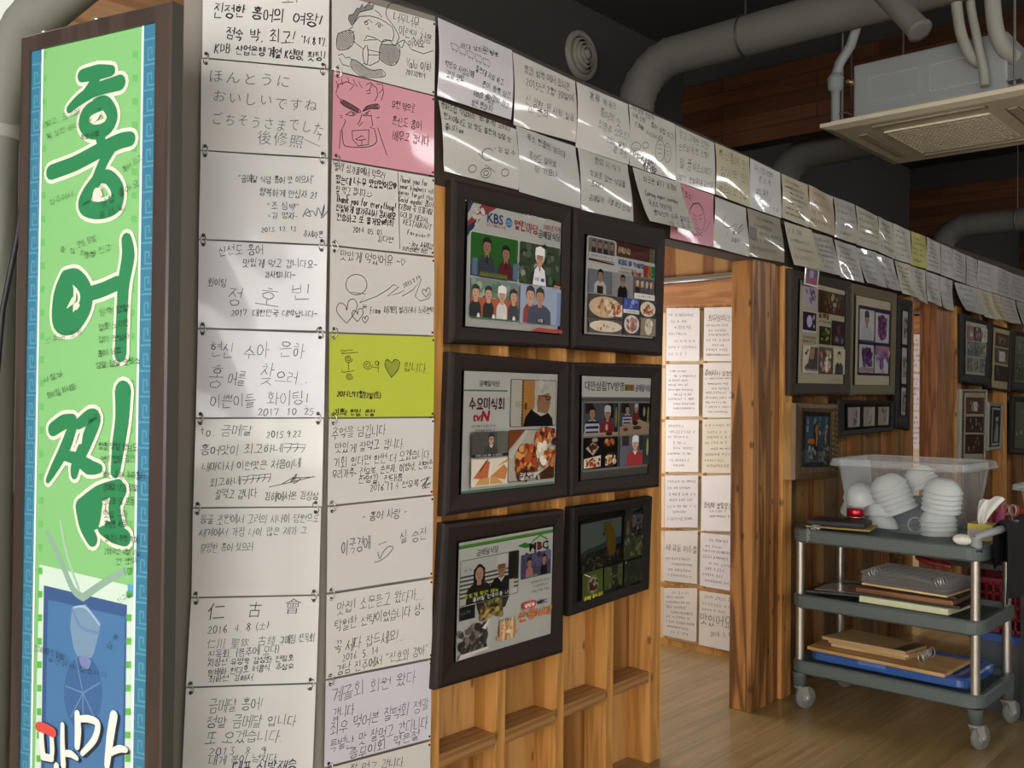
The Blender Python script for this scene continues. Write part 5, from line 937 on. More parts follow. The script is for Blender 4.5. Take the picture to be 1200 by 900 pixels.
def d_tvn(p):
    p.blobs(.02, .3, .98, .97, ['#d9d8d3'], 16, .025, 12); p.rect(0, .835, .43, .848, '#6f8f6a'); p.rect(0, 0, 1, .022, '#7f9f86'); p.text('금메달식당', .145, .875, .345, .052, '#3a2f2c', .012); p.pen('수요미식회', .05, .735, .41, .10, '#54201f', .016, seed=6)
    p.text('tv', .085, .585, .165, .065, '#c22a35', .03, .2); p.text('N', .165, .585, .245, .09, '#c22a35', .05, .2); p.small(.08, .545, .31, .024, '#3a2f2c', 4); p.small(.12, .508, .32, .026, '#3a2f2c', 5)
    p.rrect(.46, .53, .965, .945, '#1b1715', .02); p.rrect(.466, .535, .96, .94, '#dcd6cb', .018); p.poly([(.58, .535), (.72, .535), (.72, .94), (.58, .94)], '#d39a52'); p.rect(.585, .535, .598, .94, '#8a6434')
    for i in range(14): p.rect(.577, .55 + i * .028, .59, .56 + i * .028, '#4a3826')
    p.rect(.51, .70, .57, .75, '#cfc4a8'); p.rect(.61, .68, .635, .74, '#8a4a24'); p.poly([(.6, .535), (.93, .535), (.92, .6), (.86, .66), (.68, .68), (.62, .61)], '#17161a'); p.poly([(.7, .67), (.73, .73), (.79, .66), (.86, .66), (.85, .64), (.79, .62)], '#e4e1de')
    p.poly([(.75, .66), (.86, .64), (.885, .70), (.90, .79), (.86, .85), (.77, .85), (.745, .75)], '#b98a6a'); p.poly([(.71, .83), (.74, .76), (.77, .80), (.9, .84), (.93, .9), (.88, .935), (.74, .935)], '#ded8cf'); p.blobs(.73, .83, .92, .92, ['#ded8cf', '#e9e4dc', '#cfc6ba'], 16, .035, 5); p.line([(.75, .805), (.83, .8), (.9, .79)], .008, '#1a1614'); p.line([(.83, .8), (.85, .765), (.88, .77), (.89, .79)], .01, '#1a1614'); p.ell(.765, .785, .02, '#a87656', .03)
    p.rrect(.445, .055, .955, .505, '#1b1715', .02); p.rrect(.45, .06, .95, .50, '#e2dacb', .018); p.poly([(.45, .33), (.45, .5), (.62, .5)], '#a65a2c'); p.poly([(.45, .28), (.62, .5), (.66, .5), (.48, .25)], '#efe9dd'); p.poly([(.7, .06), (.95, .06), (.95, .2)], '#6a4226')
    p.blobs(.53, .13, .76, .36, OR, 70, .04, 9); p.blobs(.56, .08, .7, .16, ['#3a1a12', '#5a2412', '#2a120d'], 20, .04, 10); p.blobs(.74, .38, .94, .5, OR + ['#3a1a12'], 34, .035, 11); p.blobs(.81, .18, .93, .3, OR, 18, .035, 12); p.blobs(.74, .2, .82, .42, ['#eadfca', '#d9c9a8', '#f2ead9'], 16, .045, 13)
    p.pen('그냥 먹어보면', .55, .115, .76, .03, '#f0ece4', .007); p.pen('삭히지 않은 맛', .55, .08, .78, .03, '#f0ece4', .007)
    p.rect(.06, .29, .42, .50, '#4b4a44'); p.rect(.31, .29, .42, .5, '#5d5f55'); p.person(.25, .29, .2, '#3c3b3a', hair='#201a17', glasses=True, w=.85, collar='#d6d2cc'); p.rect(.06, .29, .42, .315, '#1d1b19'); p.small(.1, .303, .36, .022, '#d9d6cf', 9)
    p.rect(.06, .05, .42, .275, '#e2d6c4'); p.poly([(.08, .12), (.2, .26), (.24, .25), (.22, .1)], '#c4673f'); p.poly([(.24, .12), (.38, .22), (.42, .18), (.4, .09)], '#c9824a'); p.poly([(.1, .06), (.38, .06), (.3, .12), (.14, .11)], '#c9a05a'); p.poly([(.3, .2), (.42, .27), (.42, .24)], '#c4a052'); p.line([(.14, .17), (.22, .27)], .012, '#1d1613'); p.line([(.24, .06), (.25, .27)], .01, '#efe9dd')
def d_taiwan(p):
    p.rect(0, 0, 1, .79, '#6a655f'); p.rect(0, .79, 1, .80, '#8f8b85'); p.text('대만삼립TV방영', .04, .86, .57, .095, '#1d1c20', .01); p.rect(.58, .865, .72, .93, '#c9744a'); p.pen('홍어찜', .585, .897, .715, .05, '#3e8a3a', .012); p.text('금메달식당', .735, .858, .965, .075, '#273873', .02)
    p.rrect(.005, .075, .975, .755, '#a19d98', .04); 
    def scene(u0, v0, u1, v1): p.rect(u0, v0, u1, v1, '#5c6069'); p.rect(u0 + .03, v1 - .1, u0 + .13, v1, '#2c2522'); p.rect(u1 - .16, v1 - .15, u1 - .06, v1, '#1f2024')
    scene(.02, .42, .495, .74); p.rect(.45, .42, .495, .74, '#26312a'); p.ell(.468, .6, .018, '#a8a05a', .1)
    p.person(.14, .43, .29, '#dcdbe0', hair='#1b1512', w=.85)
    for k in range(3): p.rect(.055, .44 + k * .05, .225, .465 + k * .05, '#232f5f')
    p.person(.345, .43, .28, '#a02b30', hat='#e6e3e2', w=.8); p.ell(.335, .5, .022, '#d8c9bf', .035); p.rect(.02, .42, .495, .45, '#cbb6a0'); p.ell(.37, .435, .06, '#5a3020', .018)
    scene(.51, .42, .955, .74); p.person(.625, .52, .21, '#dcdbe0', hair='#1b1512', w=.8)
    for k in range(3): p.rect(.567, .53 + k * .034, .68, .546 + k * .034, '#232f5f')
    p.person(.75, .56, .17, '#8f2c30', hat='#d8d4d2', w=.7); p.rect(.82, .55, .955, .74, '#1d241f'); p.ell(.87, .65, .02, '#bcae9a', .05); p.ell(.93, .6, .016, '#a8a05a', .1); p.poly([(.51, .42), (.955, .42), (.955, .52), (.8, .57), (.51, .5)], '#bda58c'); p.ell(.74, .535, .05, '#3a1d14', .025); p.ell(.6, .47, .045, '#8a3a1f', .018); p.ell(.77, .485, .08, '#4d4640', .02)
    p.rect(.02, .10, .495, .405, '#1b1715'); p.poly([(.05, .3), (.14, .36), (.23, .31), (.15, .23)], '#cfc9c0'); p.blobs(.08, .27, .2, .33, ['#7a2f28', '#5a1f1c', '#a8584a'], 14, .025, 3); p.ell(.17, .38, .05, '#c9c0ae', .02); p.ell(.37, .35, .11, '#4a3020', .055); p.blobs(.29, .33, .45, .37, ['#b36a2c', '#c98a3c', '#8a4a1f'], 18, .025, 5); p.poly([(.02, .2), (.25, .23), (.25, .12), (.02, .11)], '#d3cabc'); p.blobs(.05, .13, .23, .2, OR, 24, .022, 7); p.ell(.38, .18, .1, '#3c2c22', .07); p.blobs(.31, .14, .45, .22, PO, 20, .026, 8)
    scene(.51, .10, .955, .405); p.rect(.85, .1, .955, .405, '#26312a'); p.person(.735, .1, .3, '#a02b30', hat='#e6e3e2', w=.98, collar='#e3e0dd'); p.ell(.92, .28, .018, '#a8a05a', .09)
def d_mbc(p):
    p.rect(0, .945, 1, .975, '#5fa83a'); p.rect(0, .945, 1, .953, '#3e8a2c'); p.text('금메달식당', .17, .855, .385, .06, '#2b2724', .012, v1=.86); p.line([(.72, .80), (.745, .9), (.83, .94), (.9, .9), (.92, .8)], .016, '#5fa83a'); p.poly([(.58, .88), (.66, .9), (.74, .87), (.8, .89), (.74, .845), (.66, .85)], '#3e9a34'); p.text('MBC', .71, .812, .925, .075, '#17171a', .03, v1=.805); p.rect(.795, .825, .835, .868, '#b8232c')
    p.rrect(.015, .46, .6, .845, '#3a3836', .01); p.rect(.02, .465, .595, .84, '#dedbd6')
    for k in range(6): p.rect(.02, .52 + k * .035, .595, .535 + k * .035, '#55524e')
    p.rect(.49, .6, .595, .84, '#2a2624'); p.person(.2, .465, .33, '#2a2524', hair='#1d1512', long=True, skin='#cfa389', w=.95); p.person(.42, .465, .36, '#1d1c20', hat='#e9e6df', glasses=True, skin='#b98a6c', w=.8, collar='#e3e0db'); p.rect(.5, .465, .55, .6, '#dcd8d0'); p.small(.05, .755, .12, .025, '#4a86b0', 3)
    p.pen('맛있게 먹던 메뉴', .06, .535, .4, .035, '#cfe04a', .009); p.pen('홍어찜 전국이름 나네요', .14, .495, .58, .035, '#f2f2ee', .009)
    p.rect(.62, .57, .95, .79, '#5a5878'); p.blobs(.63, .62, .94, .78, ['#6f6a90', '#4a4666', '#8a84a0'], 12, .05, 3); p.person(.71, .58, .18, '#d98a92', hair='#2a1c18', w=.55); p.person(.87, .58, .19, '#17171d', hair='#2a1614', w=.5); p.rect(.7, .575, .8, .595, '#6fb86a')
    p.small(.73, .525, .93, .022, '#4a4644', 5); p.small(.75, .485, .91, .022, '#8a3a34', 6); p.small(.74, .44, .93, .024, '#2b2724', 7)
    p.rect(.015, .34, .16, .455, '#232628'); p.small(.03, .4, .12, .03, '#6fa8c9', 4); p.poly([(.17, .46), (.5, .46), (.46, .37), (.3, .33), (.2, .36)], '#4a4038'); p.blobs(.2, .31, .42, .45, ['#6a5a34', '#8a7444', '#54622c', '#4a3a24', '#a8904f'], 50, .03, 8); p.blobs(.02, .07, .27, .27, ['#3a332e', '#2a2522', '#57504a', '#6f675f'], 40, .045, 9); p.poly([(.22, .24), (.3, .31), (.26, .22)], '#d8d3cb')
    for k in range(6): p.ell(.41 + k * .028, .17, .02, ['#c99a6a', '#e0c49c', '#b5804f'][k % 3], .1, 10)
    p.blobs(.38, .09, .57, .24, ['#d6b489', '#b98a58', '#ead6b8'], 18, .02, 10); p.poly([(.0, .02), (.3, .05), (.28, .07), (.02, .06)], '#cfcac3')
    p.rrect(.63, .305, .77, .365, '#c2402f', .012); p.pen('생방송', .65, .335, .76, .035, '#f0e6df', .008); p.text('MBC', .785, .315, .895, .038, '#1d1c20', .03); p.pen('전국시대', .6, .24, .95, .085, '#d2752a', .022, .25)
def d_bear(p):
    p.dim = .66
    p.rect(0, .42, .64, .97, '#93a69c'); p.poly([(0, .6), (.1, .64), (.25, .655), (.45, .7), (.64, .72), (.64, .42), (0, .42)], '#4a6478'); p.poly([(0, .57), (.3, .6), (.64, .62), (.64, .38), (0, .36)], '#2b3028'); p.blobs(.01, .38, .6, .58, ['#565a48', '#3b4034', '#7a7a68', '#1f241f', '#8c8a7a'], 60, .028, 4)
    g = '#a8801f'; p.poly([(.43, .5), (.53, .52), (.55, .62), (.52, .8), (.49, .88), (.42, .86), (.4, .75), (.4, .6)], g); p.ell(.42, .85, .085, g, .08); p.ell(.355, .80, .035, g, .03); p.ell(.36, .93, .02, g); p.ell(.47, .94, .022, g); p.poly([(.4, .62), (.36, .66), (.38, .7), (.42, .68)], g); p.ell(.345, .79, .012, '#2a1a0a'); p.line([(.39, .865), (.41, .86)], .012, '#2a1a0a'); p.ell(.39, .53, .05, '#6a4a2a', .04)
    p.poly([(.5, .3), (.56, .62), (.64, .6), (.64, .2)], '#1f211a'); p.ell(.57, .52, .03, '#6a6a3a', .05)
    p.rect(.66, .68, .99, .97, '#3a4438'); p.person(.74, .72, .2, '#8a6a24', skin='#8a6a24', hair='#8a6a24'); p.rect(.8, .8, .97, .96, '#8a8490'); p.blobs(.8, .7, .97, .95, ['#6a3a44', '#9a8a94', '#3a3038', '#7a5a62'], 22, .03, 5)
    p.rect(.66, .38, .99, .67, '#3c4424'); p.blobs(.67, .4, .98, .66, ['#55602c', '#2c3320', '#6f7740', '#848a60'], 30, .035, 6)
    p.rect(0, .02, .32, .36, '#63722c'); p.ell(.165, .18, .13, '#8a9448', .13); p.ell(.165, .18, .1, '#c9c7a4', .1); p.blobs(.11, .12, .22, .24, ['#5a1f16', '#3c120e', '#7a3420'], 20, .03, 7); p.line([(.03, .34), (.12, .29)], .012, '#d8d8c9'); p.pen('금메달 홍어 요리', .02, .035, .32, .045, '#cfc23c', .01)
    p.rect(.335, .06, .64, .36, '#5a6a34'); p.poly([(.45, .06), (.47, .2), (.43, .36), (.56, .36), (.55, .2), (.6, .06)], '#2b2218'); p.blobs(.36, .08, .62, .34, ['#6f7f3c', '#4a5a2c', '#8a9650'], 12, .03, 8)
    p.rect(.66, .04, .99, .36, '#222a1c'); p.blobs(.67, .06, .98, .34, ['#2f3a24', '#1c2318', '#4a5636'], 22, .04, 9); p.ell(.69, .345, .018, '#c9ccb0')
GF = 'six dark framed broadcast pictures on the stud wall'
framed([(532, 209), (671, 241.5), (668, 408), (529, 402)], [(547, 233.5), (661.5, 260.5), (657, 392.5), (543.5, 383.5)], [(548.5, 236), (660, 262), (655.5, 391), (545.3, 382)], 'dark wood framed poster of four photos, the upper left one on bright green', d_kbs, FRW)
framed([(674.5, 243), (781, 269), (777.5, 417), (672, 408.5)], [(686.5, 273), (771.5, 291.5), (768.5, 398.5), (683.5, 392)], [(688, 274.5), (770, 293), (767, 397), (684.5, 391)], 'dark wood framed collage of many small people and food photos, beside the first doorway', d_kbs2, FRW)
framed([(529, 412), (669, 424), (667, 583), (522, 606)], [(543, 433), (657.5, 437.5), (653.5, 568), (539, 580.5)], [(544, 434.5), (656, 439), (652.5, 566.5), (540.3, 579)], 'dark framed white poster with a short red logo and a chef in glasses', d_tvn, FRW)
framed([(671, 424.5), (777, 427), (773.5, 571), (669, 582.5)], [(681, 439), (766.5, 442.5), (762, 555.5), (679.5, 564.5)], [(682, 440.5), (765.5, 443.5), (761, 554.5), (680.5, 563)], 'dark framed TV collage with a striped shirt and a red shirt at table', d_taiwan, FRW)
framed([(522, 613.5), (662.5, 597), (661, 766), (512, 810)], [(537, 634.5), (652, 615), (649, 743.5), (533, 778.5)], [(538, 636.5), (651, 616.5), (648, 742), (534, 776.5)], 'dark framed white poster with a green top band and leaf logo, lowest left of six', d_mbc, FRW)
framed([(671.5, 595), (766, 581.5), (761.5, 690.5), (668.5, 723)], [(679, 605), (755.5, 594), (752.5, 683.5), (678, 706)], [(680.5, 612.5), (753.5, 598), (751, 682), (680.5, 705.5)], 'black framed dim picture of a golden bear statue, smaller and hung lowest right', d_bear, FRB, '#191c18')
# ---- pictures on the far stretch of wall
PUR = ['#5a2f6a', '#7a4a86', '#3a1f4a', '#a890b0', '#8a4a7a']; MIX = ['#4a3a34', '#8a7a66', '#2a2a2c', '#b5a890', '#6a3a34', '#3a4a3a', '#c9bda6']
def pht(p, u0, v0, u1, v1, bg, cols, n=14, seed=1):
    p.rect(u0, v0, u1, v1, bg); p.blobs(u0 + (u1 - u0) * .15, v0 + (v1 - v0) * .15, u1 - (u1 - u0) * .15, v1 - (v1 - v0) * .15, cols, n, (v1 - v0) * .14, seed)
def d_coll(p):
    pht(p, .06, .76, .35, .95, '#d5c9d8', PUR, 14, 1); pht(p, .37, .72, .95, .95, '#4a3424', ['#a86a3a', '#5a3a24', '#3a3a2c', '#b9b4a8', '#7a5a3c'], 22, 2)
    p.rect(.05, .5, .34, .71, '#e6e2e0'); pht(p, .06, .52, .33, .7, '#3a2350', ['#e0d8e2', '#c9bccf', '#3a2350', '#5a3a70'], 14, 3); p.ell(.19, .61, .06, '#ddd6e0', .06)
    p.pen('금메달', .38, .69, .62, .05, '#7a4a24', .012); p.small(.38, .63, .62, .03, '#4a3a2a', 3); p.small(.06, .45, .34, .03, '#4a3a2a', 4); p.small(.06, .41, .34, .03, '#4a3a2a', 5)
    pht(p, .4, .4, .64, .58, '#3a3a24', ['#8a8a34', '#b5b04a', '#54602c'], 12, 6); pht(p, .66, .4, .95, .66, '#3a2a3a', ['#7a5a6a', '#3a3a5a', '#a88a94', '#5a2a2c'], 22, 7)
    pht(p, .06, .1, .38, .37, '#b5ab98', ['#2a221c', '#3a2f26', '#4a3a2c'], 8, 8); p.poly([(.14, .12), (.22, .36), (.37, .36), (.37, .12)], '#2a211b'); p.poly([(.2, .34), (.3, .36), (.28, .24), (.2, .24)], '#8a5f44'); p.small(.08, .125, .36, .035, '#d9d3c4', 8)
    pht(p, .39, .1, .68, .37, '#3c362c', ['#c9c2b0', '#8a7f6a', '#2a2620', '#a8502c'], 26, 9); p.rect(.69, .1, .95, .37, '#a8a68c'); p.person(.82, .1, .25, '#1d1c1e', hair='#15110f', w=.8); p.small(.6, .04, .9, .025, '#8a7a5a', 10)
def d_flow(p):
    p.rect(.06, .11, .95, .9, '#1f1f52')
    for (u, v, c) in ((.1, .51, 0), (.52, .5, 1), (.1, .14, 2), (.52, .14, 3)): p.rect(u, v, u + .39, v + (.35 if v > .4 else .32), '#dcd9d8')
    p.person(.29, .51, .33, '#c9ccd2', hat='#3a3a54', w=.95); p.ell(.715, .68, .13, '#6a3070', .155); p.blobs(.6, .56, .83, .8, ['#8a4a8c', '#5a2a66', '#a870a4', '#77367c'], 40, .035, 3)
    p.ell(.3, .33, .14, '#5a3070', .1); p.blobs(.16, .22, .44, .42, ['#6a4486', '#8a64a0', '#4a2a60'], 36, .035, 4); p.rect(.12, .15, .47, .2, '#b9a0a4'); p.rect(.52, .36, .91, .46, '#b58a98'); p.blobs(.55, .3, .9, .4, ['#6a4486', '#8a64a0', '#5a2a66', '#c98aa0'], 26, .03, 5); p.ell(.7, .24, .05, '#6a3f80', .055); p.line([(.74, .14), (.76, .2)], .015, '#6a4486')
    for k in range(10): p.small(.1, .492, .47, .012, '#8a8ab0', 3)
def d_rand(seed, bg, cols, rows, colsn):
    def f(p):
        rnd = random.Random(seed)
        for r in range(rows):
            for c in range(colsn):
                u0 = .05 + c * .9 / colsn; v0 = .05 + r * .9 / rows; k = rnd.choice(cols)
                pht(p, u0, v0, u0 + .9 / colsn - .03, v0 + .9 / rows - .03, k, [rnd.choice(cols) for _ in range(6)] + ['#d9d0c4'], 16, seed * 9 + r * 3 + c)
    return f
OLV = M('#5d5540', .6, spec=.25); DKM = M('#352c24', .6, spec=.25)
framed([(927, 314), (998.5, 330), (996.5, 463.5), (926.5, 463.5)], [(937, 326.5), (993, 340.5), (991, 450.5), (934.5, 449.5)], [(938, 327.5), (992.5, 341.5), (990.5, 450), (935, 449)], 'dark framed cream collage of small photos on the wall behind the cart', d_coll, DKM, '#d3c9ad', front=.03)
framed([(999.5, 331), (1052, 343.5), (1049.5, 463), (997.5, 463.5)], [(1002.5, 344.5), (1046.5, 354), (1044.5, 452), (1000.8, 451.8)], [(1003.5, 346), (1046, 355), (1044, 451.5), (1001.6, 451)], 'olive framed print of purple flowers in four panes', d_flow, OLV, '#d6cdb4', front=.03)
t = framed([(1053.5, 349), (1070.5, 352), (1066.5, 505), (1051.5, 501)], [(1057.5, 362), (1066.5, 364), (1063.5, 488), (1055.5, 487)], [(1058, 364), (1066, 366), (1063, 487), (1056, 486)], 'tall narrow black frame with three small photos, left of the second doorway', lambda p: [p.rect(0, v - .035, 1, v, '#171513') for v in (.3, .68)] + [pht(p, .15, v0, .8, v0 + .2, '#9a96a0', MIX, 10, i) for i, v0 in enumerate((.03, .36, .74))], FRB, '#cfccc8', front=.028)
framed([(984, 468.5), (1049, 470), (1048, 505), (984, 512)], [(991, 474), (1046, 473.5), (1045, 500.5), (991, 504.5)], [(991.5, 474.5), (1045.5, 474), (1044.5, 500), (991.5, 504)], 'wide black frame with three little upright photos below the flower print', lambda p: [pht(p, u0, .1, u0 + .24, .9, '#b5aaa0', c, 10, i) or p.rect(u0 + .19, .1, u0 + .24, .9, '#c9c9c6') for i, (u0, c) in enumerate(((.04, ['#c98a94', '#6a5a54', '#8a7a74']), (.36, ['#22262a', '#8a9490', '#dcdcd6']), (.68, ['#4a4434', '#8a7a5a', '#b5aa8a'])))], FRB, '#151312', front=.026)
def d_paint(p):
    p.rect(0, 0, 1, 1, '#3f5a6e'); p.blobs(.05, .62, .95, .97, ['#8a9698', '#6a7a80', '#a8aea8', '#54666c'], 30, .07, 3); p.poly([(.3, .05), (.52, .05), (.56, .75), (.46, .9), (.34, .8)], '#2a1f1a'); p.ell(.46, .72, .09, '#a8744a', .11); p.poly([(.42, .35), (.5, .35), (.52, .66), (.44, .64)], '#b5824f'); p.poly([(.05, .42), (.38, .4), (.36, .52), (.14, .52)], '#c07a2c'); p.blobs(.05, .05, .42, .34, ['#b5b4a4', '#8f9088', '#4a4a44', '#c9c6b4'], 30, .05, 4); p.blobs(.58, .05, .95, .34, ['#b5b49c', '#8f9078', '#3a3a34', '#a8a24a'], 30, .05, 5); p.ell(.82, .55, .035, '#8a6a4a', .16)
t = framed([(933, 472), (984, 474), (982.5, 560), (932, 563)], [(942.5, 482), (975, 483.5), (973, 547), (941, 548)], [(944.5, 488), (971.5, 488), (970, 541.5), (943, 542)], 'gold ornate frame around a dark mat and small bluish painting, behind the cart', d_paint, wood('#5f4526', '#3f2c17', 'Z', .4, 14., False), '#3f5a6e', front=.06, side=wood('#b5905a', '#94703c', 'Z', .4, 14., False), mat=M('#1c1a19', .7), ridge=.55)
Q = quad3([(976, 476), (984, 477), (982.5, 558), (974.5, 554)], -.062); m = MB()
for i in range(26):
    f = (i + .5) / 26; a = Q[0].lerp(Q[3], f); c = Q[1].lerp(Q[2], f)
    for s_ in (.3, .75):
        m.lathe(a.lerp(c, s_ + .1 * (i % 2)) + V((0, .006, 0)), [(.009, 0), (.007, .005), (.0001, .008)], M('#6b5330', .35, .6) if (i + int(s_ * 4)) % 2 else M('#1f1a14', .5), (0, -1, 0), 7)
m.build('carved_molding', t)
# loose snapshot tucked over the collage frame
sheet([(943, 312), (959.5, 316), (957.5, 337), (941.5, 333)], Plane((0, -.031, 0), (0, -1, 0), (1, 0, 0)), 'small loose snapshot stuck over the top left of the framed collage', None, (), (0, 0, 1), '#d9d4d4', off=.003, cat='photo', name='snapshot', extra=lambda mb, P, px2, PF, w: [mb.add([P(*px2(*q)) + V((0, -.0004 * k, 0)) for q in qq], [(3, 2, 1, 0)], M(c, .4)) for k, (qq, c) in enumerate((([(944.5, 314), (958, 317.5), (956.3, 335), (943, 331.5)], '#3a2c40'), ([(944, 324), (957, 327), (956.3, 335), (943, 331.5)], '#7a2440'), ([(948, 317), (953, 318), (952, 326), (947, 325)], '#8a7a94')))])
GQ = None
framed([(1127, 367), (1160.5, 378), (1159, 453), (1128, 448.5)], [(1131.5, 375), (1158.5, 381), (1156.5, 441), (1131, 438.5)], [(1132, 375.5), (1158, 381.5), (1156, 440.5), (1131.5, 438)], 'dark framed collage of many people photos, first right of the second doorway', d_rand(3, 0, ['#4a5a44', '#7a8a8a', '#8a5a4a', '#3a3a44', '#b5aa9a'], 3, 3), FRB, '#cfc8ba', front=.03)
framed([(1161, 378.5), (1187, 386), (1184.5, 460), (1159.5, 455)], [(1164, 382.5), (1185.5, 387.5), (1182.5, 457), (1161.5, 454.5)], [(1164.3, 383), (1185, 388), (1182, 456.5), (1162, 454)], 'tall cream collage in a dark frame, second right of the second doorway', lambda p: (pht(p, .12, .7, .9, .92, '#5a3a34', MIX, 18, 2), pht(p, .12, .42, .9, .67, '#6a5a54', MIX, 18, 3), p.rect(.35, .45, .68, .62, '#e0dcd4'), pht(p, .12, .12, .9, .38, '#3a3a30', MIX, 18, 4)), FRB, '#c9bb94', front=.03)
framed([(1188, 386.5), (1213, 392), (1211, 461), (1186, 458)], [(1190, 392), (1211, 397), (1209, 450), (1188, 448)], [(1190.3, 392.5), (1210.5, 397.5), (1208.5, 449.5), (1188.5, 447.5)], 'dark frame with a greenish picture cut by the right edge, upper one', d_rand(5, 0, ['#5a6a54', '#7a8270', '#3a4438', '#8a8a74'], 3, 2), FRB, '#7f8672', front=.03)
framed([(1127, 456), (1158, 456.5), (1155.5, 541), (1126, 541)], [(1129.5, 458.5), (1156.5, 459), (1154, 539), (1128, 539)], [(1130, 460), (1155.5, 460.5), (1153.3, 538), (1128.6, 538)], 'silver edged cream collage with three rows of photos, right of the second doorway', lambda p: (pht(p, .08, .68, .92, .93, '#6a4a44', MIX, 18, 2), p.rect(.42, .72, .6, .86, '#e0dcd4'), pht(p, .08, .4, .92, .64, '#4a3234', MIX, 20, 3), pht(p, .08, .08, .92, .37, '#3f2a2c', ['#7a3a3c', '#5a2a34', '#b59a6a', '#8a7a66'], 20, 4)), M('#8a867a', .5), '#cbbf9f', front=.03, ridge=.5)
framed([(1159.5, 471), (1176, 473), (1174, 526.5), (1158.5, 528)], [(1162, 475.5), (1174.5, 476.5), (1172.5, 523), (1160.5, 524.5)], [(1163, 477.5), (1173.5, 478.5), (1171.7, 521), (1161.5, 522)], 'small silver framed black and white portrait, right of the silver edged collage', lambda p: (p.rect(.08, .05, .92, .95, '#2a2c2e'), p.ell(.55, .72, .12, '#c9ccca', .1), p.poly([(.3, .1), (.75, .1), (.7, .5), (.58, .62), (.45, .55)], '#b5b8b6'), p.ell(.5, .82, .14, '#1a1b1d', .08)), M('#83817a', .45, .2), '#dcd9d0', front=.03)
framed([(1188, 463), (1213, 466), (1211, 534), (1186, 531)], [(1190, 470), (1211, 472), (1209, 528), (1188, 526)], [(1190.4, 470.5), (1210.6, 472.5), (1208.6, 527), (1188.4, 525)], 'dark frame with a greenish picture cut by the right edge, lower one', d_rand(8, 0, ['#4f5f4c', '#6a7464', '#3a4438', '#7a7c6a'], 2, 2), FRB, '#6c7462', front=.03)

# ================================================================ THE SIGNBOARD
SR = V((.26508, -.961, 0)).normalized(); SN = V((-.961, -.26508, 0)).normalized()
SP = EYE + ray(197, 460) * 1.9
SPL = Plane(SP, SN, SR)
a = SPL.at(24, 43); c = SPL.at(197.5, 200); SO = V((a.x, a.y, 0)); SW = (c - a).dot(SR); ST = a.z
def sp(s, z, o=0.): return SO + SR * s + UPZ * z + SN * o
def spx(x, y):
    p = SPL.at(x, y) - SO; return p.dot(SR), p.z
il = spx(34.6, 60)[0]; ir = spx(182, 30)[0]; it = spx(34.6, 59.8)[1]
FPL = Plane(SP - SN * .0055, SN, SR)
def spx(x, y):
    p = FPL.at(x, y) - SO; return p.dot(SR), p.z
t = thing('signboard', sp(SW / 2, 0), 'tall framed green signboard with brush lettering standing at far left', 'signboard')
FM_ = wood('#4f423b', '#403430', 'Z', .3, 9., False, .5); SIDE = M('#4a4a44', .5)
m = MB(); D = .034; B0 = .03
O = [(0, .0), (SW, .0), (SW, ST), (0, ST)]; I = [(il, .05), (ir, .05), (ir, it), (il, it)]
def rg(mb, A, oa, Bq, ob, mat): mb.add([sp(*q, oa) for q in A] + [sp(*q, ob) for q in Bq], [(i, (i + 1) % 4, 4 + (i + 1) % 4, 4 + i) for i in range(4)], mat)
O2 = [(.004, .004), (SW - .004, .004), (SW - .004, ST - .004), (.004, ST - .004)]
rg(m, O, -D, O, -.004, SIDE); rg(m, O, -.004, O2, 0, FM_); rg(m, O2, 0, I, 0, FM_); rg(m, I, 0, I, -.008, SIDE); m.add([sp(*q, -D) for q in O], [(3, 2, 1, 0)], SIDE)
m.build('frame', t)
fb = MB(); LAY = [0]; STEP = .00005
FO = -.0065
def fpoly(pts, col, px=True, inc=1):
    LAY[0] += inc; o = FO + LAY[0] * STEP
    fb.poly([sp(*(spx(*q) if px else q), o) for q in pts][::-1 if px else 1], M(col, .35, coat=.4))
def fst(pts, w, col, px=True, taper=None, n=0):
    """brush stroke of width w (pixels) with round ends"""
    LAY[0] += 1; o = FO + LAY[0] * STEP; mpp = 1.95 / F
    q = [spx(*p) if px else p for p in pts]
    ws = [x * mpp for x in (w if isinstance(w, (list, tuple)) else [w] * len(q))]
    # dense smooth path
    qq = []; ww = []
    for i in range(len(q) - 1):
        p0 = q[max(i - 1, 0)]; p1 = q[i]; p2 = q[i + 1]; p3 = q[min(i + 2, len(q) - 1)]
        for k in range(6):
            f = k / 6
            h = lambda a_, b_, c_, d_: .5 * (2 * b_ + (c_ - a_) * f + (2 * a_ - 5 * b_ + 4 * c_ - d_) * f * f + (3 * b_ - a_ - 3 * c_ + d_) * f ** 3)
            qq.append((h(p0[0], p1[0], p2[0], p3[0]), h(p0[1], p1[1], p2[1], p3[1]))); ww.append(ws[i] * (1 - f) + ws[i + 1] * f)
    qq.append(q[-1]); ww.append(ws[-1]); mt = M(col, .35, coat=.4)
    L_, R_ = [], []
    for i, p in enumerate(qq):
        a_ = qq[max(i - 1, 0)]; b_ = qq[min(i + 1, len(qq) - 1)]; dx, dy = b_[0] - a_[0], b_[1] - a_[1]; d = math.hypot(dx, dy) or 1; hw = ww[i] / 2
        L_.append((p[0] - dy / d * hw, p[1] + dx / d * hw)); R_.append((p[0] + dy / d * hw, p[1] - dx / d * hw))
    k = len(qq); fb.add([sp(x, y, o) for x, y in L_ + R_], [(i, i + 1, k + i + 1, k + i) for i in range(k - 1)], mt)
    for p, hw, e_ in ((qq[0], ww[0] / 2, .3), (qq[-1], ww[-1] / 2, .55)): fb.add([sp(p[0] + math.cos(i * math.pi / 6) * hw, p[1] + math.sin(i * math.pi / 6) * hw, o + STEP * e_) for i in range(12)], [tuple(range(12))], mt)
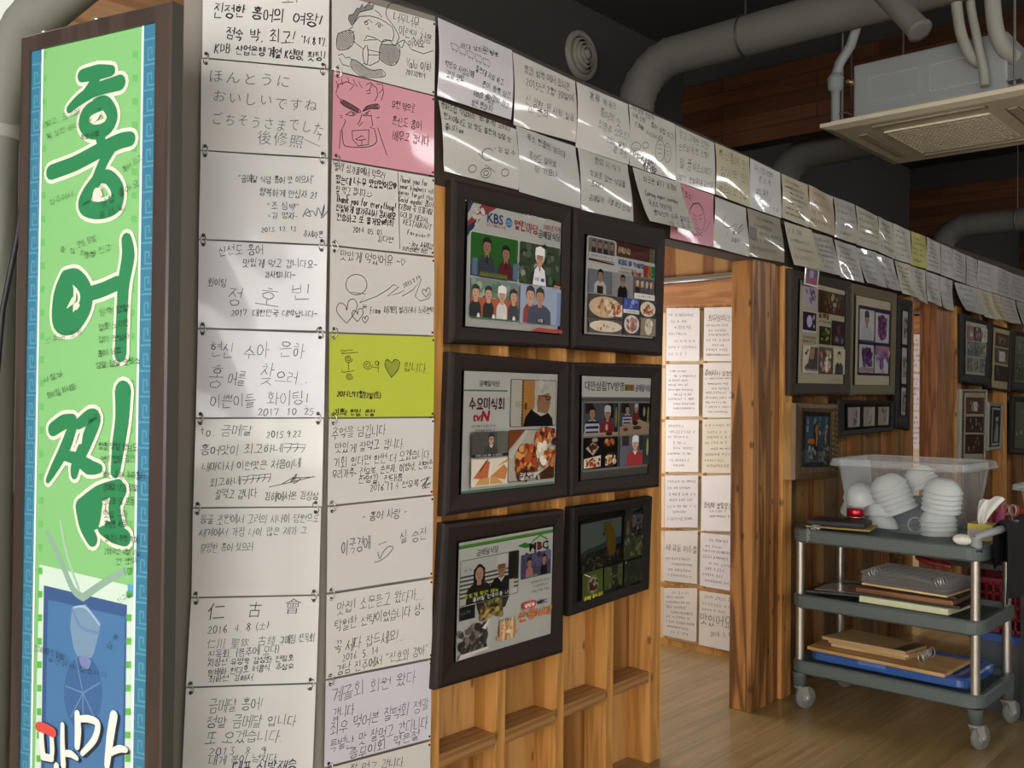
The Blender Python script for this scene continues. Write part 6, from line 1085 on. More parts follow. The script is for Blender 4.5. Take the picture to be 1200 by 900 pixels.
# ground colours
fpoly([(il - .01, .04), (ir + .01, .04), (ir + .01, it + .01), (il - .01, it + .01)], '#86c37c', False)
bl = spx(48, 120)[0]; br = spx(168.5, 60)[0]
zt_, zb_ = it, .05
# paler foot of the picture with the blue box and the glass
fpoly([(46, 661.5), (160, 688.5), (156, 960), (39, 960)], '#cfe3d3')
fpoly([(51, 686), (148.5, 709), (144, 1000), (46, 1000)], '#3d5c8c'); fpoly([(56, 703), (146, 723), (141, 1000), (50, 1000)], '#4c78a6')
fpoly([(149, 684), (158.5, 686.5), (158, 700), (149.5, 698)], '#5aa4c9')
for k in range(2): pass
fst([(55, 624), (70, 655), (85, 690), (97, 700)], [7, 8, 9, 10], '#8fae9c'); fst([(100, 698), (120, 684), (147, 668)], [10, 9, 8], '#8fae9c'); fst([(70, 610), (78, 650), (92, 690)], [3, 4, 4], '#a8c4b0')
fpoly([(84, 712), (100, 708), (118, 730), (116, 740), (110, 765), (98, 785), (86, 760), (82, 735)], '#7896b0'); fst([(84, 714), (95, 735), (116, 742)], [3, 4, 3], '#6a86b0'); fst([(86, 712), (100, 712), (116, 732)], [2, 3, 2], '#a4bdd4')
fpoly([(97 + 22.5 * math.cos(i * .3), 812 + 44 * math.sin(i * .3)) for i in range(21)], '#426796')
for d in ((-14, 28), (0, 44), (14, 30), (-20, -8), (20, -12), (-8, -40)): fst([(97, 812), (97 + d[0], 812 + d[1])], 2, '#6488ae')
fpoly([(92, 770), (101, 767), (107, 775), (104, 784), (96, 784)], '#7a87b5')
# green dotted sides
LAY[0] += 1
for k in range(33):
    y = 60 + k * 27.5
    for x, w_ in ((52.2, 5), (156.5 if y > 300 else 158.5, 6)):
        x_ = x - (y - 60) * .0085 + (0 if x < 100 else .0)
        if 690 < y and k % 2 and x > 100: pass
        fpoly([(x_ - w_ / 2, y), (x_ + w_ / 2, y), (x_ + w_ / 2, y + 8), (x_ - w_ / 2, y + 8)], '#6ebc66' if y < 650 else '#63b84f', inc=0)
# meander borders
for (s0, s1, wl0, wl1) in ((il, bl, bl - .0, bl + .006), (br, ir, br - .006, br)):
    fpoly([(s0, zb_), (s1, zb_), (s1, zt_), (s0, zt_)], '#3c7c98', False)
    fpoly([(wl0, zb_), (wl1, zb_), (wl1, zt_), (wl0, zt_)], '#e9f2ee', False)
    e = .0035; w_ = (s1 - s0) * .8; x0 = s0 + (s1 - s0) * .1; ph = .052; z = zt_ - .03
    fpoly([(s1 - .002, zb_), (s1, zb_), (s1, zt_), (s1 - .002, zt_)] if s0 == br else [(s0, zb_), (s0 + .002, zb_), (s0 + .002, zt_), (s0, zt_)], '#2a5d78', False)
    LAY[0] += 1
    while z > .1:
        path = [(0, -.0), (1, 0), (1, -.82), (.3, -.82), (.3, -.35), (.65, -.35), (.65, -.58)]
        for (a_, b_), (c_, d_) in zip(path, path[1:]):
            p = (x0 + a_ * w_, z + b_ * ph); q = (x0 + c_ * w_, z + d_ * ph); lo = (min(p[0], q[0]) - e / 2, min(p[1], q[1]) - e / 2); hi = (max(p[0], q[0]) + e / 2, max(p[1], q[1]) + e / 2)
            fpoly([lo, (hi[0], lo[1]), hi, (lo[0], hi[1])], '#5c9cb2', False, 0)
        z -= ph
# brush lettering: white outline first, then the green stroke
BR_ = [
 ([(97, 89), (115, 85), (131, 83)], [11, 13, 9]), ([(82, 128), (94, 117), (112, 106), (141, 97)], [7, 10, 11, 13]), ([(95, 116), (108, 98), (115, 93)], [5, 6, 6]),
 ([(122, 121), (104, 130), (99, 146), (110, 155), (126, 150), (132, 135), (124, 121), (113, 122)], [11, 11, 12, 12, 12, 12, 12, 10]), ([(118, 154), (119, 166)], [12, 10]),
 ([(61, 202), (88, 192), (115, 178), (140, 166), (153, 163)], [13, 13, 13, 13, 12]), ([(133, 172), (122, 190), (114, 210)], [9, 10, 11]), ([(118, 206), (103, 228), (100, 242), (116, 247), (135, 240), (138, 222), (128, 208), (116, 208)], [11, 13, 14, 14, 15, 14, 12, 10]),
 ([(78, 326), (71, 348), (70, 378), (86, 380), (100, 360), (101, 340), (90, 325), (78, 325)], [14, 16, 15, 16, 15, 14, 14, 12]), ([(80, 340), (80, 372)], [14, 12]), ([(103, 345), (120, 340), (138, 332)], [12, 12, 12]), ([(149, 281), (151, 300), (146, 330), (144, 360), (142, 415)], [11, 14, 13, 12, 13]),
 ([(63, 503), (75, 495), (86, 492)], [12, 13, 10]), ([(86, 500), (77, 525), (65, 548), (57, 563)], [10, 12, 9, 5]), ([(93, 497), (106, 488), (112, 492), (101, 520), (90, 545), (88, 556)], [9, 12, 13, 13, 11, 8]), ([(73, 533), (92, 538), (105, 547), (117, 549)], [8, 11, 13, 8]), ([(145, 459), (144, 490), (140, 520), (136, 553)], [18, 15, 14, 10]),
 ([(97, 594), (101, 615), (109, 632)], [15, 14, 12]), ([(97, 592), (117, 578), (140, 570)], [12, 13, 12]), ([(143, 574), (135, 595), (142, 628)], [12, 13, 13]), ([(122, 618), (135, 625), (147, 630)], [13, 16, 14]), ([(112, 590), (112, 612)], [18, 12])]
for p, w_ in BR_: fst(p, [x * 1.5 + 9.5 for x in w_], '#e6e4d4')
for p, w_ in BR_: fst(p, [x * 1.5 for x in w_], '#2f8452')
fst([(110, 142), (114, 138), (117, 134)], [5, 7, 5], '#e6e4d4'); fst([(111, 232), (114, 224), (119, 229), (113, 233)], [5, 8, 7, 5], '#e6e4d4')
fpoly([(79, 362), (86, 348), (91, 349), (88, 356)], '#d6e6c6'); fpoly([(87, 364), (93, 354), (95, 358), (92, 363)], '#d6e6c6'); fpoly([(89, 522), (99, 506), (97, 520)], '#dfe6cf'); fpoly([(117, 618), (122, 596), (129, 603), (124, 615)], '#dfe6cf')
# white lettering at the foot with dark shadows
LO = [([(92, 836), (93, 856), (92, 874)], [8, 10, 8]), ([(94, 842), (106, 842), (116, 848), (112, 866), (98, 882)], [7, 8, 8, 8, 6]), ([(135, 838), (131, 862), (127, 896)], [11, 11, 8]), ([(130, 882), (141, 877), (149, 878)], [7, 8, 6])]
RO = [([(50, 856), (51, 875), (53, 886)], [7, 8, 7]), ([(62, 860), (63, 878), (62, 888)], [6, 7, 6]), ([(52, 886), (62, 888)], [8, 8]), ([(75, 849), (75, 870), (76, 896)], [6, 7, 8]), ([(78, 882), (85, 883), (92, 888)], [7, 8, 5]), ([(68, 897), (66, 915)], [8, 7])]
for p, w_ in LO + RO: fst([(x + 2.2, y + 3) for x, y in p], w_, '#2f3338')
for p, w_ in LO + RO: fst(p, [x * 1.15 for x in w_], '#eeece2')
fst([(47, 851), (55, 853), (64, 858)], [12, 13, 12], '#d9524a')
# visitors' pen scribbles on the face
LAY[0] += 2
PS = lambda x, y: sp(x, y, FO + LAY[0] * STEP)
def sw(tx, x0, y0, x1, y1, h, w_=.0013):
    p0 = spx(x0, y0); p1 = spx(x1, y1); write(fb, PS, tx, p0[0], p0[1], p1[0], p1[1], h * 1.95 / F, w_, M('#24302c', .5), rnd=random.Random(int(x0 * 7 + y0)))
for a_ in (("사장님", 53, 446, 76, 436, 8), ("화이팅 하세요", 57, 464, 90, 452, 8), ("임숙 명철", 118, 366, 153, 360, 9), ("정호 노지민", 117, 384, 153, 378, 8), ("정미 전상사", 117, 398, 154, 394, 8), ("홍어 삼합", 116, 415, 144, 409, 8), ("정말 정말 맛있소", 114, 428, 166, 422, 8), ("월출 명철 영남도", 117, 522, 163, 524, 9), ("언니 평화 광산", 120, 538, 160, 537, 9), ("찾는 추자 추자홍어", 122, 556, 172, 557, 9), ("금메달 남김 정말", 122, 571, 163, 571, 9), ("안다요 달 모듬", 122, 587, 160, 587, 9), ("맛있 고마", 123, 602, 152, 601, 9), ("특별한 사람", 124, 615, 150, 612, 9), ("갑니다 추억 속에", 124, 630, 164, 632, 9), ("2014년 4월 4일", 124, 645, 166, 647, 8), ("건 윤미", 137, 658, 163, 656, 8), ("12", 146, 670, 157, 668, 9),
           ("벌교, 포구에", 55, 146, 96, 130, 8, .001), ("빛 삼한 바다", 56, 160, 95, 146, 8, .001), ("특별 여행", 96, 22 + 140, 118, 136 + 20, 7, .001), ("홍어 최고", 145, 200, 168, 184, 7, .001), ("삼합 좋아요", 120, 240, 165, 213, 9, .0011), ("금메달", 118, 254, 150, 240, 8, .001), ("청주에서", 60, 238, 88, 226, 8, .0009), ("맛집 탐방", 92, 288, 114, 278, 9, .001), ("동창회원", 72, 292, 120, 300, 7, .0009), ("울산 친구", 100, 300, 132, 290, 8, .001), ("선후배 모임", 55, 400, 100, 388, 8, .0009), ("건강하세요 또 올게요", 42, 758, 78, 770, 8, .001), ("부산에서 왔습니다", 58, 772, 130, 792, 7, .001), ("친구들", 140, 705, 155, 695, 7, .0009), ("행복", 128, 760, 140, 740, 8, .0009)): sw(*a_)
fb.build('sign_face', t)
m = MB(); 
for x, y in ((49, 27.5), (111, 5)):
    s_, z = spx(x, y); m.lathe(sp(s_, ST - .0005, -.012), [(.0, .0), (.006, .0), (.006, .008), (.0, .01)], M('#d8d5cc', .3, .8), n=10)
m.build('mounting_screw', t)

# ================================================================ THE CART AND WHAT STANDS ON IT
GP = M('#545d5b', .5, var=.05, scale=30); STEEL = M('#b9b2a6', .32, .85); CHR = M('#c4c2bc', .3, .55); RUB = M('#6f706b', .6)
X0, X1, Y0, Y1 = 3.69, 4.15, -.825, -.085
t = thing('utility_cart', ((X0 + X1) / 2, (Y0 + Y1) / 2, 0), 'grey three-shelf service cart on casters in front of the wood wall', 'cart')
def rr(x0, y0, x1, y1, r, z, n=5):
    o = []
    for cx, cy, a in ((x1 - r, y1 - r, 0), (x0 + r, y1 - r, 90), (x0 + r, y0 + r, 180), (x1 - r, y0 + r, 270)):
        for k in range(n + 1): q = math.radians(a + 90 * k / n); o.append(V((cx + r * math.cos(q), cy + r * math.sin(q), z)))
    return o
def rim_loft(mb, loops, mat, cap0=True, cap1=True):
    n = len(loops[0])
    for A, B in zip(loops, loops[1:]): mb.add(A + B, [(i, (i + 1) % n, n + (i + 1) % n, n + i) for i in range(n)], mat)
    if cap0: mb.add(loops[0], [tuple(range(n))[::-1]], mat)
    if cap1: mb.add(loops[-1], [tuple(range(n))], mat)
def tray(z0, z1, name):
    m = MB(); f = z1 - .022
    rim_loft(m, [rr(X0 + .01, Y0 + .01, X1 - .01, Y1 - .01, .05, z0), rr(X0, Y0, X1, Y1, .055, z0 + .008), rr(X0, Y0, X1, Y1, .055, z1 - .006), rr(X0 + .006, Y0 + .006, X1 - .006, Y1 - .006, .05, z1), rr(X0 + .024, Y0 + .024, X1 - .024, Y1 - .024, .04, z1), rr(X0 + .032, Y0 + .032, X1 - .032, Y1 - .032, .04, f)], GP)
    return m.build(name, t)
tray(.686, .742, 'top_shelf'); tray(.418, .474, 'shelf'); tray(.152, .206, 'shelf')
ZT, ZM, ZBt = .720, .452, .184
for x in (X0 + .032, X1 - .032):
    for y in (Y0 + .032, Y1 - .032):
        m = MB(); m.tube([(x, y, .16), (x, y, .69)], .0165, STEEL, 16); m.build('post', t)
        m = MB(); m.lathe((x, y, .098), [(.0001, 0), (.024, 0), (.027, .056)], GP, n=16); m.lathe((x, y, .086), [(.0001, 0), (.014, 0), (.014, .014)], CHR, n=12)
        dx, dy = (.032, -.012) if y < -.4 else (.03, -.016)
        ax = V((dx, dy, 0)).normalized(); sd = V((-ax.y, ax.x, 0)); c = V((x, y, .046)) + ax * .028
        stem = m.build('caster_stem', t)
        w = MB(); w.lathe(c - sd * .011, [(.0001, 0), (.03, 0), (.033, .002), (.044, .002), (.046, .006), (.046, .016), (.044, .02), (.033, .02), (.03, .022), (.0001, .022)], RUB, sd, 28)
        w.lathe(c - sd * .0125, [(.0001, 0), (.02, 0), (.022, .025), (.0001, .025)], M('#8b8d88', .5), sd, 18); w.build('caster_wheel', stem)
        k = MB(); 
        for s_ in (-1, 1):
            o = sd * (.015 * s_); p = [V((x, y, .09)) + ax * -.014, V((x, y, .09)) + ax * .026, c + ax * .012 + UPZ * -.008, c + ax * -.012 + UPZ * -.008]
            k.prism([q + o for q in p], sd * (.002 * s_), CHR)
        k.prism([V((x, y, .088)) + ax * -.016 - sd * .017, V((x, y, .088)) + ax * .028 - sd * .017, V((x, y, .088)) + ax * .028 + sd * .017, V((x, y, .088)) + ax * -.016 + sd * .017], (0, 0, .004), CHR)
        k.lathe(c - sd * .0185, [(.0001, 0), (.006, 0), (.006, .037), (.0001, .037)], CHR, sd, 10); k.build('caster_fork', stem)
m = MB(); hp = M('#8f9392', .4); y = Y0 + .03
for x in (X0 + .032, X1 - .032): m.lathe((x, y, ZT), [(.022, 0), (.02, .012), (.02, .05), (.024, .056), (.0001, .058)], hp, n=14)
m.tube([(X0 + .032, y, .775), (X0 + .04, y - .03, .79), (X0 + .09, y - .065, .805), (X0 + .16, y - .075, .81), (X1 - .16, y - .075, .81), (X1 - .09, y - .065, .805), (X1 - .04, y - .03, .79), (X1 - .032, y, .775)], .015, hp, 12)
m.lathe((X0 + .032, y, ZT + .002), [(.0235, 0), (.0235, .01)], M('#1d1d1d', .5), n=14); m.build('push_handle', t)
# clear bin
BX0, BX1, BY0, BY1, BZ = 4.0, 4.37, -.640, -.172, 1.02
t = thing('storage_bin', ((BX0 + BX1) / 2, (BY0 + BY1) / 2, ZT), 'big clear plastic bin full of white bowls on the cart top', 'storage bin')
CL = clear_mat('#cdd5d8', .13, .12); m = MB()
lo = lambda z, e, r=.05: rr(BX0 - e, BY0 - e, BX1 + e, BY1 + e, r, z)
rim_loft(m, [lo(ZT + .001, -.02), lo(ZT + .001 + .02, -.012), lo(BZ - .03, .022), lo(BZ - .028, .026)], CL, True, False)
m.build('body', t)
m = MB(); CR_ = clear_mat('#dfe4e4', .2, .2); rim_loft(m, [lo(BZ - .03, .024), lo(BZ - .032, .046), lo(BZ - .026, .05), lo(BZ - .004, .044), lo(BZ, .04), lo(BZ, .022), lo(BZ - .004, .02), lo(BZ - .03, .02)], CR_, False, False); m.build('rim', t)
m = MB(); c = V((BX0 - .0125, (BY0 + BY1) / 2 - .08, ZT + .045)); m.tube([c + V((0, math.cos(i * .35) * .03, math.sin(i * .35) * .03)) for i in range(18)], .0025, CR_, 6, closed=True); m.build('embossed_mark', t)
# white bowls in stacks
BW = M('#d6dad6', .4, coat=.2, var=.02)
def bowl_mesh():
    m = MB(); m.lathe((0, 0, 0), [(.0001, 0), (.03, 0), (.034, .003), (.052, .014), (.066, .034), (.071, .046), (.0745, .049), (.072, .053), (.066, .047), (.06, .034), (.048, .018), (.03, .008), (.0001, .007)], BW, n=28)
    return m.build('bowl', None, org=(0, 0, 0))
b0 = bowl_mesh(); first = [True]
ORD = ['lowest', 'second', 'third', 'fourth', 'fifth', 'sixth']
def bowl(c, ax, label, grp, s=1.):
    global b0
    o = b0 if first[0] else dup(b0, V(c)); first[0] = False
    o.location = V(c); ORG[o] = V(c); o.scale = (s, s, s); o.rotation_euler = V(ax).to_track_quat('Z', 'Y').to_euler()
    tag(o, label, 'bowl', grp)
def stack(c, ax, n, step, nm, s=1.):
    ax = V(ax).normalized()
    for i in range(n): bowl(V(c) + ax * (step * i + .045), -ax, 'white bowl, %s of the %s in the clear bin' % (ORD[i] if i < n - 1 else 'topmost', nm), 'white bowls of the ' + nm, s)
def at(px, py, x): return hx(px, py, x)
c = at(1053, 597, 4.12); stack(c, (-.12, .35, .85), 6, .022, 'big leaning stack', 1.08)
c = at(1100, 620, 4.09); stack((c.x, c.y, ZT + .006), (.0, .06, 1), 4, .019, 'right front stack', 1.0)
c = at(1103, 594, 4.10); stack((c.x, c.y, ZT + .108), (-.1, -.12, 1), 5, .02, 'tilted stack piled on the right', 1.05)
c = at(1082, 570, 4.25); stack(c, (-.1, .4, .8), 3, .022, 'stack lying at the back', 1.0)
for px, py, xx, ax, lb in ((1033, 596, 4.10, (.1, -.1, -1), 'upturned white bowl on top of another beside the big leaning stack'), (1034, 611, 4.09, (0, .1, -1), 'upturned white bowl at the bin floor beside the big leaning stack'),
                           (1007, 578, 4.10, (.6, .1, -.75), 'round white bowl turned over at the left of the bin, higher'), (1003, 592, 4.16, (.5, .0, -.8), 'round white bowl turned over at the far left of the bin, lower')):
    c = at(px, py, xx); d = V(ax).normalized(); bowl(c - d * .03, ax, lb, 'upturned white bowls', .95)
def bag_poly(): pass
m = MB(); rnd = random.Random(4)
def crumple(u, v): a = u * 2 * math.pi; h = v; r = .155 * (1 - .35 * h) * (1 + .1 * math.sin(5 * a + 3 * h) + .06 * math.sin(11 * a)); return V((4.255 + r * math.cos(a) * .55, -.40 + r * math.sin(a) * 1.3, ZT + .004 + h * .13))
m.grid(crumple, 40, 6, M('#3d434e', .6)); tag(m.build('dark_cloth_bundle'), 'dark grey bundle behind the white bowls inside the clear bin', 'cloth bundle')
# pad and yellow-edged tray at the left of the cart top
def slab(mb, q, z0, z1, mat): mb.prism([V((x, y, z0)) for x, y in q], (0, 0, z1 - z0), mat)
m = MB(); q = [(3.75, -.125), (3.80, -.375), (3.985, -.335), (3.93, -.095)]
cq = V((sum(p[0] for p in q) / 4, sum(p[1] for p in q) / 4))
t = thing('folder', (cq.x, cq.y, .743), 'black padded folder on a yellow board at the left end of the cart top', 'folder')
m = MB(); slab(m, q, .7432, .750, M('#a8963a', .5)); m.build('yellow_board', t, bevel=.003)
m = MB(); slab(m, [(cq.x + (x - cq.x) * .93 + .004, cq.y + (y - cq.y) * .9 + .012) for x, y in q], .7502, .772, M('#26252a', .6, var=.1, scale=60)); m.build('black_cover', t, bevel=.008)
m = MB(); c0 = V((3.70, -.165, .748)); rnd = random.Random(9)
for i in range(9):
    c = c0 + V((.006 * math.sin(i * 1.3), -.004 * i - .01, .004 * (i % 3))); a = V((rnd.uniform(-1, 1), rnd.uniform(-1, 1), .6)).normalized(); b_ = a.orthogonal().normalized(); d = a.cross(b_)
    m.tube([c + (b_ * math.cos(j * .7) * .009 + d * math.sin(j * .7) * .006) for j in range(9)], .0014, CHR, 5, closed=True)
for i in range(5):
    c = V((3.688, -.165, .742 - i * .011)); m.tube([c + V((.001, .005 * math.cos(j * .7), .008 * math.sin(j * .7))) if i % 2 else c + V((.005 * math.cos(j * .7), .001, .008 * math.sin(j * .7))) for j in range(9)], .0013, CHR, 5, closed=True)
tag(m.build('key_chain'), 'small silver chain lying over the left front corner of the cart', 'chain')
c = (4.0, -.215, ZT); t = thing('tin', (3.955, -.232, ZT), 'shiny red tin with a gold rim in front of the clear bin', 'tin')
TX, TY = 3.962, -.248; z0 = .744
m = MB(); m.lathe((TX, TY, z0 + .0), [(.0001, 0), (.034, 0), (.034, .034)], M('#1b1a1c', .4), n=28); m.build('base', t)
m = MB(); m.lathe((TX, TY, z0 + .037), [(.035, 0), (.036, .002), (.036, .030), (.034, .033), (.0001, .033)], M('#a8182f', .22, .6), n=28); m.build('lid', t)
m = MB(); m.lathe((TX, TY, z0 + .033), [(.0352, 0), (.0366, .002), (.0352, .004)], M('#c9a86a', .25, .9), n=28); m.build('gold_rim', t)
# tissue box
t = thing('tissue_box', (4.075, -.72, ZT), 'yellow tissue box with a tissue pulled up, right end of the cart', 'tissue box')
tx0, tx1, ty0, ty1, tz = 4.03, 4.12, -.772, -.672, ZT + .066
YEL = M('#c9b437', .35, coat=.4); m = MB(); m.box((tx0, ty0, ZT + .001), (tx1, ty1, tz), YEL)
m.add([(tx0 - .0006, y_, z_) for y_, z_ in ((ty1 - .004, ZT + .008), (ty0 + .004, ZT + .008), (ty0 + .004, tz - .02), (ty1 - .004, tz - .02))], [(0, 1, 2, 3)], M('#a89aa0', .5))
PT = lambda x, y: V((tx0 - .0012, ty1 - .004 - x, ZT + .01 + y)); rnd = random.Random(3); squiggle(m, PT, .05, .015, .1, .018, .002, M('#2b2a33', .5), rnd); squiggle(m, PT, .006, .017, .045, .012, .0016, M('#8a3f58', .5), rnd)
m.build('box', t)
def tis(u, v):
    a = (u - .5) * .075 * (.3 + .95 * v); return V((4.065 + .016 * math.sin(6 * u + 2 * v) + .006 * math.sin(15 * u), -.715 + a - .034 * v * v, tz - .004 + .115 * v * (1 - .3 * abs(u - .3)) + .005 * math.sin(9 * u)))
m = MB(); m.grid(tis, 18, 12, M('#e3e0da', .8)); m.grid(lambda u, v: tis(u, v) + V((.0012, 0, 0)), 18, 12, M('#e3e0da', .8), flip=True); m.build('tissue', t)
m = MB(); m.grid(lambda u, v: V((3.715 + .026 * math.cos(u * 6.283) * math.sin(v * 3.14159), -.748 + .034 * math.sin(u * 6.283) * math.sin(v * 3.14159) * (1 + .1 * math.sin(3 * u * 6.28)), .762 - .0185 * math.cos(v * 3.14159) + .002 * math.sin(4 * u * 6.28))), 20, 10, M('#dfddd2', .6)); tag(m.build('white_lump'), 'small rounded white block near the right front corner of the cart top', 'block')
# middle shelf
def lie(px, z): return [(lambda p: (p.x, p.y))(hz(x, y, z)) for x, y in px]
t = thing('photo_frame', (3.87, -.23, ZM), 'dark frame with a pale print lying flat, left of the middle shelf', 'picture')
q = [(3.74, -.13), (3.80, -.36), (4.05, -.31), (3.99, -.11)]
m = MB(); slab(m, q, .475, .486, M('#1f1c1b', .35)); m.build('frame', t, bevel=.003)
m = MB(); cq = V((sum(p[0] for p in q) / 4, sum(p[1] for p in q) / 4)); slab(m, [(cq.x + (x - cq.x) * .72, cq.y + (y - cq.y) * .78) for x, y in q], .4862, .487, M('#9c948c', .25, coat=.5)); m.build('print', t)
def pile(name, q, z0, z1, mat, label, cat, bev=.003):
    m = MB(); slab(m, q, z0, z1, mat); return tag(m.build(name, bevel=bev), label, cat)
pile('book', [(3.722, -.362), (3.715, -.70), (3.95, -.72), (3.96, -.37)], .4752, .500, M('#c3c7a2', .5, var=.06, scale=40), 'pale green bound book at the bottom of the middle shelf pile', 'book', .004)
pile('board', [(3.745, -.365), (3.735, -.735), (4.0, -.74), (4.01, -.38)], .5005, .512, M('#2a2523', .5), 'black board second from the bottom of the middle shelf pile', 'board')
pile('board', [(3.73, -.345), (3.722, -.715), (3.99, -.72), (4.0, -.36)], .5122, .530, wood('#8a5f38', '#6a4424', 'Y', .45, 12., False), 'brown wooden board in the middle of the middle shelf pile', 'board', .004)
pile('folder', [(3.76, -.36), (3.75, -.72), (4.02, -.72), (4.03, -.38)], .5302, .541, M('#241f1e', .5), 'dark folder under the stack of loose sheets', 'folder')
t = thing('guestbook', (3.9, -.53, .541), 'thick sheaf of written sheets ringed to a board on the middle shelf', 'guest book')
bq = [(3.74, -.365), (3.715, -.695), (3.99, -.72), (4.0, -.37)]
m = MB(); slab(m, bq, .5412, .549, wood('#d9be8c', '#c2a06a', 'Y', .5, 10., False)); m.build('backing_board', t, bevel=.0015)
for k in range(13):
    m = MB(); z = .5492 + k * .0032; dx = .004 * math.sin(k * 2.1); dy = .005 * math.sin(k * 1.3) + (.0 if k < 12 else .0)
    c4 = [V((x + dx, y * 1.0 + dy, z)) for x, y in bq]
    def sh(u, v, k=k, c4=c4): p = (c4[0] * (1 - u) + c4[1] * u) * (1 - v) + (c4[3] * (1 - u) + c4[2] * u) * v; return p + V((0, 0, .010 * k / 12 * (1 - u) ** 2 + .003 * math.sin(5 * u + k)))
    m.grid(sh, 10, 6, M(['#dcd9d4', '#cfccc8', '#e0deda'][k % 3], .5)); m.grid(lambda u, v: sh(u, v) - V((0, 0, .002)), 10, 6, M('#c9c6c0', .5), flip=True)
    if k == 12:
        rnd = random.Random(2)
        for i in range(9): squiggle(m, lambda x, y: sh(y, x) + V((0, 0, .0012)), .15 + 0, .12 + i * .09, .85, .05, .008, M('#6a6864', .6), rnd)
    m.build('page', t)
for cx, cy in ((3.735, -.405), (3.72, -.66)):
    m = MB(); rnd = random.Random(int(-cy * 1000))
    for i in range(6):
        c = V((cx + .01 * i, cy - .006 * (i % 3), .592 + .003 * (i % 2))); m.tube([c + V((math.cos(j * .6) * .016 - .004, rnd.uniform(-.001, .001) + .006 * math.sin(j * .6), math.sin(j * .6) * .016)) for j in range(10)], .0015, CHR, 5, closed=True)
    m.build('ring_cluster', t)
m = MB(); m.tube([V((4.0 + .055 * math.cos(a), -.60 + .11 * math.sin(a), .622 + .012 * math.sin(a))) for a in [i * .35 for i in range(11)]], .009, M('#7a1d22', .5), 10); tag(m.build('red_strap'), 'dark red curved strap lying on the sheaf of sheets', 'strap')
# bottom shelf
t = thing('box_cover', (3.95, -.45, ZBt), 'blue translucent box lid lying on the bottom shelf of the cart', 'lid')
BL_ = M('#2f5596', .25, coat=.5); m = MB(); e = lambda z, d, r=.04: rr(3.745 + d, -.76 + d, 4.1 - d, -.15 - d, r, z)
rim_loft(m, [e(.207, .0), e(.212, -.003), e(.236, -.002), e(.244, .004), e(.246, .03), e(.240, .036)], BL_); m.build('shell', t)
m = MB(); m.box((3.7425, -.46, .212), (3.746, -.35, .238), M('#4a72b0', .3)); m.build('clip', t)
pile('wooden_board', [(3.73, -.145), (3.708, -.69), (3.99, -.70), (3.93, -.14)], .2465, .260, wood('#c4a06c', '#a87f4c', 'Y', .5, 9., False), 'large light wooden board lying on the blue lid, bottom shelf', 'board', .0015)
for k, (q, lb) in enumerate((([(3.80, -.215), (3.80, -.515), (3.93, -.545), (4.0, -.25)], 'lowest of three clipboards stacked on the large board'), ([(3.795, -.205), (3.79, -.53), (3.93, -.555), (4.0, -.24)], 'middle one of three clipboards stacked on the large board'), ([(3.78, -.185), (3.775, -.525), (3.93, -.55), (3.99, -.225)], 'topmost of three clipboards on the large board, dark strip at its end'))):
    z = .2602 + k * .0135; cq = V((sum(p[0] for p in q) / 4, sum(p[1] for p in q) / 4))
    t = thing('clipboard', (cq.x, cq.y, z), lb, 'clipboard', 'clipboards on the bottom shelf'); m = MB(); slab(m, q, z, z + .012, wood('#c2a578', '#a88a5c', 'Y', .55, 9., False, seed=k)); m.build('board', t, bevel=.001)
    if k == 2:
        m = MB(); A, B_, C_, D_ = [V((x, y, z + .0122)) for x, y in q]; m.prism([A.lerp(B_, .86), B_, C_, D_.lerp(C_, .86)], (0, 0, .002), M('#3a352f', .4)); m.build('edge_strip', t)
m = MB()
for i in range(6): c = V((3.79 + .022 * i, -.575 - .005 * (i % 2), .283)); m.tube([c + V((math.cos(j * .6) * .02, .006 * math.sin(j * .6 + i), math.sin(j * .6) * .02)) for j in range(11)], .0018, CHR, 5, closed=True)
tag(m.build('ring_bunch'), 'bunch of silver binder rings lying by the clipboards', 'rings')
# ---- to the right behind the cart
t = thing('side_table', (4.62, -.78, 0), 'black legged table behind the cart at the right edge', 'table')
KB = M('#1b1a1b', .5); m = MB(); m.box((4.19, -1.15, .585), (5.2, -.52, .61), M('#3a302a', .5)); m.build('table_top', t, bevel=.003)
for x in (4.21, 5.18):
    for y in (-1.13, -.835): m = MB(); m.box((x - .013, y - .013, 0), (x + .013, y + .013, .585), KB); m.build('leg', t)
t = thing('shopping_basket', (4.34, -.66, .0), 'red lattice basket under the table behind the cart', 'basket')
RB = M('#8a1c26', .45); m = MB(); bx0, bx1, by0, by1 = 4.24, 4.5, -.82, -.60
for i in range(9): y = by0 + (by1 - by0) * i / 8; m.box((bx0, y - .004, .33), (bx0 + .006, y + .004, .53), RB)
for z in (.335, .38, .43, .48): m.box((bx0, by0, z), (bx0 + .006, by1, z + .01), RB)
m.box((bx0, by0, .52), (bx1, by0 + .006, .545), RB); m.box((bx0, by1 - .006, .52), (bx1, by1, .545), RB); m.box((bx0, by0, .52), (bx0 + .008, by1, .545), RB); m.box((bx1 - .008, by0, .52), (bx1, by1, .545), RB)
m.box((bx0, by0, .328), (bx1, by1, .335), RB); m.box((bx1 - .006, by0, .335), (bx1, by1, .52), RB); m.box((bx0, by0, .335), (bx1, by0 + .005, .52), RB); m.box((bx0, by1 - .005, .335), (bx1, by1, .52), RB); m.build('lattice', t)
t = thing('storage_box', (4.5, -.75, 0), 'grey see-through box with a blue lid under the table', 'storage box')
m = MB(); e = lambda z, d: rr(4.24 - d, -1.05 - d, 4.72 + d, -.62 + d, .04, z); rim_loft(m, [e(.001, -.02), e(.29, 0)], clear_mat('#5a6066', .6, .3), True, False); m.build('body', t)
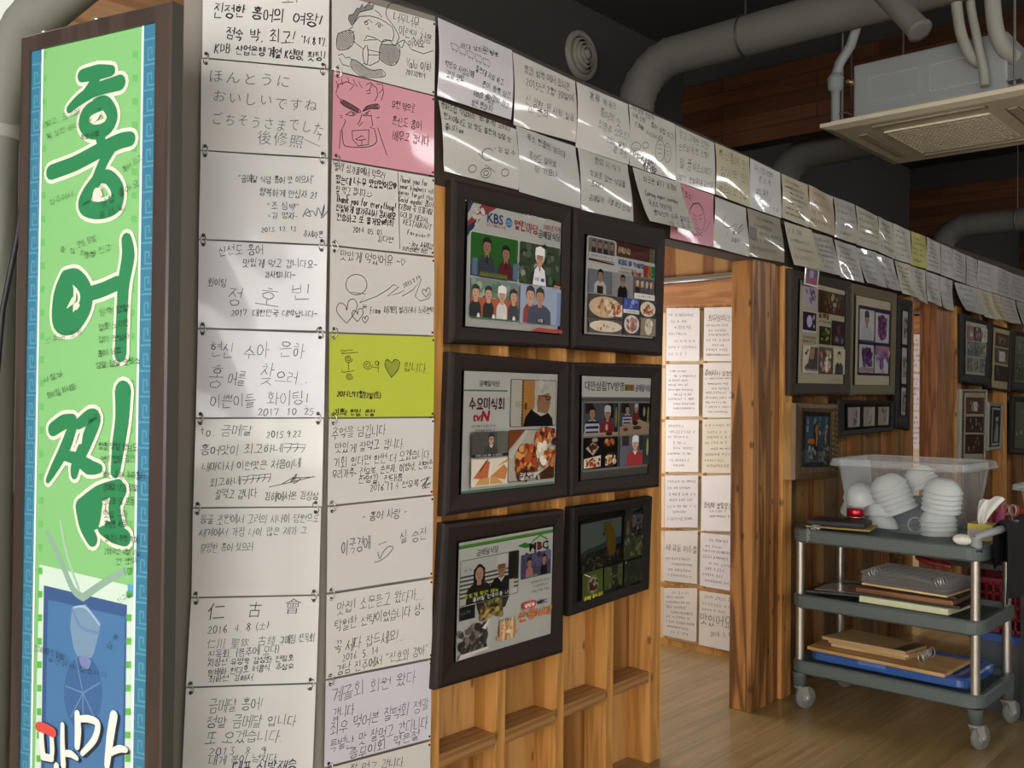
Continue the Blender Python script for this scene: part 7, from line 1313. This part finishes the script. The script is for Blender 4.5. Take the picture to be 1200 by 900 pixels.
m = MB(); rim_loft(m, [e(.29, .01), e(.292, .018), e(.322, .018), e(.326, .01), e(.326, -.02), e(.32, -.026)], M('#2f4a8a', .35)); m.build('lid', t)
BC = M('#161517', .9); m = MB()
def drape(u, v):
    x = 3.745 + .355 * u; w_ = .008 * math.sin(11 * u + 3 * v) + .005 * math.sin(23 * u)
    if v < .42: f = v / .42; return V((x + .02 * (1 - f), -.846 + w_ * (1 - f) * .3, .655 + .15 * f + .02 * math.sin(6 * u) * (1 - f)))
    if v < .58: a = (v - .42) / .16 * math.pi; return V((x, -.868 + .024 * math.cos(a), .806 + .026 * math.sin(a) + .008 * math.sin(9 * u)))
    f = (v - .58) / .42; return V((x - .012 * f + .004 * math.sin(20 * u) * f, -.893 - w_ * f, .806 - .265 * f + .012 * math.sin(5 * u) * f))
m.grid(drape, 30, 36, BC); m.grid(lambda u, v: drape(u, v) + V((0, .003 if v < .5 else .003, -.003 if .42 < v < .58 else 0)), 30, 36, BC, flip=True)
tag(m.build('black_cloth'), 'black cloth draped over the push handle at the right end of the cart', 'cloth')
t = thing('storage_bin', (4.9, -.83, .61), 'second clear plastic bin behind the cart, cut by the right edge', 'storage bin')
m = MB(); e = lambda z, d: rr(4.72 - d, -1.1 - d, 5.15 + d, -.68 + d, .05, z); rim_loft(m, [e(.611, -.03), e(.88, 0)], clear_mat('#b9bdb9', .3, .2), True, False); m.build('body', t)
m = MB(); rim_loft(m, [e(.875, .002), e(.873, .03), e(.895, .028), e(.9, .02), e(.9, .002)], CR_, False, False); m.build('rim', t)
t = thing('red_jar', (4.5, -.73, .61), 'red lidded jar on the table behind the tissue box', 'jar')
m = MB(); m.lathe((4.5, -.74, .611), [(.0001, 0), (.06, 0), (.064, .01), (.064, .13), (.055, .15)], M('#7a2420', .35), n=24); m.build('body', t)
m = MB(); m.lathe((4.5, -.74, .762), [(.06, 0), (.06, .03), (.05, .042), (.014, .046), (.01, .062), (.0001, .064)], M('#8f3a26', .4), n=24); m.build('lid', t)
t = thing('red_box', (4.46, -.61, .61), 'dark red box beside the red jar behind the cart', 'box')
m = MB(); m.box((4.38, -.665, .611), (4.52, -.575, .79), M('#7d1f24', .45)); m.build('body', t, bevel=.006)
m = MB(); m.box((4.377, -.65, .70), (4.38, -.60, .76), M('#b9a9a0', .5)); m.build('label_patch', t)
t = thing('utensil_cup', (4.30, -.745, .61), 'dark cup of scissors and a pink scoop on the table behind the cart', 'utensil cup')
m = MB(); m.lathe((4.30, -.735, .611), [(.0001, 0), (.045, 0), (.05, .13), (.046, .13), (.042, .01), (.0001, .008)], M('#222024', .5), n=20); m.build('cup', t)
def on(x, y, z, X=4.3): pass
t2 = thing('scoop', (4.29, -.70, .63), 'pink plastic scoop standing behind the tissue', 'scoop')
m = MB(); PK = M('#a8466a', .4); m.grid(lambda u, v: V((4.285 + .008 * math.cos(u * 6.283) , -.712 + (.018 * math.sin(u * 6.283)) * math.sin(.15 + v * 2.9) - .02 * v, .72 + .135 * v)), 16, 10, PK); m.build('blade', t2)
m = MB(); m.tube([(4.285, -.708, .64), (4.285, -.711, .74)], .007, PK, 8); m.build('handle', t2)
for k, (y, lean) in enumerate(((-.745, -.01), (-.775, .012))):
    s_ = thing('scissors', (4.30, y, .63), 'steel scissors standing in the dark cup, %s' % ('nearer the pink scoop' if k == 0 else 'nearer the right edge'), 'scissors', 'scissors in the dark cup'); sm = M('#a8a29c', .3, .9)
    m = MB(); m.tube([(4.30, y, .63), (4.30, y + lean * .4, .76), (4.29, y + lean, .80)], .0055, sm, 8); m.build('blade', s_)
    for d in (-.014, .014): m = MB(); m.tube([V((4.29, y + lean + d + .013 * math.cos(j * .5), .825 + .022 * math.sin(j * .5))) for j in range(13)], .0038, M('#9a928c', .35, .5) if k == 0 else M('#8a4a44', .4), 7, closed=True); m.build('finger_loop', s_)
m = MB(); m.lathe((4.27, -.80, .611), [(.0001, 0), (.022, 0), (.024, .004), (.024, .04), (.02, .046), (.0001, .047)], M('#3a5aa8', .4), n=18); tag(m.build('small_cap'), 'little blue lidded pot low behind the black cloth', 'pot')
